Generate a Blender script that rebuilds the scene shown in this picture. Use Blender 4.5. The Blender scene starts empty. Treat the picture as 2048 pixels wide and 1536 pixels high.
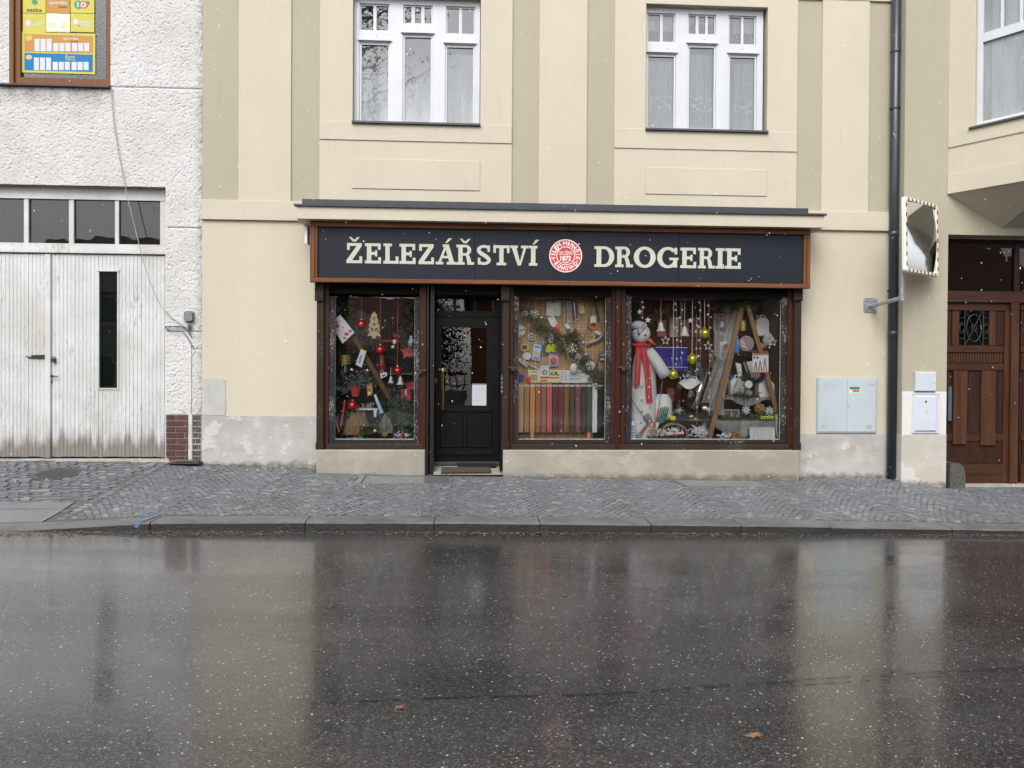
import bpy, math, random
import numpy as np
from mathutils import Vector, Matrix
from math import radians, sin, cos, pi

random.seed(7)
rng = np.random.default_rng(7)
scene = bpy.context.scene
COL = scene.collection

# ------------------------------------------------------------------ camera
D, CZ, F = 10.8, 1.37, 1539.0          # metres from the facade, eye height, focal length in photo pixels
YAW, PIT, ROL = 0.0556, -0.0091, -0.0062
_cy, _sy, _cp, _sp, _cr, _sr = cos(YAW), sin(YAW), cos(PIT), sin(PIT), cos(ROL), sin(ROL)
FWD = Vector((_sy * _cp, _cy * _cp, _sp))
_rt = Vector((_cy, -_sy, 0)); _up = _rt.cross(FWD)
RGT = _rt * _cr - _up * _sr
UPV = _rt * _sr + _up * _cr
CAM = Vector((0, -D, CZ))
cam = bpy.data.objects.new('camera', bpy.data.cameras.new('camera'))
COL.objects.link(cam)
cam.matrix_world = Matrix(((RGT.x, UPV.x, -FWD.x, CAM.x), (RGT.y, UPV.y, -FWD.y, CAM.y), (RGT.z, UPV.z, -FWD.z, CAM.z), (0, 0, 0, 1)))
cam.data.sensor_width = 36
cam.data.lens = 36 * F / 2048
cam.data.clip_start = 0.05
cam.data.clip_end = 500
scene.camera = cam

# ------------------------------------------------------------------ overcast sky, soft sun, exposure
SUN_EL, SUN_AZ = radians(48), radians(200)      # azimuth from +Y clockwise: behind the camera, a little to its left
w = bpy.data.worlds.new('World'); scene.world = w; w.use_nodes = True
wn = w.node_tree; wn.nodes.clear()
sky = wn.nodes.new('ShaderNodeTexSky'); sky.sky_type = 'NISHITA'; sky.sun_disc = False
sky.sun_elevation = SUN_EL; sky.sun_rotation = SUN_AZ
sky.air_density = 1.0; sky.dust_density = 3.0; sky.ozone_density = 1.0
hs = wn.nodes.new('ShaderNodeHueSaturation'); hs.inputs['Saturation'].default_value = 0.22
bg = wn.nodes.new('ShaderNodeBackground'); bg.inputs['Strength'].default_value = 0.15
wo = wn.nodes.new('ShaderNodeOutputWorld')
wn.links.new(sky.outputs[0], hs.inputs['Color']); wn.links.new(hs.outputs[0], bg.inputs[0]); wn.links.new(bg.outputs[0], wo.inputs[0])
sl = bpy.data.lights.new('sun', 'SUN'); sl.energy = 0.95; sl.angle = radians(36); sl.color = (1, 0.98, 0.955)
so = bpy.data.objects.new('sun', sl); COL.objects.link(so)
sd = Vector((sin(SUN_AZ) * cos(SUN_EL), cos(SUN_AZ) * cos(SUN_EL), sin(SUN_EL)))
so.rotation_euler = sd.to_track_quat('Z', 'Y').to_euler(); so.location = (0, -20, 30)
vs_ = scene.view_settings
vs_.view_transform = 'Standard'; vs_.look = 'None'; vs_.gamma = 1; vs_.use_curve_mapping = False
vs_.exposure = 0.90
scene.render.engine = 'CYCLES'
scene.cycles.use_denoising = True
scene.cycles.max_bounces = 8; scene.cycles.transparent_max_bounces = 24
scene.cycles.sample_clamp_indirect = 4.0
scene.cycles.caustics_reflective = False; scene.cycles.caustics_refractive = False

# ------------------------------------------------------------------ picture point -> point on a plane Y = const of the place
def ray(px, py):
    return RGT * ((px - 1024) / F) - UPV * ((py - 768) / F) + FWD
def at(px, py, Y):
    v = ray(px, py); return CAM + v * ((Y + D) / v.y)
def XZ(px, py, Y):
    p = at(px, py, Y); return p.x, p.z
def rect(x0, y0, x1, y1, Y):
    """x0,x1,z0,z1 of a picture rectangle standing in plane Y"""
    xm, ym = (x0 + x1) / 2, (y0 + y1) / 2
    return at(x0, ym, Y).x, at(x1, ym, Y).x, at(xm, y1, Y).z, at(xm, y0, Y).z
def S(Y): return (D + Y) / F            # metres per photo pixel at plane Y

def interp(x, xs, ys):
    return float(np.interp(x, xs, ys))
ZWX = [-9, -6.35, -4.16, -3.67, -2.14, -0.6, 0.47, 4.65, 6.0, 6.4, 6.77, 7.0, 10]
ZWZ = [.215, .195, .175, .155, .085, .04, .03, -.035, -.05, -.10, -.155, -.165, -.175]
ZKX = [-9, -6, -4.95, -3.24, -1.8, .35, 2.0, 6.3, 10]
ZKZ = [-.215, -.222, -.217, -.135, -.141, -.160, -.187, -.258, -.30]
def gz(x, y):
    t = -y / 2.38
    return interp(x, ZWX, ZWZ) * (1 - t) + interp(x, ZKX, ZKZ) * t
def road_z(x): return -0.274 - 0.0095 * x
def ground(px, py):
    """where the picture point meets the pavement"""
    v = ray(px, py); t = 9.0
    for _ in range(40):
        p = CAM + v * t; t += (gz(p.x, p.y) - p.z) / v.z * .7
    return CAM + v * t
def road_pt(px, py):
    v = ray(px, py); t = 6.0
    for _ in range(40):
        p = CAM + v * t; t += (road_z(p.x) - p.z) / v.z * .8
    return CAM + v * t

# ------------------------------------------------------------------ materials
def lin(h, k=1.0):
    h = h.lstrip('#'); o = []
    for i in (0, 2, 4):
        c = int(h[i:i + 2], 16) / 255
        o.append((c / 12.92 if c <= .04045 else ((c + .055) / 1.055) ** 2.4) * k)
    return tuple(o)
class NT:
    def __init__(s, name):
        s.m = bpy.data.materials.new(name); s.m.use_nodes = True; s.t = s.m.node_tree; s.t.nodes.clear()
        s._pos = None
    def n(s, typ, ins=None, **at_):
        nd = s.t.nodes.new(typ)
        for k, v in at_.items(): setattr(nd, k, v)
        for k, v in (ins or {}).items():
            if isinstance(v, bpy.types.NodeSocket): s.t.links.new(v, nd.inputs[k])
            else: nd.inputs[k].default_value = v
        return nd
    def pos(s, stretch=(1, 1, 1), off=(0, 0, 0)):
        if s._pos is None: s._pos = s.n('ShaderNodeNewGeometry').outputs['Position']
        return s.n('ShaderNodeMapping', {'Vector': s._pos, 'Scale': stretch, 'Location': off}).outputs[0]
    def noise(s, scale, detail=4, rough=.55, stretch=(1, 1, 1), off=(0, 0, 0)):
        return s.n('ShaderNodeTexNoise', {'Vector': s.pos(stretch, off), 'Scale': scale, 'Detail': detail, 'Roughness': rough}).outputs[0]
    def rng(s, v, a, b, c=0., d=1.):
        return s.n('ShaderNodeMapRange', {0: v, 1: a, 2: b, 3: c, 4: d}).outputs[0]
    def mth(s, op, a, b=0.):
        return s.n('ShaderNodeMath', {0: a, 1: b}, operation=op).outputs[0]
    def mix(s, f, a, b):
        nd = s.n('ShaderNodeMix', data_type='RGBA')
        for i, v in ((0, f), (6, a), (7, b)):
            if isinstance(v, bpy.types.NodeSocket): s.t.links.new(v, nd.inputs[i])
            else: nd.inputs[i].default_value = (*v, 1) if i else v
        return nd.outputs[2]
    def bump(s, h, strength, dist=.01):
        return s.n('ShaderNodeBump', {'Height': h, 'Strength': strength, 'Distance': dist}).outputs[0]
    def z(s):
        if s._pos is None: s._pos = s.n('ShaderNodeNewGeometry').outputs['Position']
        return s.n('ShaderNodeSeparateXYZ', {0: s._pos}).outputs[2]
    def out(s, col, rough=.6, nrm=None, **kw):
        b = s.n('ShaderNodeBsdfPrincipled')
        def put(k, v):
            if isinstance(v, bpy.types.NodeSocket): s.t.links.new(v, b.inputs[k])
            else: b.inputs[k].default_value = (*v, 1) if isinstance(v, tuple) and len(v) == 3 else v
        put('Base Color', col); put('Roughness', rough)
        if nrm is not None: put('Normal', nrm)
        for k, v in kw.items(): put(k.replace('_', ' '), v)
        s.n('ShaderNodeOutputMaterial', {0: b.outputs[0]}); return s.m
def sc(c, k): return tuple(min(1, v * k) for v in c)

_mc = {}
BOOST = 1.0
def mat(c, rough=.6, var=.10, vs=7., bump=0., bs=120., metal=0., stretch=(1, 1, 1), spec=.5, coat=0., c2=None, isl=0.):
    """everyday material: a colour that drifts a little, fine relief"""
    if isinstance(c, str): c = lin(c, .85)
    if BOOST != 1: c = tuple(min(.88, v * BOOST) for v in c); c2 = c2 and tuple(min(.88, v * BOOST) for v in c2)
    key = (c, rough, var, vs, bump, bs, metal, stretch, spec, coat, c2, isl)
    if key in _mc: return _mc[key]
    t = NT('paint_%d' % len(_mc))
    f = t.rng(t.noise(vs, 4, .6, stretch), .32, .68)
    col = t.mix(f, sc(c, 1 - var), c2 or sc(c, 1 + var))
    if isl:
        r = t.n('ShaderNodeNewGeometry').outputs['Random Per Island']
        col = t.n('ShaderNodeHueSaturation', {'Color': col, 'Value': t.rng(r, 0, 1, 1 - isl, 1 + isl)}).outputs[0]
    nrm = t.bump(t.noise(bs, 3, .6, stretch), bump, .01) if bump else None
    m = t.out(col, rough, nrm, Metallic=metal, Specular_IOR_Level=spec, Coat_Weight=coat)
    _mc[key] = m; return m

def wood(c, dark=.45, rough=.55, gscale=30., axis='z', worn=None, wornf=.5):
    st = {'z': (1, 1, .06), 'x': (.06, 1, 1), 'y': (1, .06, 1)}[axis]
    t = NT('wood'); g = t.noise(gscale, 6, .65, st)
    col = t.mix(t.rng(g, .3, .7), sc(c, dark), c)
    nrm = t.bump(g, .25, .006)
    if worn:
        k = t.rng(t.mth('ADD', t.noise(70, 5, .75, (1, 1, .35) if axis == 'z' else (.35, 1, 1)), t.mth('MULTIPLY', t.noise(2.2, 3), .45)), wornf + .06, wornf + .12)
        col = t.mix(k, col, worn)
        nrm = t.bump(t.mth('ADD', g, k), .5, .004)
    return t.out(col, rough, nrm, Specular_IOR_Level=.22)

def facade(c, name='render', amt=.06, low=None):
    t = NT(name)
    f = t.noise(.9, 5, .6, (1, 1, .45)); f2 = t.noise(9, 4, .6)
    col = t.mix(t.rng(f, .3, .7), sc(c, 1 - amt), sc(c, 1 + amt * .5))
    col = t.mix(t.mth('MULTIPLY', t.rng(f2, .54, .70), .22), col, sc(c, .84))
    st = t.rng(t.noise(14, 5, .6, (1, 1, .05)), .6, .8)              # faint rain runs
    col = t.mix(t.mth('MULTIPLY', st, .42), col, sc(c, .80))
    nrm = t.bump(t.mth('ADD', t.noise(160, 3), t.mth('MULTIPLY', t.noise(2.2, 4), 2.5)), .30, .008)
    return t.out(col, .85, nrm, Specular_IOR_Level=.25)

def plaster_base(name, c, damp, pale, z0, z1, grime=(.10, .09, .07), pf=.56):
    """old grey plinth plaster: pale patches of filler, damp stains, splash dirt at its foot"""
    t = NT(name)
    a = t.noise(2.6, 6, .62, off=(3, 0, 1)); b = t.noise(1.7, 5, .6, (1, 1, 1.6), off=(9, 0, 2)); e = t.noise(38, 5, .7)
    col = t.mix(t.rng(a, .38, .62), sc(c, .88), sc(c, 1.08))
    col = t.mix(t.rng(b, .47, .60), col, damp)
    col = t.mix(t.mth('MULTIPLY', t.rng(a, pf, pf + .02), .8), col, pale)
    col = t.mix(t.mth('MULTIPLY', t.rng(e, .58, .72), .35), col, sc(c, .55))
    g = t.mth('ADD', t.rng(t.z(), z0 + .12, z0 + .01), t.mth('MULTIPLY', t.rng(t.noise(7, 5, .7), .3, .7), .9))
    col = t.mix(t.mth('MULTIPLY', t.rng(g, .9, 1.6), .85), col, grime)
    nrm = t.bump(t.mth('ADD', t.mth('ADD', e, t.mth('MULTIPLY', a, 2.)), t.rng(a, pf, pf + .02)), .45, .008)
    return t.out(col, .75, nrm, Specular_IOR_Level=.3)

def glass(name='window_glass', tint=(.95, .97, .97), ior=1.5, rough=0.0, wob=.0, fog_lift=None):
    t = NT(name)
    nrm = t.bump(t.noise(2.2, 2, .5), wob, .02) if wob else None
    fr = t.n('ShaderNodeFresnel', {'IOR': ior}); gl = t.n('ShaderNodeBsdfGlossy', {'Color': (1, 1, 1, 1), 'Roughness': rough})
    if nrm is not None:
        t.t.links.new(nrm, gl.inputs['Normal'])
    tr = t.n('ShaderNodeBsdfTransparent', {0: (*tint, 1)})
    sh = t.n('ShaderNodeMixShader', {0: fr.outputs[0], 1: tr.outputs[0], 2: gl.outputs[0]})
    if fog_lift:                                    # condensation and run marks on upper left panes; elsewhere haze painted in to brighten
        z0, z1, amt = fog_lift
        k = t.mth('MULTIPLY', t.rng(t.noise(6, 5, .6, (1, 1, .16)), .28, .72, .35, 1.), t.rng(t.z(), z1, z0, .04, 1.))
        df = t.n('ShaderNodeBsdfDiffuse', {0: (.70, .74, .76, 1)})
        sh = t.n('ShaderNodeMixShader', {0: t.mth('MULTIPLY', k, amt), 1: sh.outputs[0], 2: df.outputs[0]})
    t.n('ShaderNodeOutputMaterial', {0: sh.outputs[0]}); return t.m
def sheer(name, c=(.75, .77, .78), op=.5, folds=0):
    t = NT(name); c = tuple(min(.9, v * BOOST) for v in c)
    df = t.n('ShaderNodeBsdfDiffuse', {0: (*c, 1)}); tl = t.n('ShaderNodeBsdfTranslucent', {0: (*c, 1)}); tr = t.n('ShaderNodeBsdfTransparent')
    a = t.n('ShaderNodeMixShader', {0: .35, 1: df.outputs[0], 2: tl.outputs[0]})
    f = t.rng(t.noise(60, 3), .3, .7, op - .12, op + .12)
    b = t.n('ShaderNodeMixShader', {0: f, 1: tr.outputs[0], 2: a.outputs[0]})
    t.n('ShaderNodeOutputMaterial', {0: b.outputs[0]}); return t.m

# ------------------------------------------------------------------ mesh building
WORLD = {}
class B:
    def __init__(s): s.v, s.f = [], []
    def add(s, vs, fs):
        o = len(s.v); s.v.extend(tuple(p) for p in vs); s.f.extend(tuple(i + o for i in f) for f in fs); return s
    def box(s, x0, x1, y0, y1, z0, z1):
        x0, x1 = min(x0, x1), max(x0, x1); y0, y1 = min(y0, y1), max(y0, y1); z0, z1 = min(z0, z1), max(z0, z1)
        return s.add([(x0, y0, z0), (x1, y0, z0), (x1, y1, z0), (x0, y1, z0), (x0, y0, z1), (x1, y0, z1), (x1, y1, z1), (x0, y1, z1)],
                     [(0, 3, 2, 1), (4, 5, 6, 7), (0, 1, 5, 4), (1, 2, 6, 5), (2, 3, 7, 6), (3, 0, 4, 7)])
    def bevbox(s, x0, x1, y0, y1, z0, z1, b=.004):
        """box whose front (low y) edges are chamfered"""
        s.add([(x0, y0 + b, z0), (x1, y0 + b, z0), (x1, y0 + b, z1), (x0, y0 + b, z1),
               (x0 + b, y0, z0 + b), (x1 - b, y0, z0 + b), (x1 - b, y0, z1 - b), (x0 + b, y0, z1 - b),
               (x0, y1, z0), (x1, y1, z0), (x1, y1, z1), (x0, y1, z1)],
              [(4, 5, 6, 7), (0, 1, 5, 4), (1, 2, 6, 5), (2, 3, 7, 6), (3, 0, 4, 7), (8, 9, 1, 0), (9, 10, 2, 1), (10, 11, 3, 2), (11, 8, 0, 3), (9, 8, 11, 10)])
        return s
    def prism(s, poly, y0, y1):
        """polygon in x,z pushed from y0 (front) to y1"""
        n = len(poly); a = sum(poly[i][0] * poly[(i + 1) % n][1] - poly[(i + 1) % n][0] * poly[i][1] for i in range(n))
        if a < 0: poly = poly[::-1]
        return s.add([(x, y0, z) for x, z in poly] + [(x, y1, z) for x, z in poly],
                     [tuple(range(n)), tuple(range(2 * n - 1, n - 1, -1))] + [(i + n, (i + 1) % n + n, (i + 1) % n, i) for i in range(n)])
    def tube(s, pts, r, n=8, cap=True, r1=None):
        pts = [Vector(p) for p in pts]; m = len(pts); o = len(s.v); prev = None
        for i, p in enumerate(pts):
            d = (pts[min(i + 1, m - 1)] - pts[max(i - 1, 0)]).normalized()
            if prev is None: u = d.orthogonal().normalized()
            else: u = (prev - d * prev.dot(d)).normalized()
            prev = u; v = d.cross(u); rr = r if r1 is None else r + (r1 - r) * i / (m - 1)
            for k in range(n):
                a = 2 * pi * k / n; s.v.append(tuple(p + u * (rr * cos(a)) + v * (rr * sin(a))))
        for i in range(m - 1):
            for k in range(n):
                a, b = o + i * n + k, o + i * n + (k + 1) % n; s.f.append((a, b, b + n, a + n))
        if cap: s.f.append(tuple(o + k for k in range(n - 1, -1, -1))); s.f.append(tuple(o + (m - 1) * n + k for k in range(n)))
        return s
    def lathe(s, prof, c, n=16, axis='z'):
        """prof: (radius, height) pairs"""
        o = len(s.v); m = len(prof)
        for r, h in prof:
            for k in range(n):
                a = 2 * pi * k / n; x, y = r * cos(a), r * sin(a)
                q = {'z': (x, y, h), 'y': (x, h, y), 'x': (h, x, y)}[axis]
                s.v.append((c[0] + q[0], c[1] + q[1], c[2] + q[2]))
        for i in range(m - 1):
            for k in range(n):
                a, b = o + i * n + k, o + i * n + (k + 1) % n; s.f.append((a, b, b + n, a + n))
        s.f.append(tuple(o + k for k in range(n - 1, -1, -1))); s.f.append(tuple(o + (m - 1) * n + k for k in range(n)))
        return s
    def ball(s, c, r, n=14, sq=(1, 1, 1)):
        m = max(5, n // 2); o = len(s.v)
        s.v.append((c[0], c[1], c[2] + r * sq[2]))
        for i in range(1, m):
            t = pi * i / m
            for k in range(n):
                a = 2 * pi * k / n; s.v.append((c[0] + r * sq[0] * sin(t) * cos(a), c[1] + r * sq[1] * sin(t) * sin(a), c[2] + r * sq[2] * cos(t)))
        s.v.append((c[0], c[1], c[2] - r * sq[2])); e = len(s.v) - 1
        for k in range(n):
            s.f.append((o, o + 1 + k, o + 1 + (k + 1) % n)); s.f.append((e, e - n + (k + 1) % n, e - n + k))
        for i in range(m - 2):
            for k in range(n):
                a, b = o + 1 + i * n + k, o + 1 + i * n + (k + 1) % n; s.f.append((a, a + n, b + n, b))
        return s
    def ring(s, c, r, t, n=20, k=6, axis='y'):
        """torus"""
        o = len(s.v)
        for i in range(n):
            a = 2 * pi * i / n
            for j in range(k):
                b = 2 * pi * j / k; rr = r + t * cos(b); h = t * sin(b); x, y = rr * cos(a), rr * sin(a)
                q = {'z': (x, y, h), 'y': (x, h, y), 'x': (h, x, y)}[axis]
                s.v.append((c[0] + q[0], c[1] + q[1], c[2] + q[2]))
        for i in range(n):
            for j in range(k):
                a, b = o + i * k + j, o + i * k + (j + 1) % k; c2, d2 = o + ((i + 1) % n) * k + j, o + ((i + 1) % n) * k + (j + 1) % k
                s.f.append((a, b, d2, c2))
        return s
    def bar(s, a, b, wd, th):
        """flat bar from a to b, wd wide across the view plane, th deep"""
        a, b = Vector(a), Vector(b); d = (b - a).normalized(); u = Vector((0, 1, 0)); v = d.cross(u).normalized() * (wd / 2); u = u * (th / 2)
        return s.add([a - v - u, a + v - u, a + v + u, a - v + u, b - v - u, b + v - u, b + v + u, b - v + u],
                     [(0, 1, 2, 3), (7, 6, 5, 4), (0, 4, 5, 1), (1, 5, 6, 2), (2, 6, 7, 3), (3, 7, 4, 0)])
    def grid(s, fn, nu, nv):
        o = len(s.v)
        for j in range(nv + 1):
            for i in range(nu + 1): s.v.append(tuple(fn(i / nu, j / nv)))
        for j in range(nv):
            for i in range(nu):
                a = o + j * (nu + 1) + i; s.f.append((a, a + 1, a + nu + 2, a + nu + 1))
        return s
    def wall(s, x0, x1, z0, z1, y0, y1, holes):
        """a wall from y0 (front) to y1 with openings (hx0,hx1,hz0,hz1) whose reveals are closed"""
        xs = sorted({x0, x1, *[h[0] for h in holes], *[h[1] for h in holes]}); zs = sorted({z0, z1, *[h[2] for h in holes], *[h[3] for h in holes]})
        xs = [x for x in xs if x0 <= x <= x1]; zs = [z for z in zs if z0 <= z <= z1]
        solid = lambda i, j: 0 <= i < len(xs) - 1 and 0 <= j < len(zs) - 1 and not any(h[0] <= (xs[i] + xs[i + 1]) / 2 <= h[1] and h[2] <= (zs[j] + zs[j + 1]) / 2 <= h[3] for h in holes)
        for i in range(len(xs) - 1):
            for j in range(len(zs) - 1):
                if not solid(i, j): continue
                a, b, c, d = xs[i], xs[i + 1], zs[j], zs[j + 1]
                s.add([(a, y0, c), (b, y0, c), (b, y0, d), (a, y0, d)], [(0, 1, 2, 3)])
                s.add([(a, y1, c), (b, y1, c), (b, y1, d), (a, y1, d)], [(3, 2, 1, 0)])
                if not solid(i - 1, j): s.add([(a, y0, c), (a, y0, d), (a, y1, d), (a, y1, c)], [(0, 1, 2, 3)])
                if not solid(i + 1, j): s.add([(b, y0, c), (b, y1, c), (b, y1, d), (b, y0, d)], [(0, 1, 2, 3)])
                if not solid(i, j - 1): s.add([(a, y0, c), (a, y1, c), (b, y1, c), (b, y0, c)], [(0, 1, 2, 3)])
                if not solid(i, j + 1): s.add([(a, y0, d), (b, y0, d), (b, y1, d), (a, y1, d)], [(0, 1, 2, 3)])
        return s
    def mesh(s, name, off=None, smooth=False):
        me = bpy.data.meshes.new(name)
        vs = s.v if off is None else [(p[0] - off[0], p[1] - off[1], p[2] - off[2]) for p in s.v]
        me.from_pydata(vs, [], s.f); me.update()
        if smooth: me.polygons.foreach_set('use_smooth', [True] * len(me.polygons))
        return me
    def build(s, name, m, parent=None, label=None, cat=None, group=None, kind=None, smooth=False):
        if parent is None and cat is not None:
            a = np.array(s.v); base = Vector(((a[:, 0].min() + a[:, 0].max()) / 2, (a[:, 1].min() + a[:, 1].max()) / 2, a[:, 2].min()))
            me = s.mesh(name, base, smooth)
        else: base = Vector((0, 0, 0)); me = s.mesh(name, None, smooth)
        return link(name, me, m, parent, base, label, cat, group, kind)
def tag(o, label=None, cat=None, group=None, kind=None):
    if label: o['label'] = label
    if cat: o['category'] = cat
    if group: o['group'] = group
    if kind: o['kind'] = kind
    return o
def link(name, me, m, parent=None, base=Vector((0, 0, 0)), label=None, cat=None, group=None, kind=None):
    o = bpy.data.objects.new(name, me); COL.objects.link(o)
    if m is not None and not me.materials: me.materials.append(m)
    if parent is None: o.location = base; WORLD[o.name] = Matrix.Translation(base)
    else:
        o.parent = parent; o.matrix_parent_inverse = WORLD[parent.name].inverted(); o.location = base; WORLD[o.name] = Matrix.Translation(base)
    return tag(o, label, cat, group, kind)
def thing(name, loc, label, cat, group=None, kind=None):
    o = bpy.data.objects.new(name, None); COL.objects.link(o); o.empty_display_size = .05
    o.location = loc; WORLD[o.name] = Matrix.Translation(Vector(loc)); return tag(o, label, cat, group, kind)
def bx(name, m, parent, *a, **k): return B().box(*a).build(name, m, parent, **k)

def text_mesh(body, bold=0., depth=.001):
    """flat lettering as a mesh in x,z (front towards -y), its lower left at 0,0, 1 unit high capitals; returns mesh, width, height"""
    cu = bpy.data.curves.new('text', 'FONT'); cu.body = body; cu.size = 1; cu.offset = bold; cu.extrude = 0; cu.resolution_u = 3
    o = bpy.data.objects.new('text', cu); COL.objects.link(o)
    dg = bpy.context.evaluated_depsgraph_get(); me = bpy.data.meshes.new_from_object(o.evaluated_get(dg))
    bpy.data.objects.remove(o); bpy.data.curves.remove(cu)
    return me
def text(body, x0, x1, z0, z1, y, m, parent, bold=.01, name='lettering', rot=0., label=None):
    """lettering stretched into the rectangle x0..x1, z0..z1 at plane y"""
    me = text_mesh(body, bold); n = len(me.vertices); a = np.empty(n * 3); me.vertices.foreach_get('co', a); a = a.reshape(-1, 3)
    lo, hi = a.min(0), a.max(0); u = (a[:, 0] - lo[0]) / max(1e-6, hi[0] - lo[0]); v = (a[:, 1] - lo[1]) / max(1e-6, hi[1] - lo[1])
    x = (u - .5) * (x1 - x0); z = (v - .5) * (z1 - z0); c, s_ = cos(rot), sin(rot)
    b = np.stack([(x0 + x1) / 2 + x * c - z * s_, np.full(n, y), (z0 + z1) / 2 + x * s_ + z * c], 1)
    me.vertices.foreach_set('co', b.ravel()); me.update()
    return link(name, me, m, parent, label=label)
def jit(a): return random.uniform(-a, a)

# ================================================================== ROAD, KERB, PAVEMENT
def road_material():
    t = NT('wet_asphalt')
    ag = t.n('ShaderNodeTexVoronoi', {'Vector': t.pos((1, 1, 1)), 'Scale': 105., 'Randomness': 1.}, feature='F1')
    cell = t.n('ShaderNodeSeparateColor', {0: ag.outputs['Color']}).outputs[0]
    d = ag.outputs['Distance']
    base = t.mix(t.rng(t.noise(1.1, 5, .6, (.5, 1, 1)), .35, .65), (.024, .024, .0245), (.042, .0418, .0415))
    base = t.mix(t.rng(t.noise(.55, 5, .6, (.10, 1.6, 1), off=(1, 5, 0)), .48, .60, 0, .55), base, (.014, .014, .0145))      # darker tyre tracks and old patches
    base = t.mix(t.mth('MULTIPLY', t.rng(cell, .55, 1.), .7), base, (.105, .104, .102))
    base = t.mix(t.rng(cell, .992, .994), base, (.30, .29, .27))                     # pale chips in the mix
    fine = t.noise(260, 2)
    # film of water: thicker in the long shallow tracks, thin on the crowns of the stones
    film = t.rng(t.noise(.85, 5, .6, (.28, 1.3, 1), off=(4, 1, 0)), .40, .60)
    rough = t.mth('ADD', t.rng(film, 0, 1, .135, .04), t.mth('MULTIPLY', t.rng(fine, .3, .7), .04))
    h = t.mth('ADD', t.mth('MULTIPLY', t.rng(d, 0, .6), 1.), t.mth('MULTIPLY', t.noise(9, 3, .6), .9))
    st = t.rng(film, 0, 1, .21, .05)
    nrm = t.n('ShaderNodeBump', {'Height': h, 'Strength': st, 'Distance': .006}).outputs[0]
    return t.out(base, rough, nrm, Specular_IOR_Level=.5, Coat_Weight=.35, Coat_Roughness=.12, Coat_IOR=1.33)
def road_fn(u, v):
    x = -40 + 80 * u; y = -2.66 - v * 10.5
    return (x, y, road_z(max(-12, min(12, x))) + .004 * sin(x * .9 + y * .7) + .003 * sin(x * 2.3 - y * 1.1))
road = B().grid(road_fn, 160, 42).build('road', road_material(), kind='structure', smooth=True)
# the rest of the ground, out to the horizon, under the houses and the far side of the street
gb = B()
gb.grid(lambda u, v: (-200 + 400 * u, -13.1 - 150 * v, -.29 - .0095 * max(-12, min(12, -200 + 400 * u))), 80, 2)
gb.build('ground', mat((.07, .068, .065), .5, .2, 1.5), kind='structure')
bx('underground', mat((.05, .05, .045), .9), None, -40, 40, -2.9, 12, -1.2, -.62, kind='structure')

# --- seam of tar across the road, near the camera
sb = B(); pts = [road_pt(x, y) for x, y in ((620, 1412), (800, 1402), (1000, 1396), (1200, 1392), (1400, 1378), (1600, 1364), (1800, 1352), (2048, 1338), (2200, 1328))]
for i in range(len(pts) - 1):
    n_ = 10
    for k in range(n_):
        if random.Random(i * 31 + k).random() < .28: continue
        a = pts[i].lerp(pts[i + 1], k / n_); b = pts[i].lerp(pts[i + 1], (k + 1) / n_); w0 = .006 + .005 * sin(3.1 * (i * n_ + k)); w1 = .006 + .005 * sin(3.1 * (i * n_ + k + 1))
        sb.add([(a.x, a.y - w0, road_z(a.x) + .012), (b.x, b.y - w1, road_z(b.x) + .012), (b.x, b.y + w1, road_z(b.x) + .012), (a.x, a.y + w0, road_z(a.x) + .012)], [(0, 1, 2, 3)])
sb.build('tar_seam', mat((.016, .016, .016), .3, .4, 30), road)

# --- kerb stones
kerb = thing('kerb', (0, -2.55, -.16), None, None, kind='structure')
def kerb_top(x):
    return interp(x, [-9, -5.2, -4.76, -3.9, -3.3, -1.75, .33, 1.93, 6.08, 10], [-.222, -.229, -.222, -.178, -.145, -.145, -.160, -.188, -.266, -.31])
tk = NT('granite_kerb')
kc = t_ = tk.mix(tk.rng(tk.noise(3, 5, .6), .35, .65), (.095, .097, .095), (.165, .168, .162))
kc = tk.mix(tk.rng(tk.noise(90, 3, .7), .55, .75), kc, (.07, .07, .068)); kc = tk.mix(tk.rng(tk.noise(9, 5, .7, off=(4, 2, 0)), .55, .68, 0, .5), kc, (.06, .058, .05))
kc = tk.mix(tk.n('ShaderNodeSeparateXYZ', {0: tk.n('ShaderNodeNewGeometry').outputs['Normal']}).outputs[2], (.018, .0175, .016), kc)   # near black on upright faces, paler towards the tread
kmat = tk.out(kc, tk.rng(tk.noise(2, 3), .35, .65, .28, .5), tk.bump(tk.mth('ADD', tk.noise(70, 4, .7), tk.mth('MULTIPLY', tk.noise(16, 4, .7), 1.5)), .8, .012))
KJ = [-60, 300, 610, 868, 1080, 1302, 1482, 1662, 1905, 2140, 2330]
kx = [at(px, 1044, -2.70).x for px in KJ]; kx[0] = -6.8
for i in range(len(kx) - 1):
    a, b = kx[i] + .004, kx[i + 1] - .004; kb = B(); ns = 10; j = .006 * jit(1); jy = jit(.008)
    rows = []
    for k in range(ns + 1):
        x = a + (b - a) * k / ns; zt = kerb_top(x) + j + jit(.002); zb = road_z(x) - .12
        c = .018
        rows.append([(x, -2.70 + jy, zb), (x, -2.70 + jy + jit(.003), min(zt - c, zt - .003)), (x, -2.70 + jy + c, zt), (x, -2.385 + jit(.004), zt + .006), (x, -2.385, zb)])
    for r in rows: kb.v.extend(r)
    for k in range(ns):
        for m_ in range(4): p = k * 5 + m_; kb.f.append((p, p + 5, p + 6, p + 1))
    kb.f.append((0, 1, 2, 3, 4)); q = ns * 5; kb.f.append((q + 4, q + 3, q + 2, q + 1, q))
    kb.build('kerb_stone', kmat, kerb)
bx('kerb_bed', mat((.03, .03, .028), .9), kerb, -7, 9.5, -2.68, -2.40, -.6, -.36)
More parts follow.
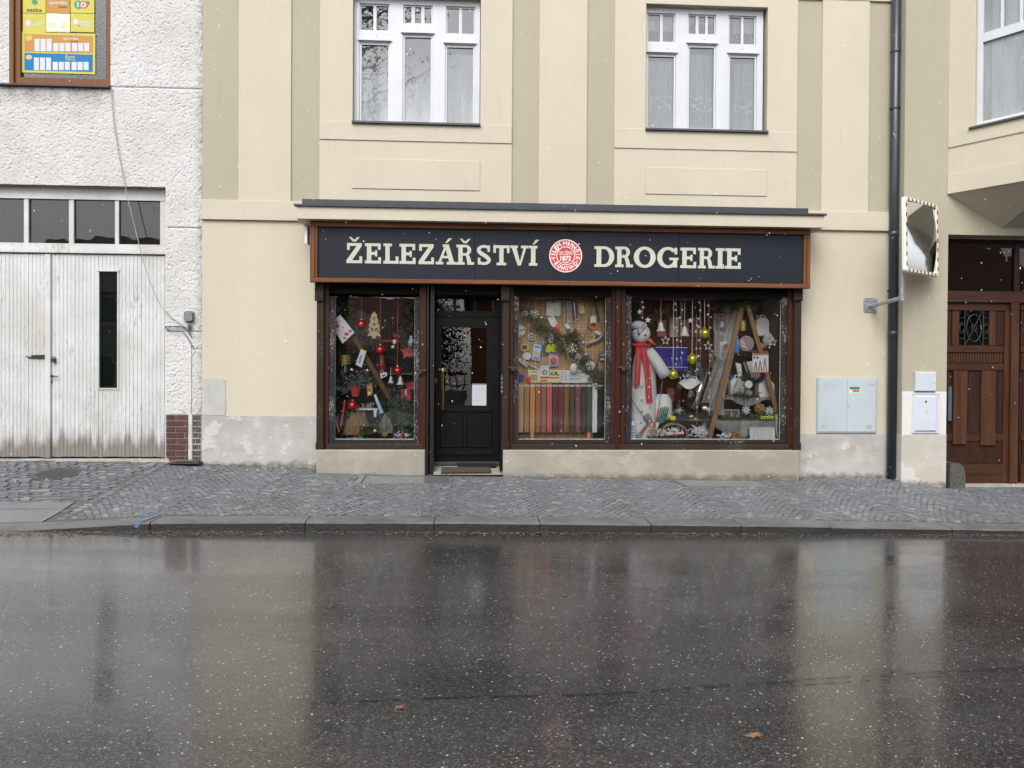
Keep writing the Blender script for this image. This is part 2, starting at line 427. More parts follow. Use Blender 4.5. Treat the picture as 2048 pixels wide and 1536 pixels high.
# blue survey mark sprayed on the kerb
p = at(283, 1040, -2.6)
mk = B().add([(p.x - .03, -2.71, kerb_top(p.x) - .045), (p.x + .012, -2.711, kerb_top(p.x) - .05), (p.x + .035, -2.709, kerb_top(p.x) + .004), (p.x + .0, -2.709, kerb_top(p.x) + .006)], [(0, 1, 2, 3)])
mk.add([(p.x + .0, -2.68, kerb_top(p.x) + .018), (p.x + .035, -2.68, kerb_top(p.x) + .018), (p.x + .10, -2.42, kerb_top(p.x + .1) + .018), (p.x + .055, -2.42, kerb_top(p.x + .05) + .018)], [(0, 1, 2, 3)])
mk.build('paint_mark', mat((.10, .20, .36), .6, .4, 40), kerb)

# --- pavement: bed of sand, then setts laid in arcs, a coarser field at the gateway on the left
pave = B().grid(lambda u, v: (-9 + 19 * u, .45 - 2.84 * v, gz(-9 + 19 * u, .45 - 2.84 * v) - .009), 76, 14).build('pavement', mat((.075, .077, .077), .7, .3, 20), kind='structure')
smat_ = NT('granite_setts')
r_ = smat_.n('ShaderNodeNewGeometry').outputs['Random Per Island']
oi = smat_.n('ShaderNodeObjectInfo').outputs['Random']
rr = smat_.mth('FRACT', smat_.mth('ADD', smat_.mth('MULTIPLY', r_, 7.31), smat_.mth('MULTIPLY', oi, 3.7)))
c_ = smat_.mix(smat_.rng(rr, 0, 1), (.118, .128, .137), (.172, .183, .193))
c_ = smat_.mix(smat_.rng(rr, .90, .96), c_, (.25, .245, .235))
c_ = smat_.mix(smat_.rng(smat_.noise(1.3, 4), .52, .68, 0, .45), c_, (.10, .10, .097))
c_ = smat_.mix(smat_.rng(smat_.noise(120, 3, .7), .55, .75, 0, .5), c_, (.07, .07, .07))
SETT = smat_.out(c_, smat_.rng(smat_.noise(1.1, 3), .3, .7, .30, .48), smat_.bump(smat_.noise(85, 4, .6), .35, .006))

SL = [[ground(x, y) for x, y in q] for q in (((722, 953), (893, 954), (897, 967), (706, 967)), ((1348, 961), (1505, 962), (1540, 973), (1378, 973)), ((-40, 1005), (150, 1004), (128, 1018), (-60, 1018)), ((-70, 1019), (128, 1019), (84, 1044), (-90, 1046)))]
def inside(x, y, q, pad=.02):
    s_ = None
    for i in range(4):
        a, b = q[i], q[(i + 1) % 4]; ln = math.hypot(b.x - a.x, b.y - a.y); c = ((b.x - a.x) * (y - a.y) - (b.y - a.y) * (x - a.x)) / ln
        if s_ is None: s_ = -1 if sum((q[k].x * q[(k + 1) % 4].y - q[(k + 1) % 4].x * q[k].y) for k in range(4)) < 0 else 1
        if c * s_ < -pad: return False
    return True
g1, g2 = ground(312, 935), ground(108, 1046)
def gate_line(y): return g1.x + (g2.x - g1.x) * (y - g1.y) / (g2.y - g1.y)
mh = ground(112, 948)
def blocked(x, y):
    if any(inside(x, y, q) for q in SL): return True
    if math.hypot((x - mh.x), (y - mh.y)) < .28: return True
    if y > -.03 and -3.75 < x < 6.9: return True
    if -2.12 < x < 4.72 and y > -.30 and not (-.42 < x < .42 and False): return True
    if 6.1 < x < 6.82 and y > -.29: return True
    return y > .2
stones = []   # x, y, rot, half length, half width, lift
w_ = 1.02
for c in range(-7, 10):
    xc = c * w_ + .3
    for k in range(-4, 50):
        off = .5 * (k % 2)
        n_ = 15
        for j in range(n_):
            u = ((j + off) / n_ - .5) * w_
            if abs(u) > w_ * .5: continue
            y = -2.60 + k * .066 + .15 * cos(pi * u / w_) ; x = xc + u + jit(.004); y += jit(.005)
            if y < -2.345 or y > .1 or x > 9 or x < gate_line(y) + .09 or blocked(x, y): continue
            sl_ = math.atan(-.15 * pi / w_ * sin(pi * u / w_))
            stones.append((x, y, sl_ + jit(.07), .0318 + jit(.003), .0312 * cos(sl_) * (1 + jit(.09)), jit(.003)))
for k in range(-6, 30):
    for j in range(-2, 60):
        x = -8.2 + j * .118 + jit(.012) + .05 * (k % 2); y = -2.32 + k * .112 + jit(.012) + .10 * sin(x * 2.2)
        if y < -2.33 or y > .1 or x > gate_line(y) - .10 or blocked(x, y): continue
        stones.append((x, y, jit(.16), .050 + jit(.009), .046 + jit(.008), jit(.008)))
for k in range(26):       # border course along the field
    y = -2.3 + k * .095
    if y < .05: stones.append((gate_line(y) + jit(.006), y, jit(.05) + .25, .045, .040, jit(.003)))
def sett(b, x, y, z, r, hl, hw, seed=0):
    rs = random.Random(seed); c, s_ = cos(r), sin(r); e = .006; cs = []
    q = [(-1, -1), (1, -1), (1, 1), (-1, 1)]; q = [(a * hl + rs.uniform(-.006, .006), d * hw + rs.uniform(-.006, .006)) for a, d in q]
    lv = [(-.030, 0), (-.0025, 0), (.0, e)]
    vs = []
    for h, inn in lv:
        for a, d in q:
            a2 = a - math.copysign(min(inn, abs(a)), a); d2 = d - math.copysign(min(inn, abs(d)), d)
            vs.append((x + a2 * c - d2 * s_, y + a2 * s_ + d2 * c, z + h + (rs.uniform(-.003, .003) if inn else 0)))
    fs = [(8, 9, 10, 11)]
    for l in (0, 4):
        for i in range(4): fs.append((l + i, l + (i + 1) % 4, l + 4 + (i + 1) % 4, l + 4 + i))
    b.add(vs, fs)
stones.sort(key=lambda q: (q[1] + D) ** 2 + q[0] ** 2 + (1000 if not -4.7 < q[0] < 6.0 else 0))
near, far = stones[:300], stones[300:]
var = []
for i in range(12):
    b = B(); sett(b, 0, 0, 0, 0, 1 * .0345, 1 * .034, i); var.append(b.mesh('cobble')); var[-1].materials.append(SETT)
for i, (x, y, r, hl, hw, l) in enumerate(near):
    o = bpy.data.objects.new('cobble', var[i % 12]); COL.objects.link(o); o.parent = pave
    o.location = (x, y, gz(x, y) + l); o.rotation_euler = (0, 0, r); o.scale = (hl / .0345, hw / .034, 1)
b = B()
for i, (x, y, r, hl, hw, l) in enumerate(far): sett(b, x, y, gz(x, y) + l, r, hl, hw, i)
b.build('cobbles', SETT, pave, kind='stuff')
# smooth slabs and covers let into it
def slab(q, name, m, up_, th=.03, nu=8, nv=3):
    b = B(); f = lambda u, v: q[0].lerp(q[1], u).lerp(q[3].lerp(q[2], u), v)
    b.grid(lambda u, v: (*f(u, v).xy, gz(f(u, v).x, f(u, v).y) + up_), nu, nv)
    for a, c in ((0, 1), (1, 2), (2, 3), (3, 0)):
        P, Q = q[a], q[c]
        b.add([(P.x, P.y, gz(P.x, P.y) + up_), (Q.x, Q.y, gz(Q.x, Q.y) + up_), (Q.x, Q.y, gz(Q.x, Q.y) + up_ - th), (P.x, P.y, gz(P.x, P.y) + up_ - th)], [(0, 1, 2, 3)])
    return b.build(name, m, pave)
slabm = mat((.16, .172, .165), .34, .12, 5, .15, 200)
slab(SL[0], 'cellar_slab', slabm, .004); slab(SL[1], 'cellar_slab', slabm, .004)
q = SL[0]; e0, e1 = q[1].lerp(q[0], .26), q[2].lerp(q[3], .26)
slab([e0, q[1], q[2], e1], 'slab_insert', mat((.11, .122, .12), .3, .12, 6), .009, .004)
slab([q[0].lerp(q[1], .05), q[0].lerp(q[1], .062), q[3].lerp(q[2], .09), q[3].lerp(q[2], .075)], 'slab_joint', mat((.03, .03, .03), .6), .008, .003, 1, 1)
slab(SL[2], 'stone_slab', mat((.13, .135, .14), .35, .15, 4, .2), .004)
cov = slab(SL[3], 'utility_cover', mat((.155, .165, .16), .35, .12, 10, .1), .004)
cb = B(); q = SL[3]
for i in range(26):
    for j in range(7):
        p = q[0].lerp(q[1], (i + .5 + .5 * (j % 2)) / 27).lerp(q[3].lerp(q[2], (i + .5 + .5 * (j % 2)) / 27), (j + .5) / 7); z = gz(p.x, p.y) + .004
        cb.add([(p.x - .028, p.y - .012, z), (p.x + .028, p.y - .012, z), (p.x + .028, p.y + .012, z), (p.x - .028, p.y + .012, z), (p.x - .018, p.y, z + .008), (p.x + .018, p.y, z + .008)], [(0, 1, 5, 4), (2, 3, 4, 5), (1, 2, 5), (3, 0, 4)])
cb.build('cover_studs', mat((.17, .18, .175), .35, .1), cov, kind='stuff')
b = B(); n_ = 24
ring_ = [(mh.x + .27 * cos(2 * pi * i / n_), mh.y + .27 * sin(2 * pi * i / n_)) for i in range(n_)]
b.add([(x, y, gz(x, y) + .008) for x, y in ring_] + [(x, y, gz(x, y) - .03) for x, y in ring_], [tuple(range(n_))] + [(i + n_, (i + 1) % n_ + n_, (i + 1) % n_, i) for i in range(n_)])
mhc = b.build('manhole_cover', mat((.070, .062, .060), .45, .3, 12, .5, 60), pave)
b = B()
for i in range(-3, 4):
    for j in range(-3, 4):
        if i * i + j * j < 11: x, y = mh.x + i * .068, mh.y + j * .068; b.box(x - .022, x + .022, y - .022, y + .022, gz(x, y) + .007, gz(x, y) + .013)
b.build('cover_tread', mat((.07, .062, .058), .45, .3, 12), mhc, kind='stuff')

# ================================================================== LEFT HOUSE, white roughcast, with its gate
LX1 = at(404, 500, 0).x                       # the joint between the two houses
LH = thing('roughcast_house', (-6.2, 0, .15), 'white roughcast house with old plank gate, left of the cream shop house', 'house')
gx1, _, = XZ(331, 640, 0); gzt = at(200, 372, 0).z
lw = rect(21, 0, 221, 172, 0); LWX0, LWX1, LWZ0 = lw[0], lw[1], lw[2]; LWZ1 = 6.75
def vnoise(nx, nz, step):
    gx, gz_ = int(nx / step) + 3, int(nz / step) + 3; g = rng.random((gz_, gx))
    xi = np.arange(nx) / step; zi = np.arange(nz) / step; x0 = xi.astype(int); z0 = zi.astype(int); fx = xi - x0; fz = zi - z0
    fx = fx * fx * (3 - 2 * fx); fz = fz * fz * (3 - 2 * fz)
    a = g[np.ix_(z0, x0)]; b = g[np.ix_(z0, x0 + 1)]; c = g[np.ix_(z0 + 1, x0)]; d = g[np.ix_(z0 + 1, x0 + 1)]
    fx = fx[None, :]; fz = fz[:, None]
    return (a * (1 - fx) + b * fx) * (1 - fz) + (c * (1 - fx) + d * fx) * fz
rx0, rx1, rz0, rz1 = -7.6, LX1, -.05, 6.9; st_ = .0088
nx, nz = int((rx1 - rx0) / st_) + 1, int((rz1 - rz0) / st_) + 1
xs, zs = np.linspace(rx0, rx1, nx), np.linspace(rz0, rz1, nz)
n1 = vnoise(nx, nz, 1.75); n2 = vnoise(nx, nz, 3.4); n3 = vnoise(nx, nz, 1.0)
hgt = (.0060 * n1 + .0024 * n2 + .0034 * n3) * (.55 + .9 * vnoise(nx, nz, 22)) - .007 * np.clip((.24 - n1) * 8, 0, 1)
gr = np.zeros_like(hgt)
brz = at(365, 829, 0).z
for yy, xa in ((176, LWX1 - .1), (455, gx1), (663, gx1)):          # scored courses
    zc = at(310, yy, 0).z; m_ = np.exp(-((zs - zc) / .009) ** 2); gr += m_[:, None] * (xs > xa)[None, :]
hgt = hgt - .022 * np.minimum(1, gr)
edge = np.clip((rx1 - xs) / .05, 0, 1); hgt = hgt * (0.35 + .65 * edge)[None, :] - (.012 * (1 - edge) * (vnoise(nx, nz, 9) > .45))
Xg, Zg = np.meshgrid(xs, zs)
fi = np.arange((nx - 1) * (nz - 1)); ci, cj = fi % (nx - 1), fi // (nx - 1); fxm, fzm = xs[ci] + st_ / 2, zs[cj] + st_ / 2
keep = ~(((fxm < gx1) & (fzm < gzt)) | ((fxm > LWX0) & (fxm < LWX1) & (fzm > LWZ0) & (fzm < LWZ1)) | (fzm < brz))
fi = fi[keep]; a0 = (fi // (nx - 1)) * nx + fi % (nx - 1)
quads = np.stack([a0, a0 + 1, a0 + nx + 1, a0 + nx], 1)
used = np.unique(quads); remap = np.full(nx * nz, -1); remap[used] = np.arange(len(used))
co = np.stack([Xg.ravel(), -hgt.ravel(), Zg.ravel()], 1)[used]; quads = remap[quads]
me = bpy.data.meshes.new('wall'); me.vertices.add(len(co)); me.vertices.foreach_set('co', co.ravel())
me.loops.add(len(quads) * 4); me.loops.foreach_set('vertex_index', quads.ravel()); me.polygons.add(len(quads))
me.polygons.foreach_set('loop_start', np.arange(0, len(quads) * 4, 4)); me.polygons.foreach_set('use_smooth', np.ones(len(quads), bool)); me.update(); me.validate()
t = NT('roughcast')
c_ = t.mix(t.rng(t.noise(1.4, 5, .6), .35, .65), (.53, .52, .50), (.61, .605, .595))
pp = t.noise(95, 3, .7); c_ = t.mix(t.rng(pp, .57, .68, 0, .65), c_, (.22, .205, .19))
c_ = t.mix(t.rng(t.noise(.7, 4), .58, .75, 0, .4), c_, (.45, .42, .37))
jm = t.mth('MULTIPLY', t.rng(t.n('ShaderNodeSeparateXYZ', {0: t.pos()}).outputs[0], LX1 - .12, LX1), t.rng(t.noise(11, 5, .7), .40, .60))
c_ = t.mix(t.mth('MULTIPLY', jm, .8), c_, (.25, .24, .22))
# darker, streaky under the window ledge
sm = t.mth('MULTIPLY', t.rng(t.z(), LWZ0 - .32, LWZ0 - .04), t.rng(t.noise(5, 4, .6, (1, 1, .4)), .25, .6))
sm = t.mth('MULTIPLY', sm, t.rng(t.n('ShaderNodeSeparateXYZ', {0: t.pos()}).outputs[0], LWX1 + .05, LWX1 - .1))
sm = t.mth('MULTIPLY', sm, t.rng(t.z(), LWZ0 + .02, LWZ0))
c_ = t.mix(t.mth('MULTIPLY', sm, .75), c_, (.16, .145, .125))
ROUGHCAST = t.out(c_, .9, t.bump(t.noise(190, 2), .3, .004), Specular_IOR_Level=.2)
link('wall', me, ROUGHCAST, LH)
PLAIN = mat((.55, .53, .5), .9, .1, 5, .2)
B().wall(-12, LX1 - .004, -.3, 9, .03, .40, [(LWX0, LWX1, LWZ0, LWZ1), (-7.62 + .4, gx1, -.4, gzt)]).build('wall_core', PLAIN, LH)
B().box(-12, rx0, -.01, .03, -.3, 9).box(rx0, LX1 - .004, -.01, .03, 6.9, 9).build('wall_margin', ROUGHCAST, LH)
SHELL = mat((.035, .033, .03), .9)
def shell(x0, x1, y0, y1, z0, z1, parent, m=SHELL):
    b = B(); b.add([(x0, y0, z0), (x1, y0, z0), (x1, y1, z0), (x0, y1, z0), (x0, y0, z1), (x1, y0, z1), (x1, y1, z1), (x0, y1, z1)], [(0, 1, 2, 3), (7, 6, 5, 4), (1, 5, 6, 2), (2, 6, 7, 3), (3, 7, 4, 0)])
    return b.build('back_rooms', m, parent)
shell(-12, LX1 - .01, .401, 7, -.3, 9.2, LH)
# reveal faces of the gate opening and of the window
b = B().box(gx1, gx1 + .03, -.004, .06, .1, gzt).box(-7.6, gx1 + .03, -.004, .06, gzt, gzt + .03); b.build('gate_reveal', PLAIN, LH)

# -- brick-faced foot of the pier
pier = B().box(gx1, LX1 - .004, -.006, .028, .08, brz).build('pier_base', mat((.42, .40, .38), .9, .15, 20, .3), LH)
BR = [mat((.075, .030, .024), .38, .35, 18, .4, 70), mat((.10, .040, .030), .38, .3, 18, .4, 70), mat((.055, .024, .021), .36, .3, 18, .4, 70)]
BRG = mat((.20, .18, .17), .7, .6, 35, .6, 60, c2=(.05, .045, .043))
x0b, x1b, x2b, x3b = (at(px, 870, 0).x for px in (332.5, 377, 386, 402))
rh = 11.57 * S(0)
pat = [(.44,), (.86,), (.43,), (.84,), (.45,), (.86,), (.44,), (.85,)]
for r in range(8):
    zt = brz - .006 - r * rh; zb = zt - rh + .011
    if zb < .14: zb = .14
    if zt - zb < .02: continue
    cuts = [0, *pat[r], 1]
    for i in range(len(cuts) - 1):
        a = x0b + (x1b - x0b) * cuts[i] + .005; c = x0b + (x1b - x0b) * cuts[i + 1] - .005
        B().bevbox(a, c, -.018 + jit(.002), -.006, zb, zt, .003).build('brick', BR[(r * 3 + i) % 3], pier)
    cuts = [0, .72, 1] if r % 2 else [0, .3, 1]
    for i in range(2):
        a = x2b + (x3b - x2b) * cuts[i] + .003; c = x2b + (x3b - x2b) * cuts[i + 1] - .003
        B().bevbox(a, c, -.014 + jit(.004), -.006, zb + .002, zt - .001, .004).build('brick', BRG, pier)
# conduit strip between the bricks and up the wall
cpx = at(382, 750, 0).x
B().box(cpx - .024, cpx + .022, -.022, -.006, .17, brz + .01).build('conduit_strip', mat((.50, .48, .44), .7, .2, 14), LH)
B().box(cpx - .007, cpx + .007, -.026, .0, brz + .01, at(382, 690, 0).z).build('conduit', mat((.60, .58, .55), .7, .2, 10), LH)

# -- window of the left house: brown frame, dark foil behind the glass, results board
win = B(); fm = wood((.19, .075, .032), .75, .4, 20)
wxa, wxb = at(30, 90, .03).x, LWX1 - .005; z0 = LWZ0 + .004
gx0_, gx1_, gz0_ = at(43, 90, .03).x, at(214, 90, .03).x, at(120, 158, .03).z
win.box(LWX0, gx0_, .0, .09, z0, LWZ1).box(gx1_, LWX1, .0, .09, z0, LWZ1).box(gx0_, gx1_, .001, .088, z0, gz0_).box(LWX0, LWX0 + .055, -.03, .0, z0, LWZ1)
lwin = win.build('window', fm, LH)
B().box(gx0_, gx1_, .040, .045, gz0_, LWZ1).build('pane', glass('left_pane', wob=.1), lwin)
fo = B(); fo.grid(lambda u, v: (gx0_ - .02 + (gx1_ - gx0_ + .04) * u, .20 + .0 * v, gz0_ - .03 + (LWZ1 - gz0_) * v), 60, 90)
fo.v = [(x + jit(.008), y + jit(.012), z + jit(.008)) for x, y, z in fo.v]
fo.build('crumpled_foil', mat((.004, .005, .009), .30, .3, 10, spec=.3), None, 'crumpled dark plastic foil hung behind the brown framed window', 'foil')
B().bevbox(LWX0 - .14, LWX1 + .012, -.055, .05, LWZ0 - .022, LWZ0 + .002, .004).build('window_ledge', mat((.035, .03, .03), .5, .2), lwin)
YB = .035
bd = thing('results_board', (*at(118, 146, YB),), 'yellow lottery results board with orange and blue rows in the left window', 'sign')
def panel(px0, py0, px1, py1, m, y, th, name='panel', par=None):
    a = rect(px0, py0, px1, py1, y); return B().box(a[0], a[1], y - th, y, a[2], a[3]).build(name, m, par or bd)
YEL, ORA, WHI, BLU = mat(lin('#ece268', .62), .4, .03, spec=.2), mat(lin('#dfa558', .62), .4, .04, spec=.2), mat(lin('#e8ebf0', .70), .4, .02, spec=.2), mat(lin('#1a86c8', .66), .4, .04, spec=.2)
DKT, PALE, GRN = mat((.03, .03, .03), .5), mat('#f6efcf', .35, .05), mat('#1d8a58', .4)
panel(44, 66, 191, 147, YEL, YB, .006)
panel(49, 70, 185.5, 104.5, ORA, YB - .006, .002, 'orange_row'); panel(49, 107.5, 185.5, 142, BLU, YB - .006, .002, 'blue_row')
for row, yb, dx in ((0, 102.7, 0), (1, 140.3, -1.2)):
    yt = yb - 25
    for k in range(3): panel(69.3 + dx + k * 12, yt, 79.3 + dx + k * 12, yb, WHI, YB - .008, .002, 'number_slot')
    for k in range(6): x = 106.8 + dx + k * 12 + (1.6 if k > 2 else 0); panel(x, yb - 16.5, x + 10.2, yb, WHI, YB - .008, .002, 'number_slot')
tiles = [(46, -12, 92, 26.5, YEL), (93, -12, 140, 26.5, ORA), (141.5, -12, 189, 26.5, YEL), (46, 27.5, 92, 64.5, YEL), (93, 27.5, 140, 64.5, PALE), (141.5, 27.5, 189, 64.5, YEL)]
for a in tiles: panel(*a, YB, .006, 'tile')
def tx(s_, px0, py0, px1, py1, m, y=None, bold=.02, rot=0, par=None, Y=None):
    y = YB - .0075 if y is None else y
    a = rect(px0, py0, px1, py1, y); return text(s_, a[0], a[1], a[2], a[3], y, m, par or bd, bold, rot=rot)
tx('sazka', 53, 16, 84.5, 23.5, DKT); tx('sportka', 98, 2, 134, 10.5, WHI); tx('sazka', 117, 11.5, 134.5, 15.5, DKT)
tx('LOSY', 64, 44.5, 88, 51.5, WHI); tx('JACK', 98, 46, 112, 56, YEL); tx('OT', 123, 46, 134, 56, YEL); tx('sazka', 158.5, 41, 183.5, 47, WHI); tx('MOBIL', 155, 48, 183, 53.5, WHI)
tx('sportka', 126.5, 74.5, 157, 80.5, WHI, YB - .0085); tx('sazka', 141, 81.2, 156.5, 84.6, DKT, YB - .0085); tx('Euro', 131, 110, 150, 117, YEL, YB - .0085); tx('miliony', 131, 117.8, 151, 121.5, YEL, YB - .0085)
def dot(px, py, r, m, y, th=.002, name='spot', sx=1.):
    p = at(px, py, y); k = S(y); b = B(); b.prism([(p.x + r * k * sx * cos(a * pi / 10), p.z + r * k * sin(a * pi / 10)) for a in range(20)], y - th, y); return b.build(name, m, bd)
dot(69.5, 3.5, 5.5, GRN, YB - .006); dot(157, 9.5, 8.3, GRN, YB - .006); dot(168, 9.5, 7.6, mat('#d44a3a', .4), YB - .0062); dot(175.5, 5.5, 3.8, GRN, YB - .0064)
tx('10', 154, 4, 172, 14.5, WHI, YB - .009)
dot(151.5, 43.5, 5, WHI, YB - .006); dot(58, 76, 6, YEL, YB - .008, sx=1.1); dot(58, 114.5, 5, mat('#c9b98c', .4), YB - .008, sx=1.2)
panel(52.5, 41, 62, 52, WHI, YB - .006, .002, 'ticket_mark'); panel(106, 38, 127, 55, mat('#e2e2da', .4), YB - .006, .0014, 'jackpot_mark')
tx('minimum jackpot', 98, 61.5, 136, 63.5, DKT, YB - .0075, .0)

# -- gate: transom lights and plank leaves, set back in the opening
GY = .12
GP = NT('peeling_white_paint')
stv = (1, 1, .09)
a_ = GP.noise(26, 6, .7, stv); b_ = GP.noise(2.2, 5, .65); cfin = GP.noise(120, 4, .7, (1, 1, .3))
zg = GP.z()
c_ = GP.mix(GP.rng(b_, .35, .65), (.50, .51, .51), (.59, .605, .61))
c_ = GP.mix(GP.rng(GP.noise(1.2, 4, .6, (1, 1, .6), off=(2, 0, 5)), .46, .66, 0, .7), c_, (.44, .42, .36))
wear = GP.mth('ADD', GP.mth('ADD', a_, GP.mth('MULTIPLY', cfin, .35)), GP.rng(zg, 1.6, .2, -.12, .10))
c_ = GP.mix(GP.rng(wear, .69, .84, 0, .85), c_, (.37, .36, .34))
c_ = GP.mix(GP.rng(GP.mth('ADD', GP.noise(40, 5, .75, (1, 1, .2), off=(7, 0, 3)), GP.mth('MULTIPLY', GP.noise(1.6, 4, .6, off=(1, 0, 8)), .5)), .84, .94, 0, .8), c_, (.32, .305, .28))
low = GP.mth('ADD', GP.rng(zg, .80, .22, 0, 1), GP.mth('MULTIPLY', GP.noise(13, 4, .6, (1, 1, .12)), 1.15))
c_ = GP.mix(GP.rng(low, .98, 1.30, 0, .9), c_, GP.mix(GP.rng(cfin, .3, .7), (.115, .10, .08), (.21, .19, .16)))
GATE = GP.out(c_, .6, GP.bump(GP.mth('ADD', a_, cfin), .4, .004))
ztr0, ztr1 = at(200, 508, GY).z, at(200, 386, GY).z; gbot = at(200, 914, GY).z
frame = B().box(-7.3, gx1, GY - .02, GY + .10, at(200, 400, GY).z, gzt + .02).box(-7.3, gx1, GY - .01, GY + .08, ztr0, at(200, 488, GY).z).box(-7.3, gx1, GY - .035, GY - .01, at(200, 507, GY).z, at(200, 499, GY).z).box(at(321, 440, GY).x, gx1, GY - .012, GY + .08, at(200, 488, GY).z, at(200, 400, GY).z)
for a, c in ((48.5, 57.5), (138.5, 148), (230.5, 238), (-42, -33), (-132, -123)): frame.box(at(a, 440, GY).x, at(c, 440, GY).x, GY - .008, GY + .07, at(200, 488, GY).z + .001, at(200, 400, GY).z - .001)
fr = frame.build('gate_transom', GATE, LH)
DK = glass('dark_pane', (.6, .63, .63), wob=.1)
for a, c in ((-123, -42), (-33, 48.5), (57.5, 138.5), (148, 230.5), (238, 321)):
    b = B().box(at(a, 440, GY).x, at(c, 440, GY).x, GY + .025, GY + .03, at(200, 488, GY).z, at(200, 400, GY).z); b.build('pane', DK, fr)
b = B().box(-7.3, gx1, GY + .12, GY + .14, at(200, 488, GY).z - .1, gzt); b.build('blind', mat((.065, .078, .08), .6, .25, 3), fr)
pw = 7.32 * S(GY); xm = at(100, 700, GY).x
pwx0, pwx1, pwz0, pwz1 = rect(198.5, 543, 235, 776, GY)
def leaf(xa, xb, slot):
    g = B().box(xa, xb, GY + .03, GY + .05, gbot, ztr0 - .012)
    if slot: g = B().wall(xa, xb, gbot, ztr0 - .012, GY + .03, GY + .05, [(pwx0, pwx1, pwz0, pwz1)])
    lf = g.build('gate_leaf', GATE, LH); n = round((xb - xa) / pw); wv = (xb - xa) / n
    for i in range(n):
        a, c = xa + i * wv + .0011, xa + (i + 1) * wv - .0011; y = GY + jit(.002)
        segs = [(gbot + jit(.006), ztr0 - .012)]
        if slot and a < pwx1 and c > pwx0:
            if a < pwx0 - .012: c = min(c, pwx0 - .003)
            elif c > pwx1 + .012: a = max(a, pwx1 + .003)
            else: segs = [(segs[0][0], pwz0 - .003), (pwz1 + .003, segs[0][1])]
        for s0, s1 in segs: B().bevbox(a, c, y, GY + .03, s0, s1, .0022).build('plank', GATE, lf)
    return lf
leafR = leaf(xm + .02, gx1 - .006, True); leafL = leaf(-7.22, xm - .03, False)
b = B()
for a in ((pwx0 - .02, pwx0, pwz0 - .02, pwz1 + .02), (pwx1, pwx1 + .02, pwz0 - .02, pwz1 + .02)): b.box(a[0], a[1], GY - .012, GY + .04, a[2], a[3])
b.box(pwx0, pwx1, GY - .012, GY + .04, pwz0 - .02, pwz0).box(pwx0 - .03, pwx1 + .03, GY - .02, GY + .04, pwz1, pwz1 + .025)
b.build('slot_frame', GATE, leafR)
B().box(pwx0, pwx1, GY + .02, GY + .025, pwz0, pwz1).build('pane', DK, leafR)
B().box(pwx0 - .05, pwx1 + .05, GY + .052, GY + .06, pwz0 - .05, pwz1 + .05).build('blind', mat((.085, .10, .10), .6, .2, 3), leafR)
B().bevbox(at(92, 700, GY).x, at(103, 700, GY).x, GY - .032, GY + .03, gbot - .01, ztr0 - .02, .006).build('cover_strip', GATE, leafL)
IRON = mat((.045, .030, .026), .5, .3, 30, .3, 90, metal=.5)
a = rect(50, 709, 92, 717.5, GY - .01)
hp = B().prism([(a[0], (a[2] + a[3]) / 2 + .006), (a[0] + .05, a[3] - .012), (a[1], a[3]), (a[1], a[2]), (a[0] + .05, a[2] + .008)], GY - .018, GY - .004); hasp = hp.build('hasp', IRON, leafL)
b = B().prism([(a[0] + .03, a[2] + .028), (a[0] + .09, a[2] + .03), (a[0] + .09, a[2] + .042), (a[0] + .03, a[2] + .042)], GY - .0195, GY - .0185); b.build('hasp_slot', mat((.5, .5, .48), .6), hasp)
c = at(109, 717, GY); B().box(c.x - .018, c.x + .025, GY - .045, GY, c.z - .05, c.z + .0).ring((c.x + .002, GY - .02, c.z + .005), .02, .006, 12, 6).build('padlock', IRON, leafR)
c = at(104, 752, GY); B().lathe([(.018, -.004), (.018, .004)], (c.x, GY - .006, c.z), 12, 'y').tube([(c.x, GY, c.z), (c.x, GY - .045, c.z), (c.x + .10, GY - .045, c.z - .004)], .008, 8).build('handle', mat((.02, .02, .02), .4), leafR)
c = at(104, 764, GY); B().box(c.x - .008, c.x + .008, GY - .004, GY, c.z - .022, c.z + .022).build('keyhole_plate', mat((.02, .02, .02), .5), leafR)
B().box(-7.3, gx1, .0, .40, .10, gbot - .022).build('threshold', mat((.38, .36, .32), .8, .2, 6, .2), LH)

# ================================================================== CREAM HOUSE
CRE, BEI, LOW = lin('#e7ddc8', .68), lin('#c9c1ab', .68), lin('#e7ddc6', .68)
mCRE, mBEI, mLOW = facade(CRE, 'cream_render'), facade(BEI, 'beige_render'), facade(LOW, 'cream_render_low', .05)
CH = thing('cream_house', (1.5, .1, 0), 'cream and beige rendered house with the hardware shop on its ground floor', 'house')
def WX(px, py=200, Y=0): return at(px, py, Y).x
def WZ(py, px=1024, Y=0): return at(px, py, Y).z
TOP = 9.0
zb1, zb0 = WZ(402, 500), WZ(441, 500)                         # string course
w1 = rect(706, 0, 961, 250, 0); w2 = rect(1291, 12, 1534, 262, 0)
W1 = (w1[0], w1[1], (w1[2] + w2[2]) / 2 + .01, w2[3]); W2 = (w2[0], w2[1], W1[2], w2[3])
SX0, SX1 = WX(640, 750), WX(1598, 750); SZT = WZ(500, 1100)
RX0, RX1 = at(1806, 600, -.25).x, at(1895, 600, -.25).x       # risalit that carries the oriel
DX1 = 8.9; DZT = WZ(470, 1960, -.25)
holes = [W1, W2, (SX0, SX1, -.6, SZT), (RX1, DX1, -.6, DZT)]
B().wall(LX1 + .002, 13, zb0 + .02, TOP, 0, .38, [h for h in holes]).build('upper_wall', mBEI, CH)
B().wall(LX1 + .002, 13, -.6, zb0 + .02, 0, .38, [h for h in holes]).build('lower_wall', mLOW, CH)
shell(LX1 + .01, 13, .381, 8, -.6, 9.2, CH)
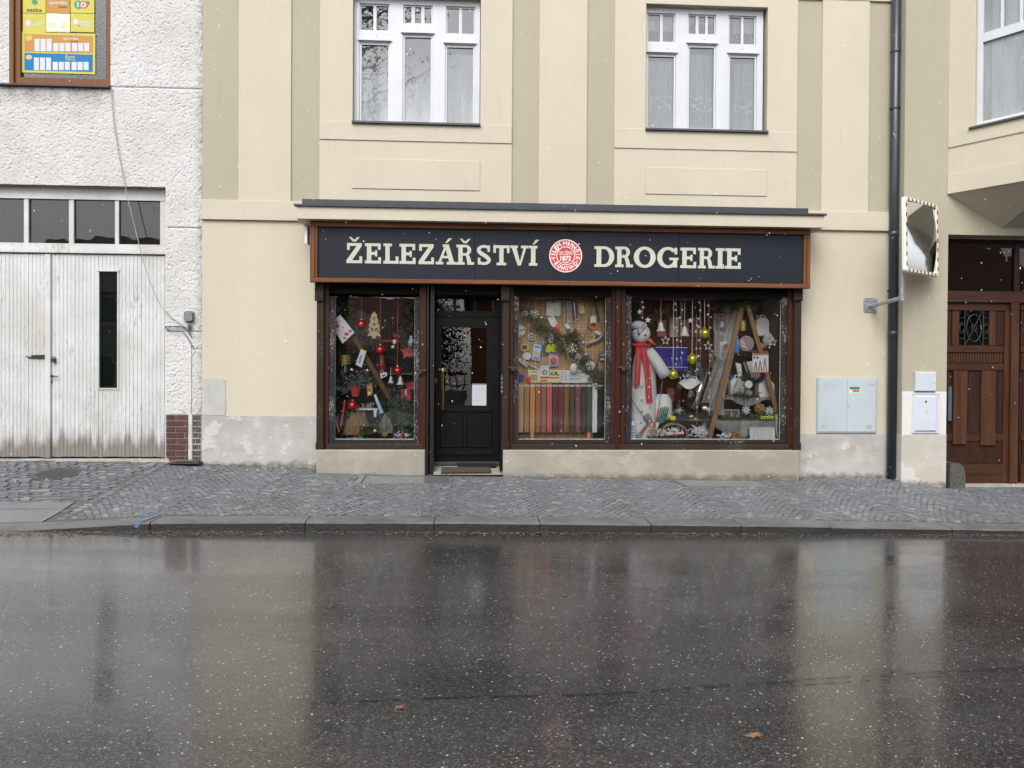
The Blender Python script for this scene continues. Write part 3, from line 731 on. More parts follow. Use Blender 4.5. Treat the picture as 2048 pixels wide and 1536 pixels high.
B().box(-13, 14, -.6, 9, 9.2, 9.35).build('eaves', mat((.25, .2, .16), .8), CH)
WL = 3.9
def strip(px0, px1, py=200, y=-.022, za=None, zb=TOP, name='lesene', m=None):
    return B().bevbox(WX(px0, py), WX(px1, py), y, 0, za if za is not None else zb1, zb, .004).build(name, m or mCRE, CH)
strip(478, 583); strip(1078, 1174, za=zb1 - .05); strip(1643, 1737)
b = B()
for px0, px1, W in ((640, 1024, W1), (1228.5, 1593, W2)):
    xa, xb = WX(px0), WX(px1)
    B().wall(xa, xb, zb1 - .06, TOP, -.022, 0, [W]).build('window_bay', mCRE, CH)
    zt_, zl_ = W[2] - .004, WZ(284, 832) if px0 < 900 else WZ(301, 1410)
    B().bevbox(xa + .002, xb - .002, -.036, -.022, zl_, zt_, .003).build('apron_band', mCRE, CH)
    pa, pb = W[0] + .0, W[1] - .0
    z0_, z1_ = (WZ(380, 832), WZ(321, 832)) if px0 < 900 else (WZ(391, 1410), WZ(338, 1410))
    B().bevbox(pa, pb, -.034, -.022, z0_, z1_, .003).build('apron_panel', mCRE, CH)
strip(404, 640, 420, -.04, zb0, zb1, 'string_course'); strip(1605, 1792, 440, -.04, zb0, zb1, 'string_course')
strip(1593, 1792, 1, -.03, WZ(2, 1690), WZ(-60, 1690), 'upper_band')
# plinth plaster
plz = WZ(832, 520)
B().wall(LX1 + .004, SX0, -.5, plz, -.012, 0, []).build('plinth', plaster_base('plinth_left', (.44, .43, .405), (.37, .36, .335), (.52, .51, .49), .12, plz), CH)
a = rect(405, 757, 452, 831, 0)
B().prism([(LX1 + .004, a[2]), (a[1] - .01, a[2] + .004), (a[1] + .004, a[2] + .1), (a[1] - .006, a[2] + .25), (a[1] - .002, a[3] - .02), (LX1 + .17, a[3] + .01), (LX1 + .08, a[3] - .012), (LX1 + .004, a[3] - .004)], -.008, 0).build('plaster_patch', mat((.43, .425, .40), .85, .12, 5, .3, 40), CH)
plr = WZ(868, 1690)
B().wall(SX1, RX0, -.5, plr, -.014, 0, []).build('plinth', plaster_base('plinth_right', (.44, .425, .40), (.36, .345, .31), (.52, .51, .50), -.04, plr, pf=.6), CH)

# -- risalit beside the doorway, with the painted-out white field and its own plinth
RY = -.25
B().wall(RX0, RX1, -.6, DZT + .0, RY, 0, []).build('risalit', mBEI, CH)
B().wall(RX0, 13, DZT, TOP, RY, 0, []).build('risalit', mBEI, CH)
zr1, zr0 = at(1850, 783, RY).z, at(1850, 869, RY).z
B().box(RX0 + .002, RX1 - .002, RY - .004, RY, zr0, zr1).build('white_field', mat((.62, .605, .575), .8, .04, 3), CH)
B().wall(RX0 - .006, RX1 - .001, -.6, zr0, RY - .012, -.02, []).build('risalit_plinth', plaster_base('plinth_risalit', (.50, .475, .425), (.46, .42, .36), (.57, .56, .545), -.12, zr0, pf=.55), CH)
# guard stone at the corner of the doorway
gs0, gs1 = at(1894, 950, -.2).x, at(1925, 950, -.2).x; gzt_ = at(1905, 924, -.2).z; gzb_ = -.2
prof = [(gs0, gzb_), (gs1, gzb_), (gs1 - .004, gzt_ - .16), (gs1 - .03, gzt_ - .07), (gs1 - .075, gzt_ - .015), (gs0 + .06, gzt_), (gs0, gzt_ - .003)]
B().prism(prof, -.27, -.05).build('guard_stone', mat((.22, .21, .19), .75, .5, 34, .6, 50, c2=(.035, .035, .033)), None, 'rounded stone wheel guard at the foot of the brown door jamb', 'guard stone')
# -- oriel: an oblique face that comes forward to the right, over a tapering underside
o0 = at(1896, 388, RY); zo = o0.z
v_ = ray(2048, 362); t_o = (zo - CZ) / v_.z; o1 = CAM + v_ * t_o
dr = Vector((o1.x - o0.x, o1.y - o0.y, 0)).normalized()
OL = 1.45
oe = o0 + dr * OL
def op(s_, z, n=0.):           # point s_ metres along the oblique face, pushed out n
    nn = Vector((dr.y, -dr.x, 0)); 
    if nn.y > 0: nn = -nn
    p = o0 + dr * s_ + nn * n; return (p.x, p.y, z)
def ray_oriel(px, py):
    nn = Vector((dr.y, -dr.x, 0)); v = ray(px, py); t_ = (o0 - CAM).dot(nn) / v.dot(nn); p = CAM + v * t_; return (p - o0).dot(dr), p.z
def obox(b, s0, s1, z0, z1, n0, n1):
    c = [op(s0, z0, n1), op(s1, z0, n1), op(s1, z0, n0), op(s0, z0, n0), op(s0, z1, n1), op(s1, z1, n1), op(s1, z1, n0), op(s0, z1, n0)]
    return b.add(c, [(0, 3, 2, 1), (4, 5, 6, 7), (0, 1, 5, 4), (1, 2, 6, 5), (2, 3, 7, 6), (3, 0, 4, 7)])
sa, zs1 = ray_oriel(1951, 120); _, zsill = ray_oriel(1955, 252); _, zba = ray_oriel(1897, 265); _, zbb = ray_oriel(1897, 296); _, zbc = ray_oriel(1897, 352)
sb_ = sa + 1.05
ob_ = B(); obox(ob_, 0, sa, zo, TOP, 0, -.2); obox(ob_, sb_, OL, zo, TOP, 0, -.2); obox(ob_, sa, sb_, zo, zsill, 0, -.2); obox(ob_, sa, sb_, zsill + 2.0, TOP, 0, -.2)
ob_.add([op(OL, zo), (oe.x + 3.2, oe.y, zo), (oe.x + 3.2, oe.y, TOP), op(OL, TOP)], [(0, 1, 2, 3)])
ob_.build('oriel', mCRE, CH)
ob_ = B(); obox(ob_, -.0, OL, zbb, zba, .016, 0); obox(ob_, 0, OL, zo - .002, zbc, .02, 0); ob_.build('oriel_band', mCRE, CH)
lowp = at(2003, 456, RY - .01)
un = B(); A = op(0, zo + .0005); Bc = op(OL, zo + .0005); C2 = (oe.x + 3.2, oe.y, zo + .0005); L1 = (lowp.x, RY, lowp.z); L2 = (lowp.x + 3.6, RY, lowp.z)
un.add([A, Bc, C2, L1, L2, (o0.x + 5, RY, zo)], [(0, 3, 1), (1, 3, 4, 2), (2, 4, 5)]); un.build('oriel_underside', mCRE, CH)
# its window
ow = B(); fw = .07
obox(ow, sa, sa + fw, zsill, zsill + 2, -.07, -.13); obox(ow, sb_ - fw, sb_, zsill, zsill + 2, -.07, -.13); obox(ow, sa + fw, sb_ - fw, zsill, zsill + .07, -.07, -.13)
_, ztrn = ray_oriel(1962, 82); obox(ow, sa + fw, sb_ - fw, ztrn - .0, ztrn + .12, -.06, -.13)
for k in (1, 2, 3): s_ = sa + fw + (sb_ - sa - 2 * fw) * k / 4; obox(ow, s_ - .018, s_ + .018, ztrn + .12, zsill + 2, -.075, -.125)
WFR = NT('white_window_paint'); f_ = WFR.noise(20, 5, .7, (1, 1, .2))
WFRM = WFR.out(WFR.mix(WFR.rng(f_, .66, .76, 0, .6), WFR.mix(WFR.rng(WFR.noise(3, 3), .3, .7), (.55, .565, .60), (.60, .61, .64)), (.42, .40, .37)), .45, WFR.bump(f_, .15, .004))
own = ow.build('window', WFRM, CH, label='oriel window with white frame, its right side cut by the picture edge')
gpn = B(); obox(gpn, sa + fw, sb_ - fw, zsill + .07, ztrn, -.100, -.104); gpn.build('pane', glass('oriel_pane', fog_lift=(zsill - 3, zsill + 4, .55)), own)  # milky film on both oriel panes, added to brighten them
gpn = B(); obox(gpn, sa + fw, sb_ - fw, ztrn + .12, zsill + 2, -.100, -.104); gpn.build('pane', glass('oriel_pane', fog_lift=(zsill - 3, zsill + 4, .55)), own)
si = B(); obox(si, sa - .06, sb_ + .06, zsill - .03, zsill - .002, .05, -.1); si.build('sill', mat((.055, .058, .062), .4, .1), own)
def curtain(fn, n, m, label, cat='curtain'):
    b = B(); b.grid(fn, n, 4); return b.build('curtain', m, None, label, cat, 'curtains behind the upper windows', smooth=True)
def oc(u, v):
    s_ = sa + .16 + (sb_ - sa - .2) * u; return op(s_, zsill + .04 + 1.75 * v, -.135 + .010 * sin(u * 60) + .006 * sin(u * 23))
curtain(oc, 160, sheer('net_curtain', (.88, .90, .92), .93), 'pleated white curtain inside the oriel window at top right')

# -- the two upper windows
def upper_window(W, K, dirt):  # dirt: condensation on the left window, brightening haze on the right one
    """K: picture measures of the panes"""
    Y = .11; x0, x1, z0, z1 = W
    sash, lights, px_out, zr = K['sash'], K['light'], K['out'], K['zref']
    xo0, xo1 = at(px_out[0], 150, Y).x, at(px_out[1], 150, Y).x
    Zp = lambda py, px: at(px, py, Y).z
    fb = B(); cells = []
    for a, c, t_, b_ in sash: cells.append((at(a, 150, Y).x, at(c, 150, Y).x, Zp(b_, (a + c) / 2), Zp(t_, (a + c) / 2)))
    top = []
    for a, c, b_ in lights: top.append((at(a, 30, Y).x, at(c, 30, Y).x, Zp(b_, (a + c) / 2), z1 - .10))
    holes_ = [(c[0] - .028, c[1] + .028, c[2] - .03, c[3] + .035) for c in cells]
    th = []
    gi = 0
    for g in K['groups']:
        q = top[gi:gi + g]; th.append((q[0][0] - .02, q[-1][1] + .02, q[0][2] - .02, q[0][3] + .02)); gi += g
    fb.wall(xo0, xo1, z0 + .004, z1 + .02, Y - .03, Y + .05, holes_ + th)
    wn_ = fb.build('window', WFRM, CH, label=K['label'])
    gl = glass('upper_pane', ior=1.75, wob=.06, fog_lift=dirt)
    for h, c in zip(holes_, cells):
        s_ = B().wall(h[0] + .002, h[1] - .002, h[2] + .002, h[3] - .002, Y - .012, Y + .035, [c]); s_.build('sash', WFRM, wn_)
        B().box(c[0], c[1], Y + .01, Y + .014, c[2], c[3]).build('pane', gl, wn_)
        B().prism([(h[0] - .025, h[3] + .012), (h[1] + .025, h[3] + .012), (h[1] + .02, h[3] + .034), (h[0] - .02, h[3] + .034)], Y - .055, Y - .03).build('drip_mould', WFRM, wn_)
    gi = 0
    for g, h in zip(K['groups'], th):
        q = top[gi:gi + g]; gi += g
        B().wall(h[0] + .002, h[1] - .002, h[2] + .002, h[3] - .002, Y - .006, Y + .035, q).build('top_light', WFRM, wn_)
        for c in q: B().box(c[0], c[1], Y + .01, Y + .014, c[2], c[3]).build('pane', gl, wn_)
    B().bevbox(x0 - .004, x1 + .004, -.075, Y, z0 - .028, z0 + .003, .004).build('sill', mat((.055, .060, .068), .4, .12), wn_)
    for k in (.18, .5, .82): x = xo0 + (xo1 - xo0) * k; B().lathe([(.006, -.004), (.006, .0)], (x, Y - .03, holes_[0 if k < .3 else (1 if k < .6 else 2)][3] + .075), 8, 'y').build('bolt', mat((.05, .05, .05), .5), wn_)
    return cells
upper_window(W1, dict(out=(708.5, 959.5), zref=0, groups=(2, 3, 2), label='white casement with fogged panes, above the left of the shop sign',
    sash=((723.4, 776.5, 90.5, 244.5), (809.5, 861.4, 75.6, 247), (894, 946, 96, 249.5)), light=((723, 747, 60.5), (753, 776.5, 61), (810, 823, 46.5), (829.7, 842.5, 47), (849, 862.5, 47.5), (895, 918, 67), (924, 947.5, 68))), (W1[2] - .1, W1[2] + 1.15, .75))
upper_window(W2, dict(out=(1291, 1524), zref=0, groups=(2, 3, 2), label='white casement with lace curtains, above the right of the shop sign',
    sash=((1296, 1347, 114, 256), (1378, 1427, 96, 257.5), (1459, 1508.5, 116, 261)), light=((1296.5, 1320, 83.5), (1325.5, 1347, 84), (1378, 1391.3, 68), (1397, 1410.3, 68.5), (1415.5, 1428.5, 69), (1459, 1481.5, 88.5), (1487, 1508.5, 89))), (W2[2] - .6, W2[2] + 2.2, .30))  # last tuple: pale haze put on these panes to look brighter
cur = sheer('upper_curtain', (.88, .90, .92), .93)
xq = W1[0] + (W1[1] - W1[0]) * .68
curtain(lambda u, v: (W1[0] + .05 + (xq - W1[0] - .06) * u, .185 + .010 * sin(u * 50) + .006 * sin(u * 21), W1[2] + .03 + .70 * v), 140, cur, 'low net curtain behind the left and middle fogged panes')
curtain(lambda u, v: (xq + (W1[1] - .04 - xq) * u, .185 + .006 * sin(u * 24), W1[2] + .03 + 1.02 * v), 60, cur, 'taller pale curtain behind the right fogged pane')
lace = NT('lace'); lz = lace.z()
wv = lace.n('ShaderNodeTexVoronoi', {'Vector': lace.pos((1, 1, 1)), 'Scale': 13.}).outputs['Distance']
band = lace.mth('MULTIPLY', lace.rng(lz, W2[2] + .30, W2[2] + .36), lace.rng(lz, W2[2] + .58, W2[2] + .50))
band2 = lace.rng(lz, W2[2] + .14, W2[2] + .06)
motif = lace.mth('MULTIPLY', lace.mth('MAXIMUM', band, band2), lace.rng(wv, .50, .42))
op_ = lace.mth('ADD', lace.rng(lace.noise(45, 2, .5, (1, .1, .02)), .35, .65, .52, .74), lace.mth('MULTIPLY', motif, .30))
dfl = lace.n('ShaderNodeBsdfDiffuse', {0: (.82, .85, .88, 1)}); trl = lace.n('ShaderNodeBsdfTransparent')
mxl = lace.n('ShaderNodeMixShader', {0: op_, 1: trl.outputs[0], 2: dfl.outputs[0]}); lace.n('ShaderNodeOutputMaterial', {0: mxl.outputs[0]})
for k, (a, c) in enumerate(((1293, 1352), (1376, 1432), (1462, 1504))):
    xa, xb = at(a, 180, .3).x, at(c, 180, .3).x; zt = at(a, (130, 116, 134)[k], .3).z
    curtain(lambda u, v: (xa + (xb - xa) * u, .178 + .010 * sin(u * 40 + k), W2[2] + .03 + (zt - W2[2] - .03) * v), 70, lace.m, ('left', 'middle', 'right')[k] + ' lace curtain panel inside the upper window over the shop name\'s right word')
    B().grid(lambda u, v: (xa + (xb - xa) * u, .21 + .01 * sin(u * 30), zt + .45 + .45 * v), 30, 2).build('curtain', cur, None, ('left', 'middle', 'right')[k] + ' short valance in the top lights of the right upper window', 'curtain', 'curtains behind the upper windows')
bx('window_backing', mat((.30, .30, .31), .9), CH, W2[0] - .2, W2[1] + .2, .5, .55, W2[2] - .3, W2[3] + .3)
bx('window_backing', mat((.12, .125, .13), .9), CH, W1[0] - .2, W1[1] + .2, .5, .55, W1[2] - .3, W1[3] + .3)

# ================================================================== CANOPY AND SIGN
can = thing('canopy', (1.3, -.25, 2.6), 'cream cornice with dark metal flashing above the shop sign', 'canopy')
CYF = -.48
cx0, cx1 = at(593, 425, CYF).x, at(1648, 440, CYF).x; cz1, cz0 = at(1120, 421.5, CYF).z, at(1120, 446, CYF).z
b = B(); b.add([(cx0, CYF, cz0), (cx1, CYF, cz0), (cx1, CYF, cz1), (cx0, CYF, cz1), (cx0, -.001, cz0), (cx1, -.001, cz0), (cx1, -.001, cz1 + .1), (cx0, -.001, cz1 + .1)],
      [(0, 1, 2, 3), (4, 0, 3, 7), (1, 5, 6, 2), (4, 5, 1, 0), (3, 2, 6, 7)]); b.build('cornice', mCRE, can)
FLA = mat((.030, .036, .048), .38, .15, 4, .1, 30, coat=.1)
b = B().bevbox(cx0 - .03, cx1 + .03, CYF - .03, CYF + .05, cz1 - .002, cz1 + .022, .003)
b.add([(cx0 - .03, CYF - .03, cz1 + .022), (cx1 + .03, CYF - .03, cz1 + .022), (cx1 + .0, -.03, cz1 + .118), (cx0 + .0, -.03, cz1 + .118)], [(0, 1, 2, 3)]); b.build('flashing', FLA, can)
B().bevbox(at(604, 394, -.05).x, at(1617, 415, -.05).x, -.05, -.024, cz1 + .10, cz1 + .15, .003).build('wall_flashing', FLA, can)
B().bevbox(at(604, 400, -.3).x, at(1617, 415, -.3).x, -.30, -.03, cz1 + .02, at(1110, 407, -.30).z, .004).build('upstand', FLA, can)
n_ = 5
for k in range(1, n_):                                   # standing seams
    x = cx0 + (cx1 - cx0) * k / n_
    B().add([(x - .006, CYF - .02, cz1 + .026), (x + .006, CYF - .02, cz1 + .026), (x + .006, -.04, cz1 + .124), (x - .006, -.04, cz1 + .124), (x, CYF - .02, cz1 + .036), (x, -.04, cz1 + .134)], [(0, 4, 5, 3), (1, 2, 5, 4), (0, 1, 4)]).build('seam', FLA, can)

SY = -.33
sg = thing('shop_sign', (1.25, SY + .1, 1.9), 'long dark shop sign with cream slab letters and red round emblem in wooden frame', 'sign')
sx0, sx1, sz0, sz1 = rect(621, 446, 1619, 571, SY)
ix0, ix1, iz0, iz1 = rect(635.5, 461.5, 1607, 563, SY)
SWX, SWZ = wood((.21, .082, .032), .42, .5, 26, 'x'), wood((.21, .082, .032), .42, .5, 26, 'z')
B().box(sx0 + .02, sx1 - .02, SY + .03, -.02, sz0 + .03, sz1).build('sign_box', mat((.03, .016, .010), .6), sg)
js = [ix0, at(949, 505, SY).x, at(1358, 520, SY).x, ix1]
tn = NT('navy_board'); nb = tn.mix(tn.rng(tn.noise(1.2, 4), .3, .7), (.0115, .014, .022), (.015, .0175, .026))
NAVY = tn.out(nb, .45, tn.bump(tn.noise(60, 2), .03, .004), Specular_IOR_Level=.22)
for k in range(3): B().bevbox(js[k] + .002, js[k + 1] - .002, SY + .012, SY + .03, iz0 - .02, iz1 + .02, .002).build('sign_panel', NAVY, sg)
mid = (sx0 + sx1) / 2 + .05
for a, c in ((sx0, mid - .001), (mid + .001, sx1)):
    B().bevbox(a, c, SY - .045, SY + .04, sz0, sz0 + .052, .006).build('frame_rail', SWX, sg)
    B().bevbox(a + (.055 if a == sx0 else 0), c - (.055 if c == sx1 else 0), SY - .025, SY + .03, sz0 + .054, iz0, .006).build('frame_bead', SWX, sg)
    B().bevbox(a, c, SY - .03, SY + .04, iz1, sz1, .006).build('frame_rail', SWX, sg)
for a, c in ((sx0, ix0 - .035), (ix1 + .035, sx1)): B().bevbox(a, c, SY - .032, SY + .04, sz0 + .053, iz1 - .001, .005).build('frame_stile', SWZ, sg)
for a, c in ((ix0 - .034, ix0), (ix1, ix1 + .034)): B().bevbox(a, c, SY - .02, SY + .03, iz0 + .001, iz1 - .001, .005).build('frame_bead', SWZ, sg)
# slab-serif capitals drawn stroke by stroke in a 1 x 1 box
def arc(cx, cy, rx, ry, ix, iy, a0, a1, n=18):
    o = [(cx + rx * cos(radians(a0 + (a1 - a0) * i / n)), cy + ry * sin(radians(a0 + (a1 - a0) * i / n))) for i in range(n + 1)]
    q = [(cx + ix * cos(radians(a0 + (a1 - a0) * i / n)), cy + iy * sin(radians(a0 + (a1 - a0) * i / n))) for i in range(n + 1)]
    return [('Q', [o[i], o[i + 1], q[i + 1], q[i]]) for i in range(n)]
def Rr(*a): return ('Q', [(a[0], a[1]), (a[2], a[1]), (a[2], a[3]), (a[0], a[3])])
def Pg(*p): return ('Q', list(p))
def path(pts, wd):
    o = []
    L_, R_ = [], []
    for i, p in enumerate(pts):
        a, c = pts[max(0, i - 1)], pts[min(len(pts) - 1, i + 1)]; dx, dy = c[0] - a[0], c[1] - a[1]; l = math.hypot(dx, dy); nx_, ny_ = -dy / l * wd(i / (len(pts) - 1)) / 2, dx / l * wd(i / (len(pts) - 1)) / 2
        L_.append((p[0] + nx_, p[1] + ny_)); R_.append((p[0] - nx_, p[1] - ny_))
    return [('Q', [L_[i], L_[i + 1], R_[i + 1], R_[i]]) for i in range(len(pts) - 1)]
def scurve():
    pts = []
    for i in range(13): a = radians(20 + 160 * i / 12 + 0); pts.append((.38 + .27 * cos(a), .735 + .20 * sin(a)))
    for i in range(1, 10): a = i / 10; pts.append((.11 + .02 * a + (.62 - .13) * a * a * (3 - 2 * a), .735 - .47 * a))
    for i in range(13): a = radians(0 - 160 * i / 12); pts.append((.37 + .27 * cos(a), .265 - .20 * sin(-a)))
    return path(pts, lambda t_: .13 + .07 * math.exp(-((t_ - .5) / .22) ** 2))
GL = {
 'E': (.80, [Rr(.1, 0, .32, 1), Rr(.32, 0, .66, .14), Rr(0, 0, .1, .14), Rr(.32, .86, .64, 1), Rr(0, .86, .1, 1), Rr(.32, .43, .50, .57), Rr(.66, 0, .80, .31), Rr(.64, .69, .78, 1), Rr(.50, .35, .61, .65)]),
 'L': (.78, [Rr(.1, 0, .32, 1), Rr(0, .87, .1, 1), Rr(.32, .87, .44, 1), Rr(0, 0, .1, .14), Rr(.32, 0, .63, .14), Rr(.63, 0, .78, .36)]),
 'Z': (.80, [Rr(.03, .66, .17, 1), Rr(.17, .86, .78, 1), Pg((.52, .86), (.78, .86), (.28, .14), (0, .14)), Rr(0, 0, .66, .14), Rr(.66, 0, .80, .34)]),
 'A': (1.0, [Pg((.13, .13), (.26, .13), (.54, .87), (.42, .87)), Pg((.46, .87), (.68, .87), (.90, .13), (.66, .13)), Rr(.27, .31, .70, .43), Rr(0, 0, .38, .13), Rr(.54, 0, 1.0, .13), Rr(.34, .87, .66, 1)]),
 'R': (.90, [Rr(.1, .13, .32, .87), Rr(0, 0, .43, .13), Rr(0, .87, .48, 1), Rr(.32, .46, .48, .58)] + arc(.48, .73, .28, .27, .09, .145, -90, 90, 12) + [Pg((.44, .50), (.62, .50), (.70, .40), (.50, .40)), Pg((.50, .40), (.70, .40), (.77, .13), (.56, .13)), Rr(.56, 0, .92, .13)]),
 'S': (.76, scurve() + [Rr(.55, .66, .67, .98), Rr(.08, .02, .20, .36)]),
 'T': (.84, [Rr(.31, .13, .53, .86), Rr(.17, 0, .67, .13), Rr(0, .86, .84, 1), Rr(0, .62, .13, .86), Rr(.71, .62, .84, .86)]),
 'V': (.96, [Rr(0, .87, .40, 1), Rr(.56, .87, .96, 1), Pg((.09, .87), (.33, .87), (.56, .0), (.40, .0)), Pg((.70, .87), (.83, .87), (.56, .0), (.46, .0))]),
 'I': (.42, [Rr(.1, .13, .32, .87), Rr(0, 0, .42, .13), Rr(0, .87, .42, 1)]),
 'D': (.92, [Rr(.1, .13, .32, .87), Rr(0, 0, .44, .13), Rr(0, .87, .44, 1)] + arc(.44, .5, .48, .50, .25, .37, -90, 90, 18)),
 'O': (.98, arc(.49, .5, .49, .52, .26, .38, 0, 360, 32)),
 'G': (.98, arc(.49, .5, .49, .52, .26, .38, 42, 326, 26) + [Rr(.55, .38, .96, .50), Rr(.73, .02, .90, .38), Rr(.78, .66, .90, .98)]),
}
HAC = [Pg((.16, 1.30), (.28, 1.30), (.44, 1.16), (.36, 1.08)), Pg((.60, 1.30), (.72, 1.30), (.52, 1.08), (.44, 1.16)), Pg((.36, 1.08), (.44, 1.16), (.52, 1.08))]
ACU = [Pg((.40, 1.07), (.50, 1.07), (.74, 1.31), (.56, 1.31))]
LET = mat(lin('#e3e1cf', .66), .55, .04, 3, spec=.25)
def letter(ch, px0, px1, zb, zt, acc=None):
    wd, st = GL[ch]; xa, xb = at(px0, 513, SY).x, at(px1, 513, SY).x; k = (xb - xa) / wd; h = zt - zb; b = B()
    st = list(st) + ([('Q', [(p[0] + (wd - .88) / 2 * 1, p[1]) for p in q[1]]) for q in acc] if acc else [])
    for i, (_, poly) in enumerate(st):
        y = SY + .0085 - .00012 * i; b.prism([(xa + k * x, zb + h * z) for x, z in poly], y, SY + .0119)
    b.build('letter', LET, sg)
zlb, zlt = at(880, 528.5, SY).z, at(880, 488.5, SY).z
c_ = lambda v: 580 + v / 3.793
for ch, a, c, acc in (('Z', 427, 547, HAC), ('E', 567, 690, None), ('L', 708, 823, None), ('E', 830, 952, None), ('Z', 975, 1092, None), ('A', 1105, 1260, ACU), ('R', 1262, 1395, HAC), ('S', 1413, 1530, None), ('T', 1543, 1665, None), ('V', 1670, 1810, None), ('I', 1813, 1878, ACU)):
    letter(ch, c_(a), c_(c), zlb, zlt, acc)
c_ = lambda v: 1080 + v / 3.531
for ch, a, c in (('D', 385, 525), ('R', 533, 655), ('O', 663, 818), ('G', 828, 982), ('E', 992, 1105), ('R', 1117, 1235), ('I', 1243, 1305), ('E', 1310, 1420)):
    letter(ch, c_(a), c_(c), at(1335, 535.5, SY).z, at(1335, 494.5, SY).z)
# round emblem
ec = at(1131.5, 511.5, SY); er = 33.6 * S(SY); RED, WH = mat('#c8423c', .45, .03), mat('#f6ecec', .45, .02)
def disc(r, y, m, n=48, r_in=None):
    b = B()
    if r_in is None: b.prism([(ec.x + r * cos(2 * pi * i / n), ec.z + r * sin(2 * pi * i / n)) for i in range(n)], y, SY + .0119)
    else:
        for i in range(n):
            a0, a1 = 2 * pi * i / n, 2 * pi * (i + 1) / n
            b.add([(ec.x + rr_ * cos(a), y, ec.z + rr_ * sin(a)) for rr_, a in ((r, a0), (r, a1), (r_in, a1), (r_in, a0))], [(3, 2, 1, 0)])
    return b
em = disc(er, SY + .008, RED).build('emblem', RED, sg, label='red round emblem with white ring lettering')
disc(er * .985, SY + .0065, WH, r_in=er * .93).build('emblem_ring', WH, em); disc(er * .56, SY + .0065, WH, r_in=er * .515).build('emblem_ring', WH, em)
def ctext(s_, a0, a1, r, h, flip=False):
    n = len(s_)
    for i, ch in enumerate(s_):
        if ch == ' ': continue
        a = radians(a0 + (a1 - a0) * (i / (n - 1))); cx_, cz_ = ec.x + r * cos(a), ec.z + r * sin(a)
        wd = h * (.30 if ch in 'IÍ' else .42 if ch in 'n' else .2 if ch == '.' else .95 if ch == 'M' else .72); hh = h * (1.25 if ch in 'ÉŘÍ' else .6 if ch == 'n' else .2 if ch == '.' else 1)
        if ch == '.': cz_ -= 0
        text(ch, cx_ - wd / 2, cx_ + wd / 2, cz_ - hh / 2, cz_ + hh / 2, SY + .006, WH, em, .03, rot=a - pi / 2 if not flip else a + pi / 2)
ctext('VILÉM', 191, 124, er * .745, er * .265); ctext('MINAŘÍK', 93, -11, er * .745, er * .265)
ctext('RONOV', 221, 292, er * .745, er * .265, True); ctext('n.', 303, 312, er * .77, er * .26, True); ctext('D.', 322, 337, er * .76, er * .28, True)
for a in (204, -24): B().lathe([(er * .035, -.001), (er * .035, .001)], (ec.x + er * .745 * cos(radians(a)), SY + .006, ec.z + er * .745 * sin(radians(a))), 10, 'y').build('emblem_dot', WH, em)
text('ZALOŽENO', ec.x - er * .40, ec.x + er * .41, ec.z + er * .06, ec.z + er * .33, SY + .006, WH, em, .01)
text('1872', ec.x - er * .32, ec.x + er * .32, ec.z - er * .30, ec.z - er * .0, SY + .006, WH, em, .03)
b = B(); k = er
b.prism([(ec.x - .20 * k, ec.z - .36 * k), (ec.x, ec.z - .46 * k), (ec.x, ec.z - .39 * k), (ec.x - .17 * k, ec.z - .33 * k)], SY + .006, SY + .0075).prism([(ec.x + .20 * k, ec.z - .36 * k), (ec.x, ec.z - .46 * k), (ec.x, ec.z - .39 * k), (ec.x + .17 * k, ec.z - .33 * k)], SY + .0061, SY + .0075); b.build('emblem_tick', WH, em)
# small white alarm box hung on the left end of the sign
p = at(617, 475, -.2); B().prism([(p.x - .0, p.z + .14), (p.x - .035, p.z + .10), (p.x - .04, p.z - .08), (p.x - .0, p.z - .1)], -.28, -.12).build('alarm_box', mat((.7, .7, .7), .4), None, 'white alarm box on the left end of the shop sign', 'alarm')

# ================================================================== SHOPFRONT
SF = thing('shopfront', (1.3, -.15, 0), 'dark brown timber shopfront with three display windows and a recessed door', 'shopfront')
PY = -.22                                        # face of the posts
ztop = sz0 + .03
DARKW = wood((.036, .021, .015), .5, .5, 26, 'z', worn=(.11, .085, .068), wornf=.78)
REDW = wood((.055, .019, .010), .45, .42, 26, 'z', worn=(.055, .04, .034), wornf=.84)
DARKX = wood((.045, .028, .021), .5, .5, 26, 'x', worn=(.11, .09, .075), wornf=.78)
PEEL = wood((.026, .020, .021), .55, .6, 30, 'z', worn=(.30, .28, .26), wornf=.735)
PEELX = wood((.026, .020, .021), .55, .6, 30, 'x', worn=(.34, .32, .30), wornf=.80)
HEAD = mat((.006, .0045, .004), .6, .3, 8, spec=.12)
plt = at(1300, 900, PY).z
CONC = plaster_base('shop_plinth', (.345, .315, .26), (.29, .265, .22), (.38, .36, .31), -.02, plt, grime=(.12, .11, .085), pf=.66)
PLY = -.245
px_a, px_b, px_c, px_d = at(632.5, 920, PLY).x, at(850, 920, PLY).x, at(1006, 920, PLY).x, at(1599, 930, PLY).x
for a, c in ((px_a, px_b), (px_c, px_d)): B().bevbox(a, c, PLY, .3, -.5, plt, .012).build('plinth', CONC, SF)
def vx(px, Y): return at(px, 740, Y).x
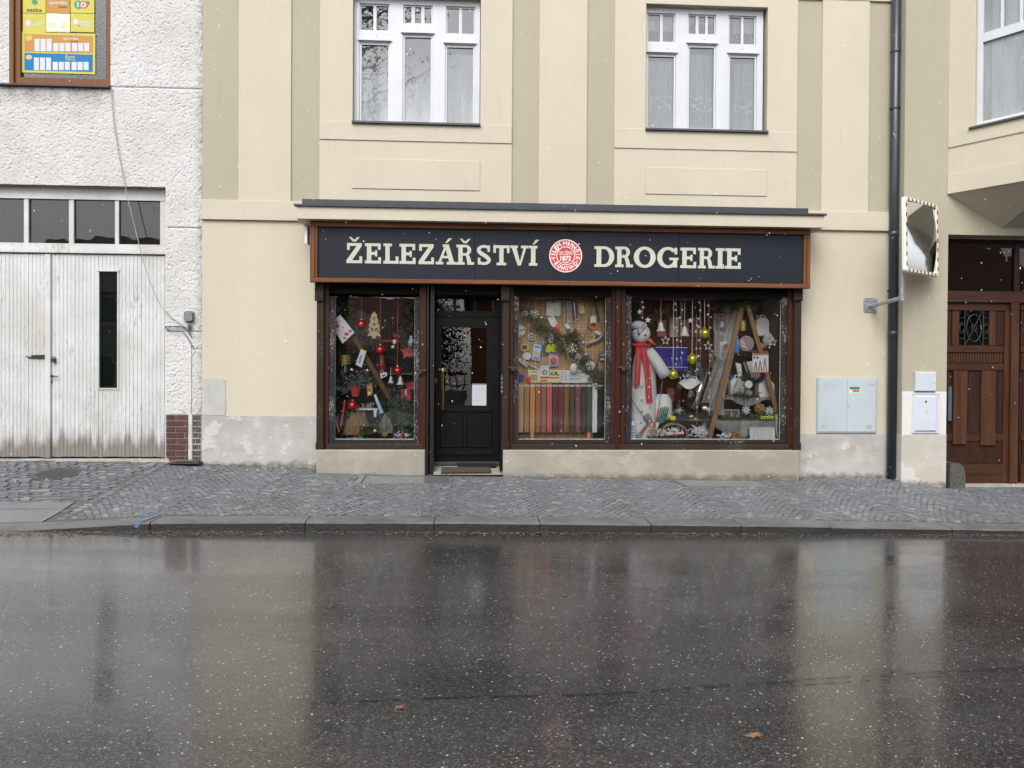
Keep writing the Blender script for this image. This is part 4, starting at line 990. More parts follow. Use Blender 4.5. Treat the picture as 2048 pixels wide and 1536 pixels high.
def post(px0, px1, capital=True, name='pilaster'):
    xa, xb = vx(px0, PY), vx(px1, PY); zt = at((px0 + px1) / 2, 602, PY).z
    po = B().bevbox(xa, xb, PY, -.02, plt + .0, ztop, .005)
    po.bevbox(xa - .008, xb + .008, PY - .012, PY, plt + .001, plt + .10, .004)
    p = po.build(name, DARKW, SF)
    if capital:
        e = .022
        c = B().bevbox(xa - e, xb + .004, PY - .035, PY - .0005, zt, ztop - .001, .006); cap = c.build('capital', DARKW, p)
        cc = B(); zz = ztop - .04; w0 = (xb - xa) / 2
        cc.bevbox(xa - e - .004, xb + .008, PY - .043, PY - .036, zt + (ztop - zt) * .52, zt + (ztop - zt) * .58, .002)
        for q in range(2):
            for r in range(2): cx_ = xa - .012 + (xb - xa + .015) * (.28 + .46 * q); cz_ = zt + (ztop - zt) * (.18 + .5 * r); cc.bevbox(cx_ - .018, cx_ + .018, PY - .041, PY - .036, cz_ - .02, cz_ + .03, .004)
        cc.build('carving', DARKW, cap)
    return p
post(633, 647); post(1004.5, 1018); post(1588, 1602)
JY = -.17
def jamb(px0, px1, y=JY, m=None, name='jamb', z0=None):
    xa, xb = vx(px0, y), vx(px1, y); return B().bevbox(xa, xb, y, -.02, z0 if z0 is not None else plt, ztop, .006).build(name, m or REDW, SF)
jamb(647.5, 657.5); jamb(838, 852, -.19); jamb(1018.5, 1027, JY); jamb(1222.5, 1231, JY); jamb(1241, 1251.5, JY); jamb(1575, 1587.5, -.18)
B().bevbox(vx(1231.2, -.2), vx(1240.8, -.2), -.205, -.03, plt + .001, ztop, .008).build('mullion', REDW, SF)
b = B(); 
B().box(vx(640, -.12), vx(1598, -.12), -.14, .30, at(1100, 592, -.12).z, ztop + .2).build('header', HEAD, SF)
for a, c in ((652, 845), (1022, 1580)): B().bevbox(vx(a, -.2), vx(c, -.2), -.195, -.02, plt + .0005, at(1300, 888.5, -.19).z, .006).build('bottom_rail', DARKX, SF)
FY = -.145                                       # face of the window frames
GLS = glass('shop_glass', (.985, .99, .99), 1.42, wob=.05)
def shop_window(px0, px1, g0, g1, lab):
    xa, xb, za = vx(px0, FY), vx(px1, FY), at((px0 + px1) / 2, 887.5, FY).z; ga, gb_, gzb, gzt2 = vx(g0, FY), vx(g1, FY), at((px0 + px1) / 2, 879.5, FY).z, at((px0 + px1) / 2, 593, FY).z
    f = B().bevbox(xa, ga, FY, -.02, za, gzt2, .004).bevbox(gb_, xb, FY, -.02, za, gzt2, .004); wn_ = f.build('window_frame', PEEL, SF, label=lab)
    B().bevbox(ga, gb_, FY + .002, -.02, za, gzb, .004).build('bottom_rail', PEELX, wn_)
    B().box(ga - .004, gb_ + .004, -.088, -.082, gzb - .004, gzt2).build('pane', GLS, wn_)
    pt = B().prism([(ga, gzb + .001), (ga + .006, gzb + .001), (ga + .006, gzt2), (ga, gzt2)], -.100, -.089).prism([(gb_ - .006, gzb + .001), (gb_, gzb + .001), (gb_, gzt2), (gb_ - .006, gzt2)], -.100, -.089).prism([(ga + .006, gzb), (gb_ - .006, gzb), (gb_ - .006, gzb + .010), (ga + .006, gzb + .010)], -.105, -.089)
    pt.build('putty', mat((.33, .32, .30), .7, .4, 40), wn_)
    return ga, gb_, gzb, gzt2
W_A = shop_window(657.5, 838, 668.5, 829, 'narrow left display window with red baubles')
W_B = shop_window(1027, 1222, 1036.5, 1212, 'middle display window with tools and a row of stained boards')
W_C = shop_window(1251.5, 1575, 1262.5, 1563, 'wide right display window with a snowman and a wooden ladder')
def display(Wd, back, m_back, m_side, depth_floor_up=.0, xpad=.03):
    ga, gb_, z0, z1 = Wd; y0 = -.018
    b = B(); xa, xb = ga - xpad, gb_ + xpad
    b.add([(xa, y0, z0 - .01), (xb, y0, z0 - .01), (xb, back, z0 - .01), (xa, back, z0 - .01)], [(0, 1, 2, 3)])
    fl = b.build('display_floor', m_side, SF)
    b = B().add([(xa, y0, z0 - .01), (xa, back, z0 - .01), (xa, back, z1 + .15), (xa, y0, z1 + .15)], [(0, 1, 2, 3)]).add([(xb, y0, z0 - .01), (xb, y0, z1 + .15), (xb, back, z1 + .15), (xb, back, z0 - .01)], [(0, 1, 2, 3)]).add([(xa, y0, z1 + .12), (xa, back, z1 + .12), (xb, back, z1 + .12), (xb, y0, z1 + .12)], [(0, 1, 2, 3)]); b.build('display_side', m_side, SF)
    b = B().box(xa, xb, back, back + .02, z0 - .01, z1 + .15); b.build('display_back', m_back, SF)
display(W_A, .55, mat((.014, .014, .014), .8), mat((.05, .045, .04), .8))
display(W_B, .20, mat((.52, .34, .18), .7, .15, 5), mat((.12, .08, .05), .8))
display(W_C, .62, wood((.12, .055, .038), .5, .6, 22, 'z'), mat((.14, .09, .06), .8))
# hinged iron stays that hold the shutters
def stay(px, py, dx, name='shutter_catch'):
    p = at(px, py, -.2); b = B().bevbox(p.x, p.x + dx * S(-.2), -.235, -.215, p.z - .012, p.z + .014, .003); b.bevbox(p.x + dx * S(-.2) * .3, p.x + dx * S(-.2) * .3 + .05, -.245, -.2, p.z - .05, p.z - .013, .006); b.build(name, mat((.05, .045, .045), .5, .3, 40, metal=.5), SF)
stay(829, 741, 25); stay(1017, 735, 17); stay(1235, 735, 25)

# -- door recess
DY = .16
dx0, dx1 = at(868, 760, DY).x, at(999, 760, DY).x
dzb, dzt = at(930, 922, DY).z, at(930, 634, DY).z
BLK = mat((.005, .005, .006), .4, .25, 10, .12, 40, spec=.2)
BLKW = wood((.0032, .0032, .0038), .55, .4, 30, 'z', worn=(.012, .011, .010), wornf=.86)
rec = B().box(dx0 - .09, dx0, -.02, .3, -.1, ztop).box(dx1, dx1 + .03, -.16, .3, -.1, ztop); rec.build('recess_lining', BLK, SF)
gx = [at(px, 760, -.16).x for px in (853.5, 857, 860.5, 864.5, 868)]
fg = B()
for a in (0, 2): fg.bevbox(gx[a], gx[a + 1], -.20 + .012 * a, -.10, at(860, 948, -.2).z, ztop, .003)
fg.bevbox(gx[3] - .006, gx[4], -.165, -.08, at(860, 948, -.2).z, ztop, .003); gr_ = fg.build('folded_grille', mat((.022, .020, .019), .45, .3, 20, metal=.4), SF)
for k in range(12): z = .1 + k * .21; B().tube([(gx[0] + .01, -.19, z), (gx[4] - .01, -.165, z + .0)], .005, 6).build('grille_pivot', mat((.03, .028, .026), .45, metal=.5), gr_)
tz0, tz1 = at(930, 622.5, DY).z, at(930, 592.5, DY).z
tr_ = B().wall(dx0, dx1, dzt + .003, ztop, DY - .02, DY + .05, [(at(a, 608, DY).x, at(c, 608, DY).x, tz0, tz1) for a, c in ((870, 907), (912, 947.5), (952.5, 987.5))]); trn = tr_.build('door_transom', BLKW, SF)
for a, c in ((870, 907), (912, 947.5), (952.5, 987.5)): B().box(at(a, 608, DY).x, at(c, 608, DY).x, DY + .01, DY + .015, tz0, tz1).build('pane', glass('door_glass', (.5, .52, .52), 1.6), trn)
gl0, gl1, gl2, gl3 = rect(882.5, 655, 973.5, 811, DY)
dl = B().wall(dx0 + .004, dx1 - .004, dzb, dzt, DY, DY + .045, [(gl0, gl1, gl2, gl3)]); door = dl.build('door', BLKW, SF, label='black glazed shop door with brass pull bar')
B().box(gl0, gl1, DY + .02, DY + .026, gl2, gl3).build('pane', glass('door_glass', (.42, .44, .44), 1.75, wob=.05), door)
for a in ((880, 828, 926, 896), (933, 828, 984, 896)):
    r = rect(*a, DY); B().bevbox(r[0], r[1], DY - .012, DY, r[2], r[3], .010).build('door_panel', BLKW, door)
r = rect(879, 817, 985, 824, DY); B().bevbox(r[0], r[1], DY - .02, DY, r[2], r[3], .006).build('door_moulding', BLKW, door)
r = rect(872, 903, 990, 911, DY); B().bevbox(r[0], r[1], DY - .02, DY, r[2], r[3], .006).build('door_moulding', BLKW, door)
BRA = mat((.26, .18, .08), .32, .25, 30, metal=.9)
h0, h1 = at(886, 739, DY - .07), at(886, 818, DY - .07)
hb = B().tube([(h0.x, DY, h0.z), (h0.x, DY - .07, h0.z), (h0.x, DY - .08, h0.z - .03), (h1.x, DY - .08, h1.z + .03), (h1.x, DY - .07, h1.z), (h1.x, DY, h1.z)], .017, 10)
hb.bevbox(h0.x - .07, h0.x + .04, DY - .012, DY - .001, h0.z - .015, h0.z + .015, .003).bevbox(h0.x - .03, h0.x + .03, DY - .012, DY - .001, h1.z - .02, h1.z + .01, .003); hb.build('pull_bar', BRA, door)
c = at(870.5, 761, DY); B().bevbox(c.x - .012, c.x + .025, DY - .006, DY - .001, c.z - .035, c.z + .035, .003).build('lock_plate', BRA, door)
NY = DY + .018; r = rect(944.5, 770, 973, 811, NY)
nt_ = thing('door_notice', (r[0], NY, r[2]), 'white printed notice taped inside the black shop door glass', 'notice')
B().box(r[0] - .006, r[1], NY - .0012, NY, r[2], r[3] + .02).build('sleeve', mat((.18, .20, .26), .3, .1), nt_)
B().box(r[0], r[1] - .004, NY - .003, NY - .0015, r[2], r[3]).build('sheet', mat((.50, .51, .54), .6, .02), nt_)
ln = B()
for k in range(9): z = r[3] - .05 - k * .024; a = r[0] + .02 + (.03 if k < 2 else 0); ln.box(a, r[1] - .03 - (.05 * (k % 3 == 2)), NY - .0036, NY - .0031, z, z + .005)
ln.build('print', mat((.35, .36, .4), .7), nt_, kind='stuff')
B().box(dx0 - .02, dx1 + .02, DY - .05, DY - .002, at(930, 926, DY).z - .02, dzb - .006).build('door_sill', mat((.05, .05, .055), .5), SF)
B().grid(lambda u, v: (gx[4] + (px_c - gx[4]) * u, -.25 + .41 * v, gz(0, -.25) + .012 + .085 * v), 4, 4).build('doorstep', mat((.26, .245, .21), .6, .2, 9, .2), SF)
def on_step(px, py): 
    y = -.25 + .41 * (947 - py) / (947 - 925); return at(px, py, y)
A_ = [on_step(*q) for q in ((882, 946), (983, 945), (980, 936), (884, 936))]
mt = B().add([tuple(p) for p in A_] + [tuple(p + Vector((0, 0, .014))) for p in A_], [(4, 5, 6, 7), (0, 1, 5, 4), (1, 2, 6, 5), (2, 3, 7, 6), (3, 0, 4, 7)]); mt.build('doormat', mat((.055, .042, .034), .95, .4, 60, .8, 150), None, 'brown coir doormat on the step of the black shop door', 'doormat')
A_ = [on_step(*q) for q in ((915, 934), (993, 933), (991, 926), (914, 926))]
mt = B().add([tuple(p) for p in A_] + [tuple(p + Vector((0, 0, .016))) for p in A_], [(4, 5, 6, 7), (0, 1, 5, 4), (1, 2, 6, 5), (2, 3, 7, 6), (3, 0, 4, 7)]); gm = mt.build('scraper_grating', mat((.012, .012, .013), .5), None, 'black rubber scraper mat right under the shop door', 'doormat')
ch = thing('chain', (at(1003.5, 790, -.2)), 'short steel chain hanging on the post right of the shop door', 'chain'); 
for k in range(9):
    p = at(1003.5, 751 + k * 4.4, -.21); b = B(); b.ring((p.x, -.232, p.z), .012, .0035, 10, 5, 'y' if k % 2 else 'x'); b.build('chain_link', mat((.4, .4, .4), .35, .1, metal=.9), ch)

# ================================================================== STREET-SIDE THINGS
# -- downpipe in the corner by the risalit
dp = thing('downpipe', (at(1786, 955, -.09)), 'dark grey metal rain downpipe right of the shop, from roof to pavement', 'downpipe')
DPM = mat((.026, .034, .046), .36, .15, 6, .08, 30, coat=.15)
px_, r_ = at(1787.5, 500, -.09).x, 9.2 * S(-.09)
zbase = gz(px_, -.1)
B().lathe([(r_, zbase + .01), (r_, 9)], (px_, -.09, 0), 20).build('pipe', DPM, dp, smooth=True)
for py in (100, 465, 664): z = at(1787, py, -.09).z; B().lathe([(r_ + .001, z - .05), (r_ + .005, z - .045), (r_ + .005, z + .01), (r_ + .001, z + .012)], (px_, -.09, 0), 20).build('pipe_joint', DPM, dp, smooth=True)
for py in (218, 582): z = at(1787, py, -.09).z; B().lathe([(r_ + .001, z - .014), (r_ + .008, z - .012), (r_ + .008, z + .012), (r_ + .001, z + .014)], (px_, -.09, 0), 20).tube([(px_ - r_ - .03, -.10, z), (px_ - r_ + .02, -.10, z)], .012, 8).build('pipe_clip', mat((.015, .015, .017), .4), dp)
p = at(1792, 962, -.2); b = B(); z0 = gz(px_, -.15)
b.add([(px_ - .09, -.06, z0 + .012), (px_ + .02, -.19, z0 + .008), (px_ + .17, -.21, z0 - .01), (px_ + .14, -.12, z0 + .004), (px_ + .05, -.03, z0 + .014)], [(0, 1, 2, 3, 4)]); b.build('mortar_collar', mat((.55, .54, .50), .8, .15), dp)

# -- traffic mirror on its bracket
TL, TR, BR_, BL = at(1815, 397, -.78), at(1878, 413, -.35), at(1868, 553, -.48), at(1798, 540, -.91)
mc = (TL + TR + BR_ + BL) / 4; ux = ((TR - TL) + (BR_ - BL)).normalized(); uz0 = ((TL - BL) + (TR - BR_)); uz = (uz0 - ux * uz0.dot(ux)).normalized(); un_ = ux.cross(uz)          # un_: away from the viewer
if un_.y < 0: un_ = -un_
MW, MH = ((TR - TL).length + (BR_ - BL).length) / 2, ((TL - BL).length + (TR - BR_).length) / 2
mir = thing('traffic_mirror', (at(1740, 612, 0)), 'convex traffic mirror with red and white rim on a bracket by the downpipe', 'mirror')
def mp(u, v, n): return mc + ux * u + uz * v + un_ * n
def rrect(hw, hh, r, n=5):
    o = []
    for cx_, cz_, a0 in ((hw - r, hh - r, 0), (-hw + r, hh - r, 90), (-hw + r, -hh + r, 180), (hw - r, -hh + r, 270)):
        for i in range(n + 1): a = radians(a0 + 90 * i / n); o.append((cx_ + r * cos(a), cz_ + r * sin(a)))
    return o
hw, hh = MW / 2, MH / 2; rim = .055
rings = [(rrect(hw, hh, .045), .02), (rrect(hw, hh, .045), -.015), (rrect(hw - .012, hh - .012, .038), -.03), (rrect(hw - rim + .008, hh - rim + .008, .03), -.03), (rrect(hw - rim, hh - rim, .025), -.018), (rrect(hw - rim, hh - rim, .025), .0)]
b = B(); n_ = len(rings[0][0])
for q, n in rings: b.v.extend(tuple(mp(u, v, n)) for u, v in q)
for i in range(len(rings) - 1):
    for k in range(n_): a, c = i * n_ + k, i * n_ + (k + 1) % n_; b.f.append((a, c, c + n_, a + n_))
b.f.append(tuple(range(n_))); b.build('mirror_rim', mat('#efeedd', .4, .05, 5), mir)
mg = B(); gw, gh = hw - rim + .004, hh - rim + .004
mg.grid(lambda u, v: mp((2 * u - 1) * gw, (2 * v - 1) * gh, -.004 - .05 * (1 - (2 * u - 1) ** 2 * .5 - (2 * v - 1) ** 2 * .5) + .0), 24, 28)
tm = NT('mirror'); sk = tm.rng(tm.noise(34, 4, .7), .42, .72, .03, .22)
mgm = tm.out((.82, .84, .85), sk, None, Metallic=1.0); mgo = mg.build('mirror_glass', mgm, mir, smooth=True)
REDM = mat((.22, .035, .028), .45, .15)
def block(u0, u1, v0, v1): return B().add([mp(u0, v0, -.0306), mp(u1, v0, -.0306), mp(u1, v1, -.0306), mp(u0, v1, -.0306)], [(0, 1, 2, 3)])
for i in range(8):
    u = -hw + .09 + (MW - .18) * i / 7; 
    for s_ in (1, -1): v = s_ * (hh - rim / 2 - .002); block(u - .017, u + .017, v - .02, v + .02).build('rim_block', REDM, mir)
for i in range(7):
    v = -hh + .11 + (MH - .22) * i / 6
    for s_ in (1, -1): u = s_ * (hw - rim / 2 - .002); block(u - .016, u + .016, v - .028, v + .028).build('rim_block', REDM, mir)
ZINC = mat((.34, .36, .38), .42, .25, 30, .15, 60, metal=.6)
r = rect(1727, 596, 1753.5, 624.5, 0)
B().bevbox(r[0], r[1], -.014, -.0005, r[2], r[3], .002).build('wall_plate', ZINC, mir)
for a in (.2, .8):
    for c in (.2, .8): x, z = r[0] + (r[1] - r[0]) * a, r[2] + (r[3] - r[2]) * c; B().lathe([(.014, -.03), (.016, -.014)], (x, 0, z), 6, 'y').build('bolt', ZINC, mir)
e0, e1 = at(1738, 613, 0), at(1804, 596, -.62); et = at(1804, 432, -.62)
B().tube([(e0.x, -.01, e0.z), (e1.x, -.62, e1.z)], .030, 12).build('bracket_arm', ZINC, mir)
bk = mp(0, 0, .05)
B().tube([(e1.x, -.62, e1.z - .035), (e1.x, -.62, at(1804, 432, -.62).z)], .030, 12).build('bracket_post', ZINC, mir)
B().tube([(e1.x, -.62, bk.z + .1), tuple(mp(0, .1, .04))], .02, 8).tube([(e1.x, -.62, bk.z - .15), tuple(mp(0, -.15, .04))], .02, 8).build('mirror_mount', ZINC, mir)

# -- cabinets
cab = thing('meter_cabinet', (at(1694, 865, -.03)), 'wide pale blue grey double-door meter cabinet on the wall', 'cabinet')
BLG = mat('#bcc7cb', .42, .05, 3); r = rect(1634.5, 756, 1754, 866, -.03)
B().bevbox(r[0], r[1], -.028, 0, r[2], r[3], .004).build('frame', mat('#aebcc6', .45, .04), cab)
xm_ = at(1694, 810, -.03).x
for a, c in ((r[0] + .018, xm_ - .002), (xm_ + .002, r[1] - .018)): B().bevbox(a, c, -.036, -.028, r[2] + .018, r[3] - .024, .004).build('door', BLG, cab)
for k in range(4): x = r[0] + .07 + k * .032; B().bevbox(x, x + .010, -.0385, -.036, r[2] + .06, r[3] - .09, .002).build('door_rib', BLG, cab)
def vents(px, py, n=5):
    for k in range(n):
        a = rect(px, py + k * 1.6, px + 13, py + k * 1.6 + .7, -.037); B().box(a[0], a[1], -.038, -.036, a[2], a[3]).build('vent_slot', mat('#b5b790', .5), cab)
vents(1642, 850); vents(1731, 850); vents(1648, 768, 3); vents(1737, 768, 3)
a = rect(1700, 774, 1719, 779, -.038); B().box(a[0], a[1], -.0395, -.036, a[2], a[3]).build('sticker', mat('#1c8a68', .4), cab)
a = rect(1705, 780, 1719, 784, -.038); B().box(a[0], a[1], -.0395, -.036, a[2], a[3]).build('sticker', mat('#d5673a', .4), cab)
a = rect(1698.5, 779.2, 1720, 785.5, -.038); B().box(a[0], a[1], -.0388, -.036, a[2], a[3]).build('sticker_ground', mat('#e9ece8', .4), cab)
p = at(1696.5, 814, -.037); B().lathe([(.007, -.004), (.007, 0)], (p.x, -.036, p.z), 8, 'y').build('lock', mat((.02, .02, .02), .4), cab)
sb2 = thing('gas_box', (at(1852, 783, RY)), 'small square white box with round knob, above the white meter box', 'cabinet')
r = rect(1831, 744, 1873.5, 782.5, RY - .05); B().bevbox(r[0], r[1], RY - .05, RY, r[2], r[3], .008).build('box', mat('#ccd2d8', .45, .04), sb2)
p = at(1868, 763, RY - .05); B().lathe([(.016, -.01), (.02, 0)], (p.x, RY - .05, p.z), 14, 'y').build('knob', mat('#d8dade', .4), sb2)
mb = thing('meter_box', (at(1852, 867, RY)), 'white plastic meter box with yellow warning mark, right of the downpipe', 'cabinet')
r = rect(1825, 785, 1879.5, 867, RY - .02); WP = mat('#d2d5e2', .45, .04, 2)
B().bevbox(r[0], r[1], RY - .022, RY - .0045, r[2], r[3], .004).build('frame', WP, mb)
r2 = rect(1830.5, 791, 1874, 863, RY - .04); B().bevbox(r2[0], r2[1], RY - .042, RY - .022, r2[2], r2[3], .016).build('door', WP, mb)
r3 = rect(1825, 789, 1879.5, 790.2, RY - .02); B().box(r3[0], r3[1], RY - .0235, RY - .022, r3[2], r3[3]).build('lid_seam', mat('#8b8fa0', .5), mb)
p = at(1852, 803.5, RY - .042); B().lathe([(.015, -.002), (.015, 0)], (p.x, RY - .042, p.z), 12, 'y').build('lock', mat((.01, .01, .01), .5), mb)
p = at(1852.5, 822, RY - .043); B().prism([(p.x - .022, p.z - .01), (p.x + .022, p.z - .01), (p.x, p.z + .032)], RY - .0432, RY - .042).build('warning_triangle', mat('#e8c860', .4), mb)
B().box(p.x - .02, p.x + .02, RY - .0432, RY - .042, p.z - .035, p.z - .018).build('warning_strip', mat('#e0cf9a', .4), mb)

# -- house door at the right
HY = .06
hd = thing('house_door', (at(1960, 968, HY)), 'dark red-brown panelled house door with iron grille window, at the right edge', 'door')
HW, HWD = wood((.098, .041, .020), .42, .42, 24, 'z', worn=(.045, .024, .016), wornf=.76), wood((.046, .018, .011), .45, .45, 24, 'z', worn=(.075, .034, .018), wornf=.80)
HX = wood((.070, .029, .016), .45, .45, 24, 'x')
def hr(px0, py0, px1, py1, y, m, name, b_=.005, th=.03, par=None):
    a = rect(px0, py0, px1, py1, y); return B().bevbox(a[0], a[1], y, y + th, a[2], a[3], b_).build(name, m, par or hd)
hx0 = RX1 - .02; hz = gz(7.3, 0)
B().box(hx0, 8.9, HY + .02, HY + .14, at(1960, 494, HY).z, DZT + .02).build('frame_head', HWD, hd)
hr(1880, 583, 2200, 606, HY - .02, HX, 'transom_rail', .008, .12)
hr(2022, 603, 2038, 975, HY - .02, HW, 'meeting_post', .008, .12)
hr(2030, 480, 2040, 584, HY + .0, HWD, 'frame_post', .008, .1)
a = rect(1880, 492, 2030, 583, HY + .03); B().box(a[0], a[1], HY + .04, HY + .045, a[2], a[3]).build('pane', glass('transom_pane', (.35, .37, .37), 1.5, wob=.1), hd)
a = rect(2040, 492, 2200, 583, HY + .03); B().box(a[0], a[1], HY + .04, HY + .045, a[2], a[3]).build('pane', glass('transom_pane', (.35, .37, .37), 1.5, wob=.1), hd)
b = B().box(hx0, 9, HY + .35, HY + .36, at(1960, 600, HY).z, DZT); b.build('fanlight_blind', mat((.20, .21, .21), .7, .3, 2), hd)
def leafdoor(off, nm):
    o = lambda x: x + off
    y = HY + .03
    lf = B().wall(*rect(o(1882), 605, o(2021), 972, y)[:2], *rect(o(1882), 605, o(2021), 972, y)[2:], y + .03, y + .05, [rect(o(1919), 622, o(1979), 690, y)]).build('leaf', HWD, hd)
    q = lambda a, c, d, e, yy, m, n, bb=.005, th=.03: hr(o(a), c, o(d), e, yy, m, n, bb, th, lf)
    q(1882, 605, 2021, 621, y, HX, 'rail'); q(2008, 621.5, 2021, 964, y, HW, 'stile'); q(1882, 692, 2007.5, 705, y, HX, 'rail'); q(1882, 727, 2007.5, 741, y, HX, 'rail'); q(1882, 867, 2007.5, 882, y + .004, HX, 'rail')
    q(1882, 928, 2007.5, 972, y, HX, 'rail'); q(1882, 622, 1902, 691.5, y + .01, HWD, 'panel'); q(1905, 622, 1918.5, 691.5, y, HW, 'stile'); q(1979.5, 622, 1992, 691.5, y, HW, 'stile'); q(1993, 623, 2007.5, 691.5, y + .015, HWD, 'panel')
    for k in range(22): x = 1884 + k * 5.55; q(x, 706, x + 4.2, 726, y + .012, HW, 'reed', .008, .02)
    q(1907, 741.5, 1935, 889, y - .022, HW, 'raised_bar', .006, .05); q(1963, 741.5, 1992, 891, y - .022, HW, 'raised_bar', .006, .05)
    q(1937, 743, 1961, 866, y + .022, HWD, 'panel', .002, .008); q(1994, 743, 2007, 866, y + .022, HWD, 'panel', .002, .008); q(1884, 743, 1905, 866, y + .022, HWD, 'panel', .002, .008); q(1884, 883, 2006, 927, y + .016, HWD, 'panel', .002, .01)
    a = rect(o(1919), 622, o(1979), 690, y); B().box(a[0], a[1], y + .03, y + .034, a[2], a[3]).build('pane', glass('grille_pane', (.3, .32, .32), 1.5, wob=.3), lf)
    g = B(); cx_, cz_, w2_, h2_ = (a[0] + a[1]) / 2, (a[2] + a[3]) / 2, (a[1] - a[0]) / 2, (a[3] - a[2]) / 2
    gy = y + .012; g.tube([(cx_ + .50 * w2_ * cos(t_ * pi / 10), gy, cz_ + .80 * h2_ * sin(t_ * pi / 10)) for t_ in range(21)], .008, 5, False)
    g.tube([(cx_ + .16 * w2_ * cos(t_ * pi / 8), gy, cz_ + .2 * h2_ * sin(t_ * pi / 8)) for t_ in range(17)], .006, 5, False)
    for s_ in (-1, 1):
        g.tube([(cx_ + s_ * .62 * w2_, gy, a[2]), (cx_ + s_ * .62 * w2_, gy, a[3])], .008, 5); g.tube([(cx_ - s_ * .55 * w2_, gy + .004, a[2]), (cx_ + s_ * .55 * w2_, gy + .004, a[3])], .006, 5)
        g.tube([(cx_ + s_ * (.62 + .18) * w2_ + .18 * w2_ * cos(t_ * pi / 8), gy, cz_ + .22 * h2_ * sin(t_ * pi / 8)) for t_ in range(17)], .006, 5, False)
        for v in (-.6, -.3, .3, .6): g.tube([(cx_ + s_ * .62 * w2_, gy, cz_ + v * h2_), (cx_ + s_ * .98 * w2_, gy, cz_ + v * h2_)], .005, 4)
    g.build('iron_grille', mat((.015, .02, .02), .5), lf)
leafdoor(0, 'leaf'); leafdoor(160, 'leaf')
a = rect(1897, 775, 1902, 840, HY); B().bevbox(at(1896, 800, HY).x, at(1903, 800, HY).x, HY - .01, HY + .03, at(1900, 842, HY).z, at(1900, 773, HY).z, .003).build('letter_plate', mat((.10, .13, .17), .35, metal=.3), hd)
B().box(RX1 - .01, 8.9, -.12, HY + .2, hz - .3, hz + .015).build('door_step', mat((.36, .33, .27), .8, .2, 8, .3), CH)
B().box(8.9, 9.2, RY, .3, -.6, DZT).build('doorway_jamb', mBEI, CH)

# -- left: junction box, cables, boot scraper
jb = thing('junction_box', (at(378, 655, 0)), 'small grey round-cornered junction box on the white roughcast pier', 'junction box')
p0, p1 = at(378, 633, -.03), at(379, 650, -.03)
GREY = mat((.17, .19, .20), .5, .3, 40, .3, 60)
B().prism([(p0.x + u, p0.z + v) for u, v in rrect(.055, .062, .022)], -.075, -.01).prism([(p0.x + u, p0.z + v) for u, v in rrect(.066, .075, .03)], -.025, -.0).build('box', GREY, jb)
B().lathe([(.024, -.05), (.026, 0)], (p1.x, -.04, p1.z), 10).lathe([(.018, -.075), (.018, -.05)], (p1.x, -.04, p1.z), 10).build('gland', mat((.10, .09, .08), .6), jb)
def cable(pts, y, r, m, label, name='cable', cat='cable', group=None):
    q = [at(a, c, y) for a, c in pts]
    # smooth
    out_ = []
    for i in range(len(q) - 1):
        p0_, p1_, p2_, p3_ = q[max(0, i - 1)], q[i], q[i + 1], q[min(len(q) - 1, i + 2)]
        for k in range(6):
            t_ = k / 6; out_.append(.5 * ((2 * p1_) + (p2_ - p0_) * t_ + (2 * p0_ - 5 * p1_ + 4 * p2_ - p3_) * t_ * t_ + (3 * p1_ - p0_ - 3 * p2_ + p3_) * t_ ** 3))
    out_.append(q[-1]); B().tube(out_, r, 6).build(name, m, None, label, cat, group)
cable([(223, 176), (226, 230), (238, 310), (254, 390), (271, 460), (292, 540), (318, 605), (345, 636), (372, 654)], -.03, .0055, mat((.30, .30, .29), .6), 'thin grey cable sagging from the left window ledge across the gate')
cable([(330, 654), (350, 653), (368, 655), (377, 664), (384, 675)], -.035, .0075, mat((.03, .028, .027), .6), 'upper of two thick black cable ends below the junction box')
cable([(330, 655), (340, 661), (352, 664), (364, 663), (374, 673), (380, 684), (388, 697)], -.032, .0055, mat((.045, .04, .038), .6), 'lower looping black cable below the junction box on the pier')
bs = thing('boot_scraper', (at(370, 922, -.1)), 'dark iron tray lying at the foot of the brick pier', 'boot scraper')
x0, x1 = at(341, 918, -.1).x, at(402, 918, -.1).x; z = gz(-3.85, -.08) + .01
B().bevbox(x0, x1, -.20, -.02, z, z + .025, .01).build('tray', mat((.028, .024, .022), .6, .3, 30), bs)
B().tube([(x0 + .02, -.17, z + .03), (x0 + .15, -.18, z + .05), (x1 - .1, -.18, z + .045), (x1 - .03, -.16, z + .03)], .018, 8).build('rim', mat((.10, .08, .065), .7, .4, 30), bs)
x = at(336, 916, -.02).x; B().prism([(x - .025, z), (x + .035, z), (x + .02, z + .05), (x - .01, z + .075), (x - .025, z + .06)], -.05, -.015).build('plaster_lump', mat((.46, .38, .26), .9, .2, 30, .4), None, 'broken yellowish plaster lump beside the gate and brick pier', 'rubble')

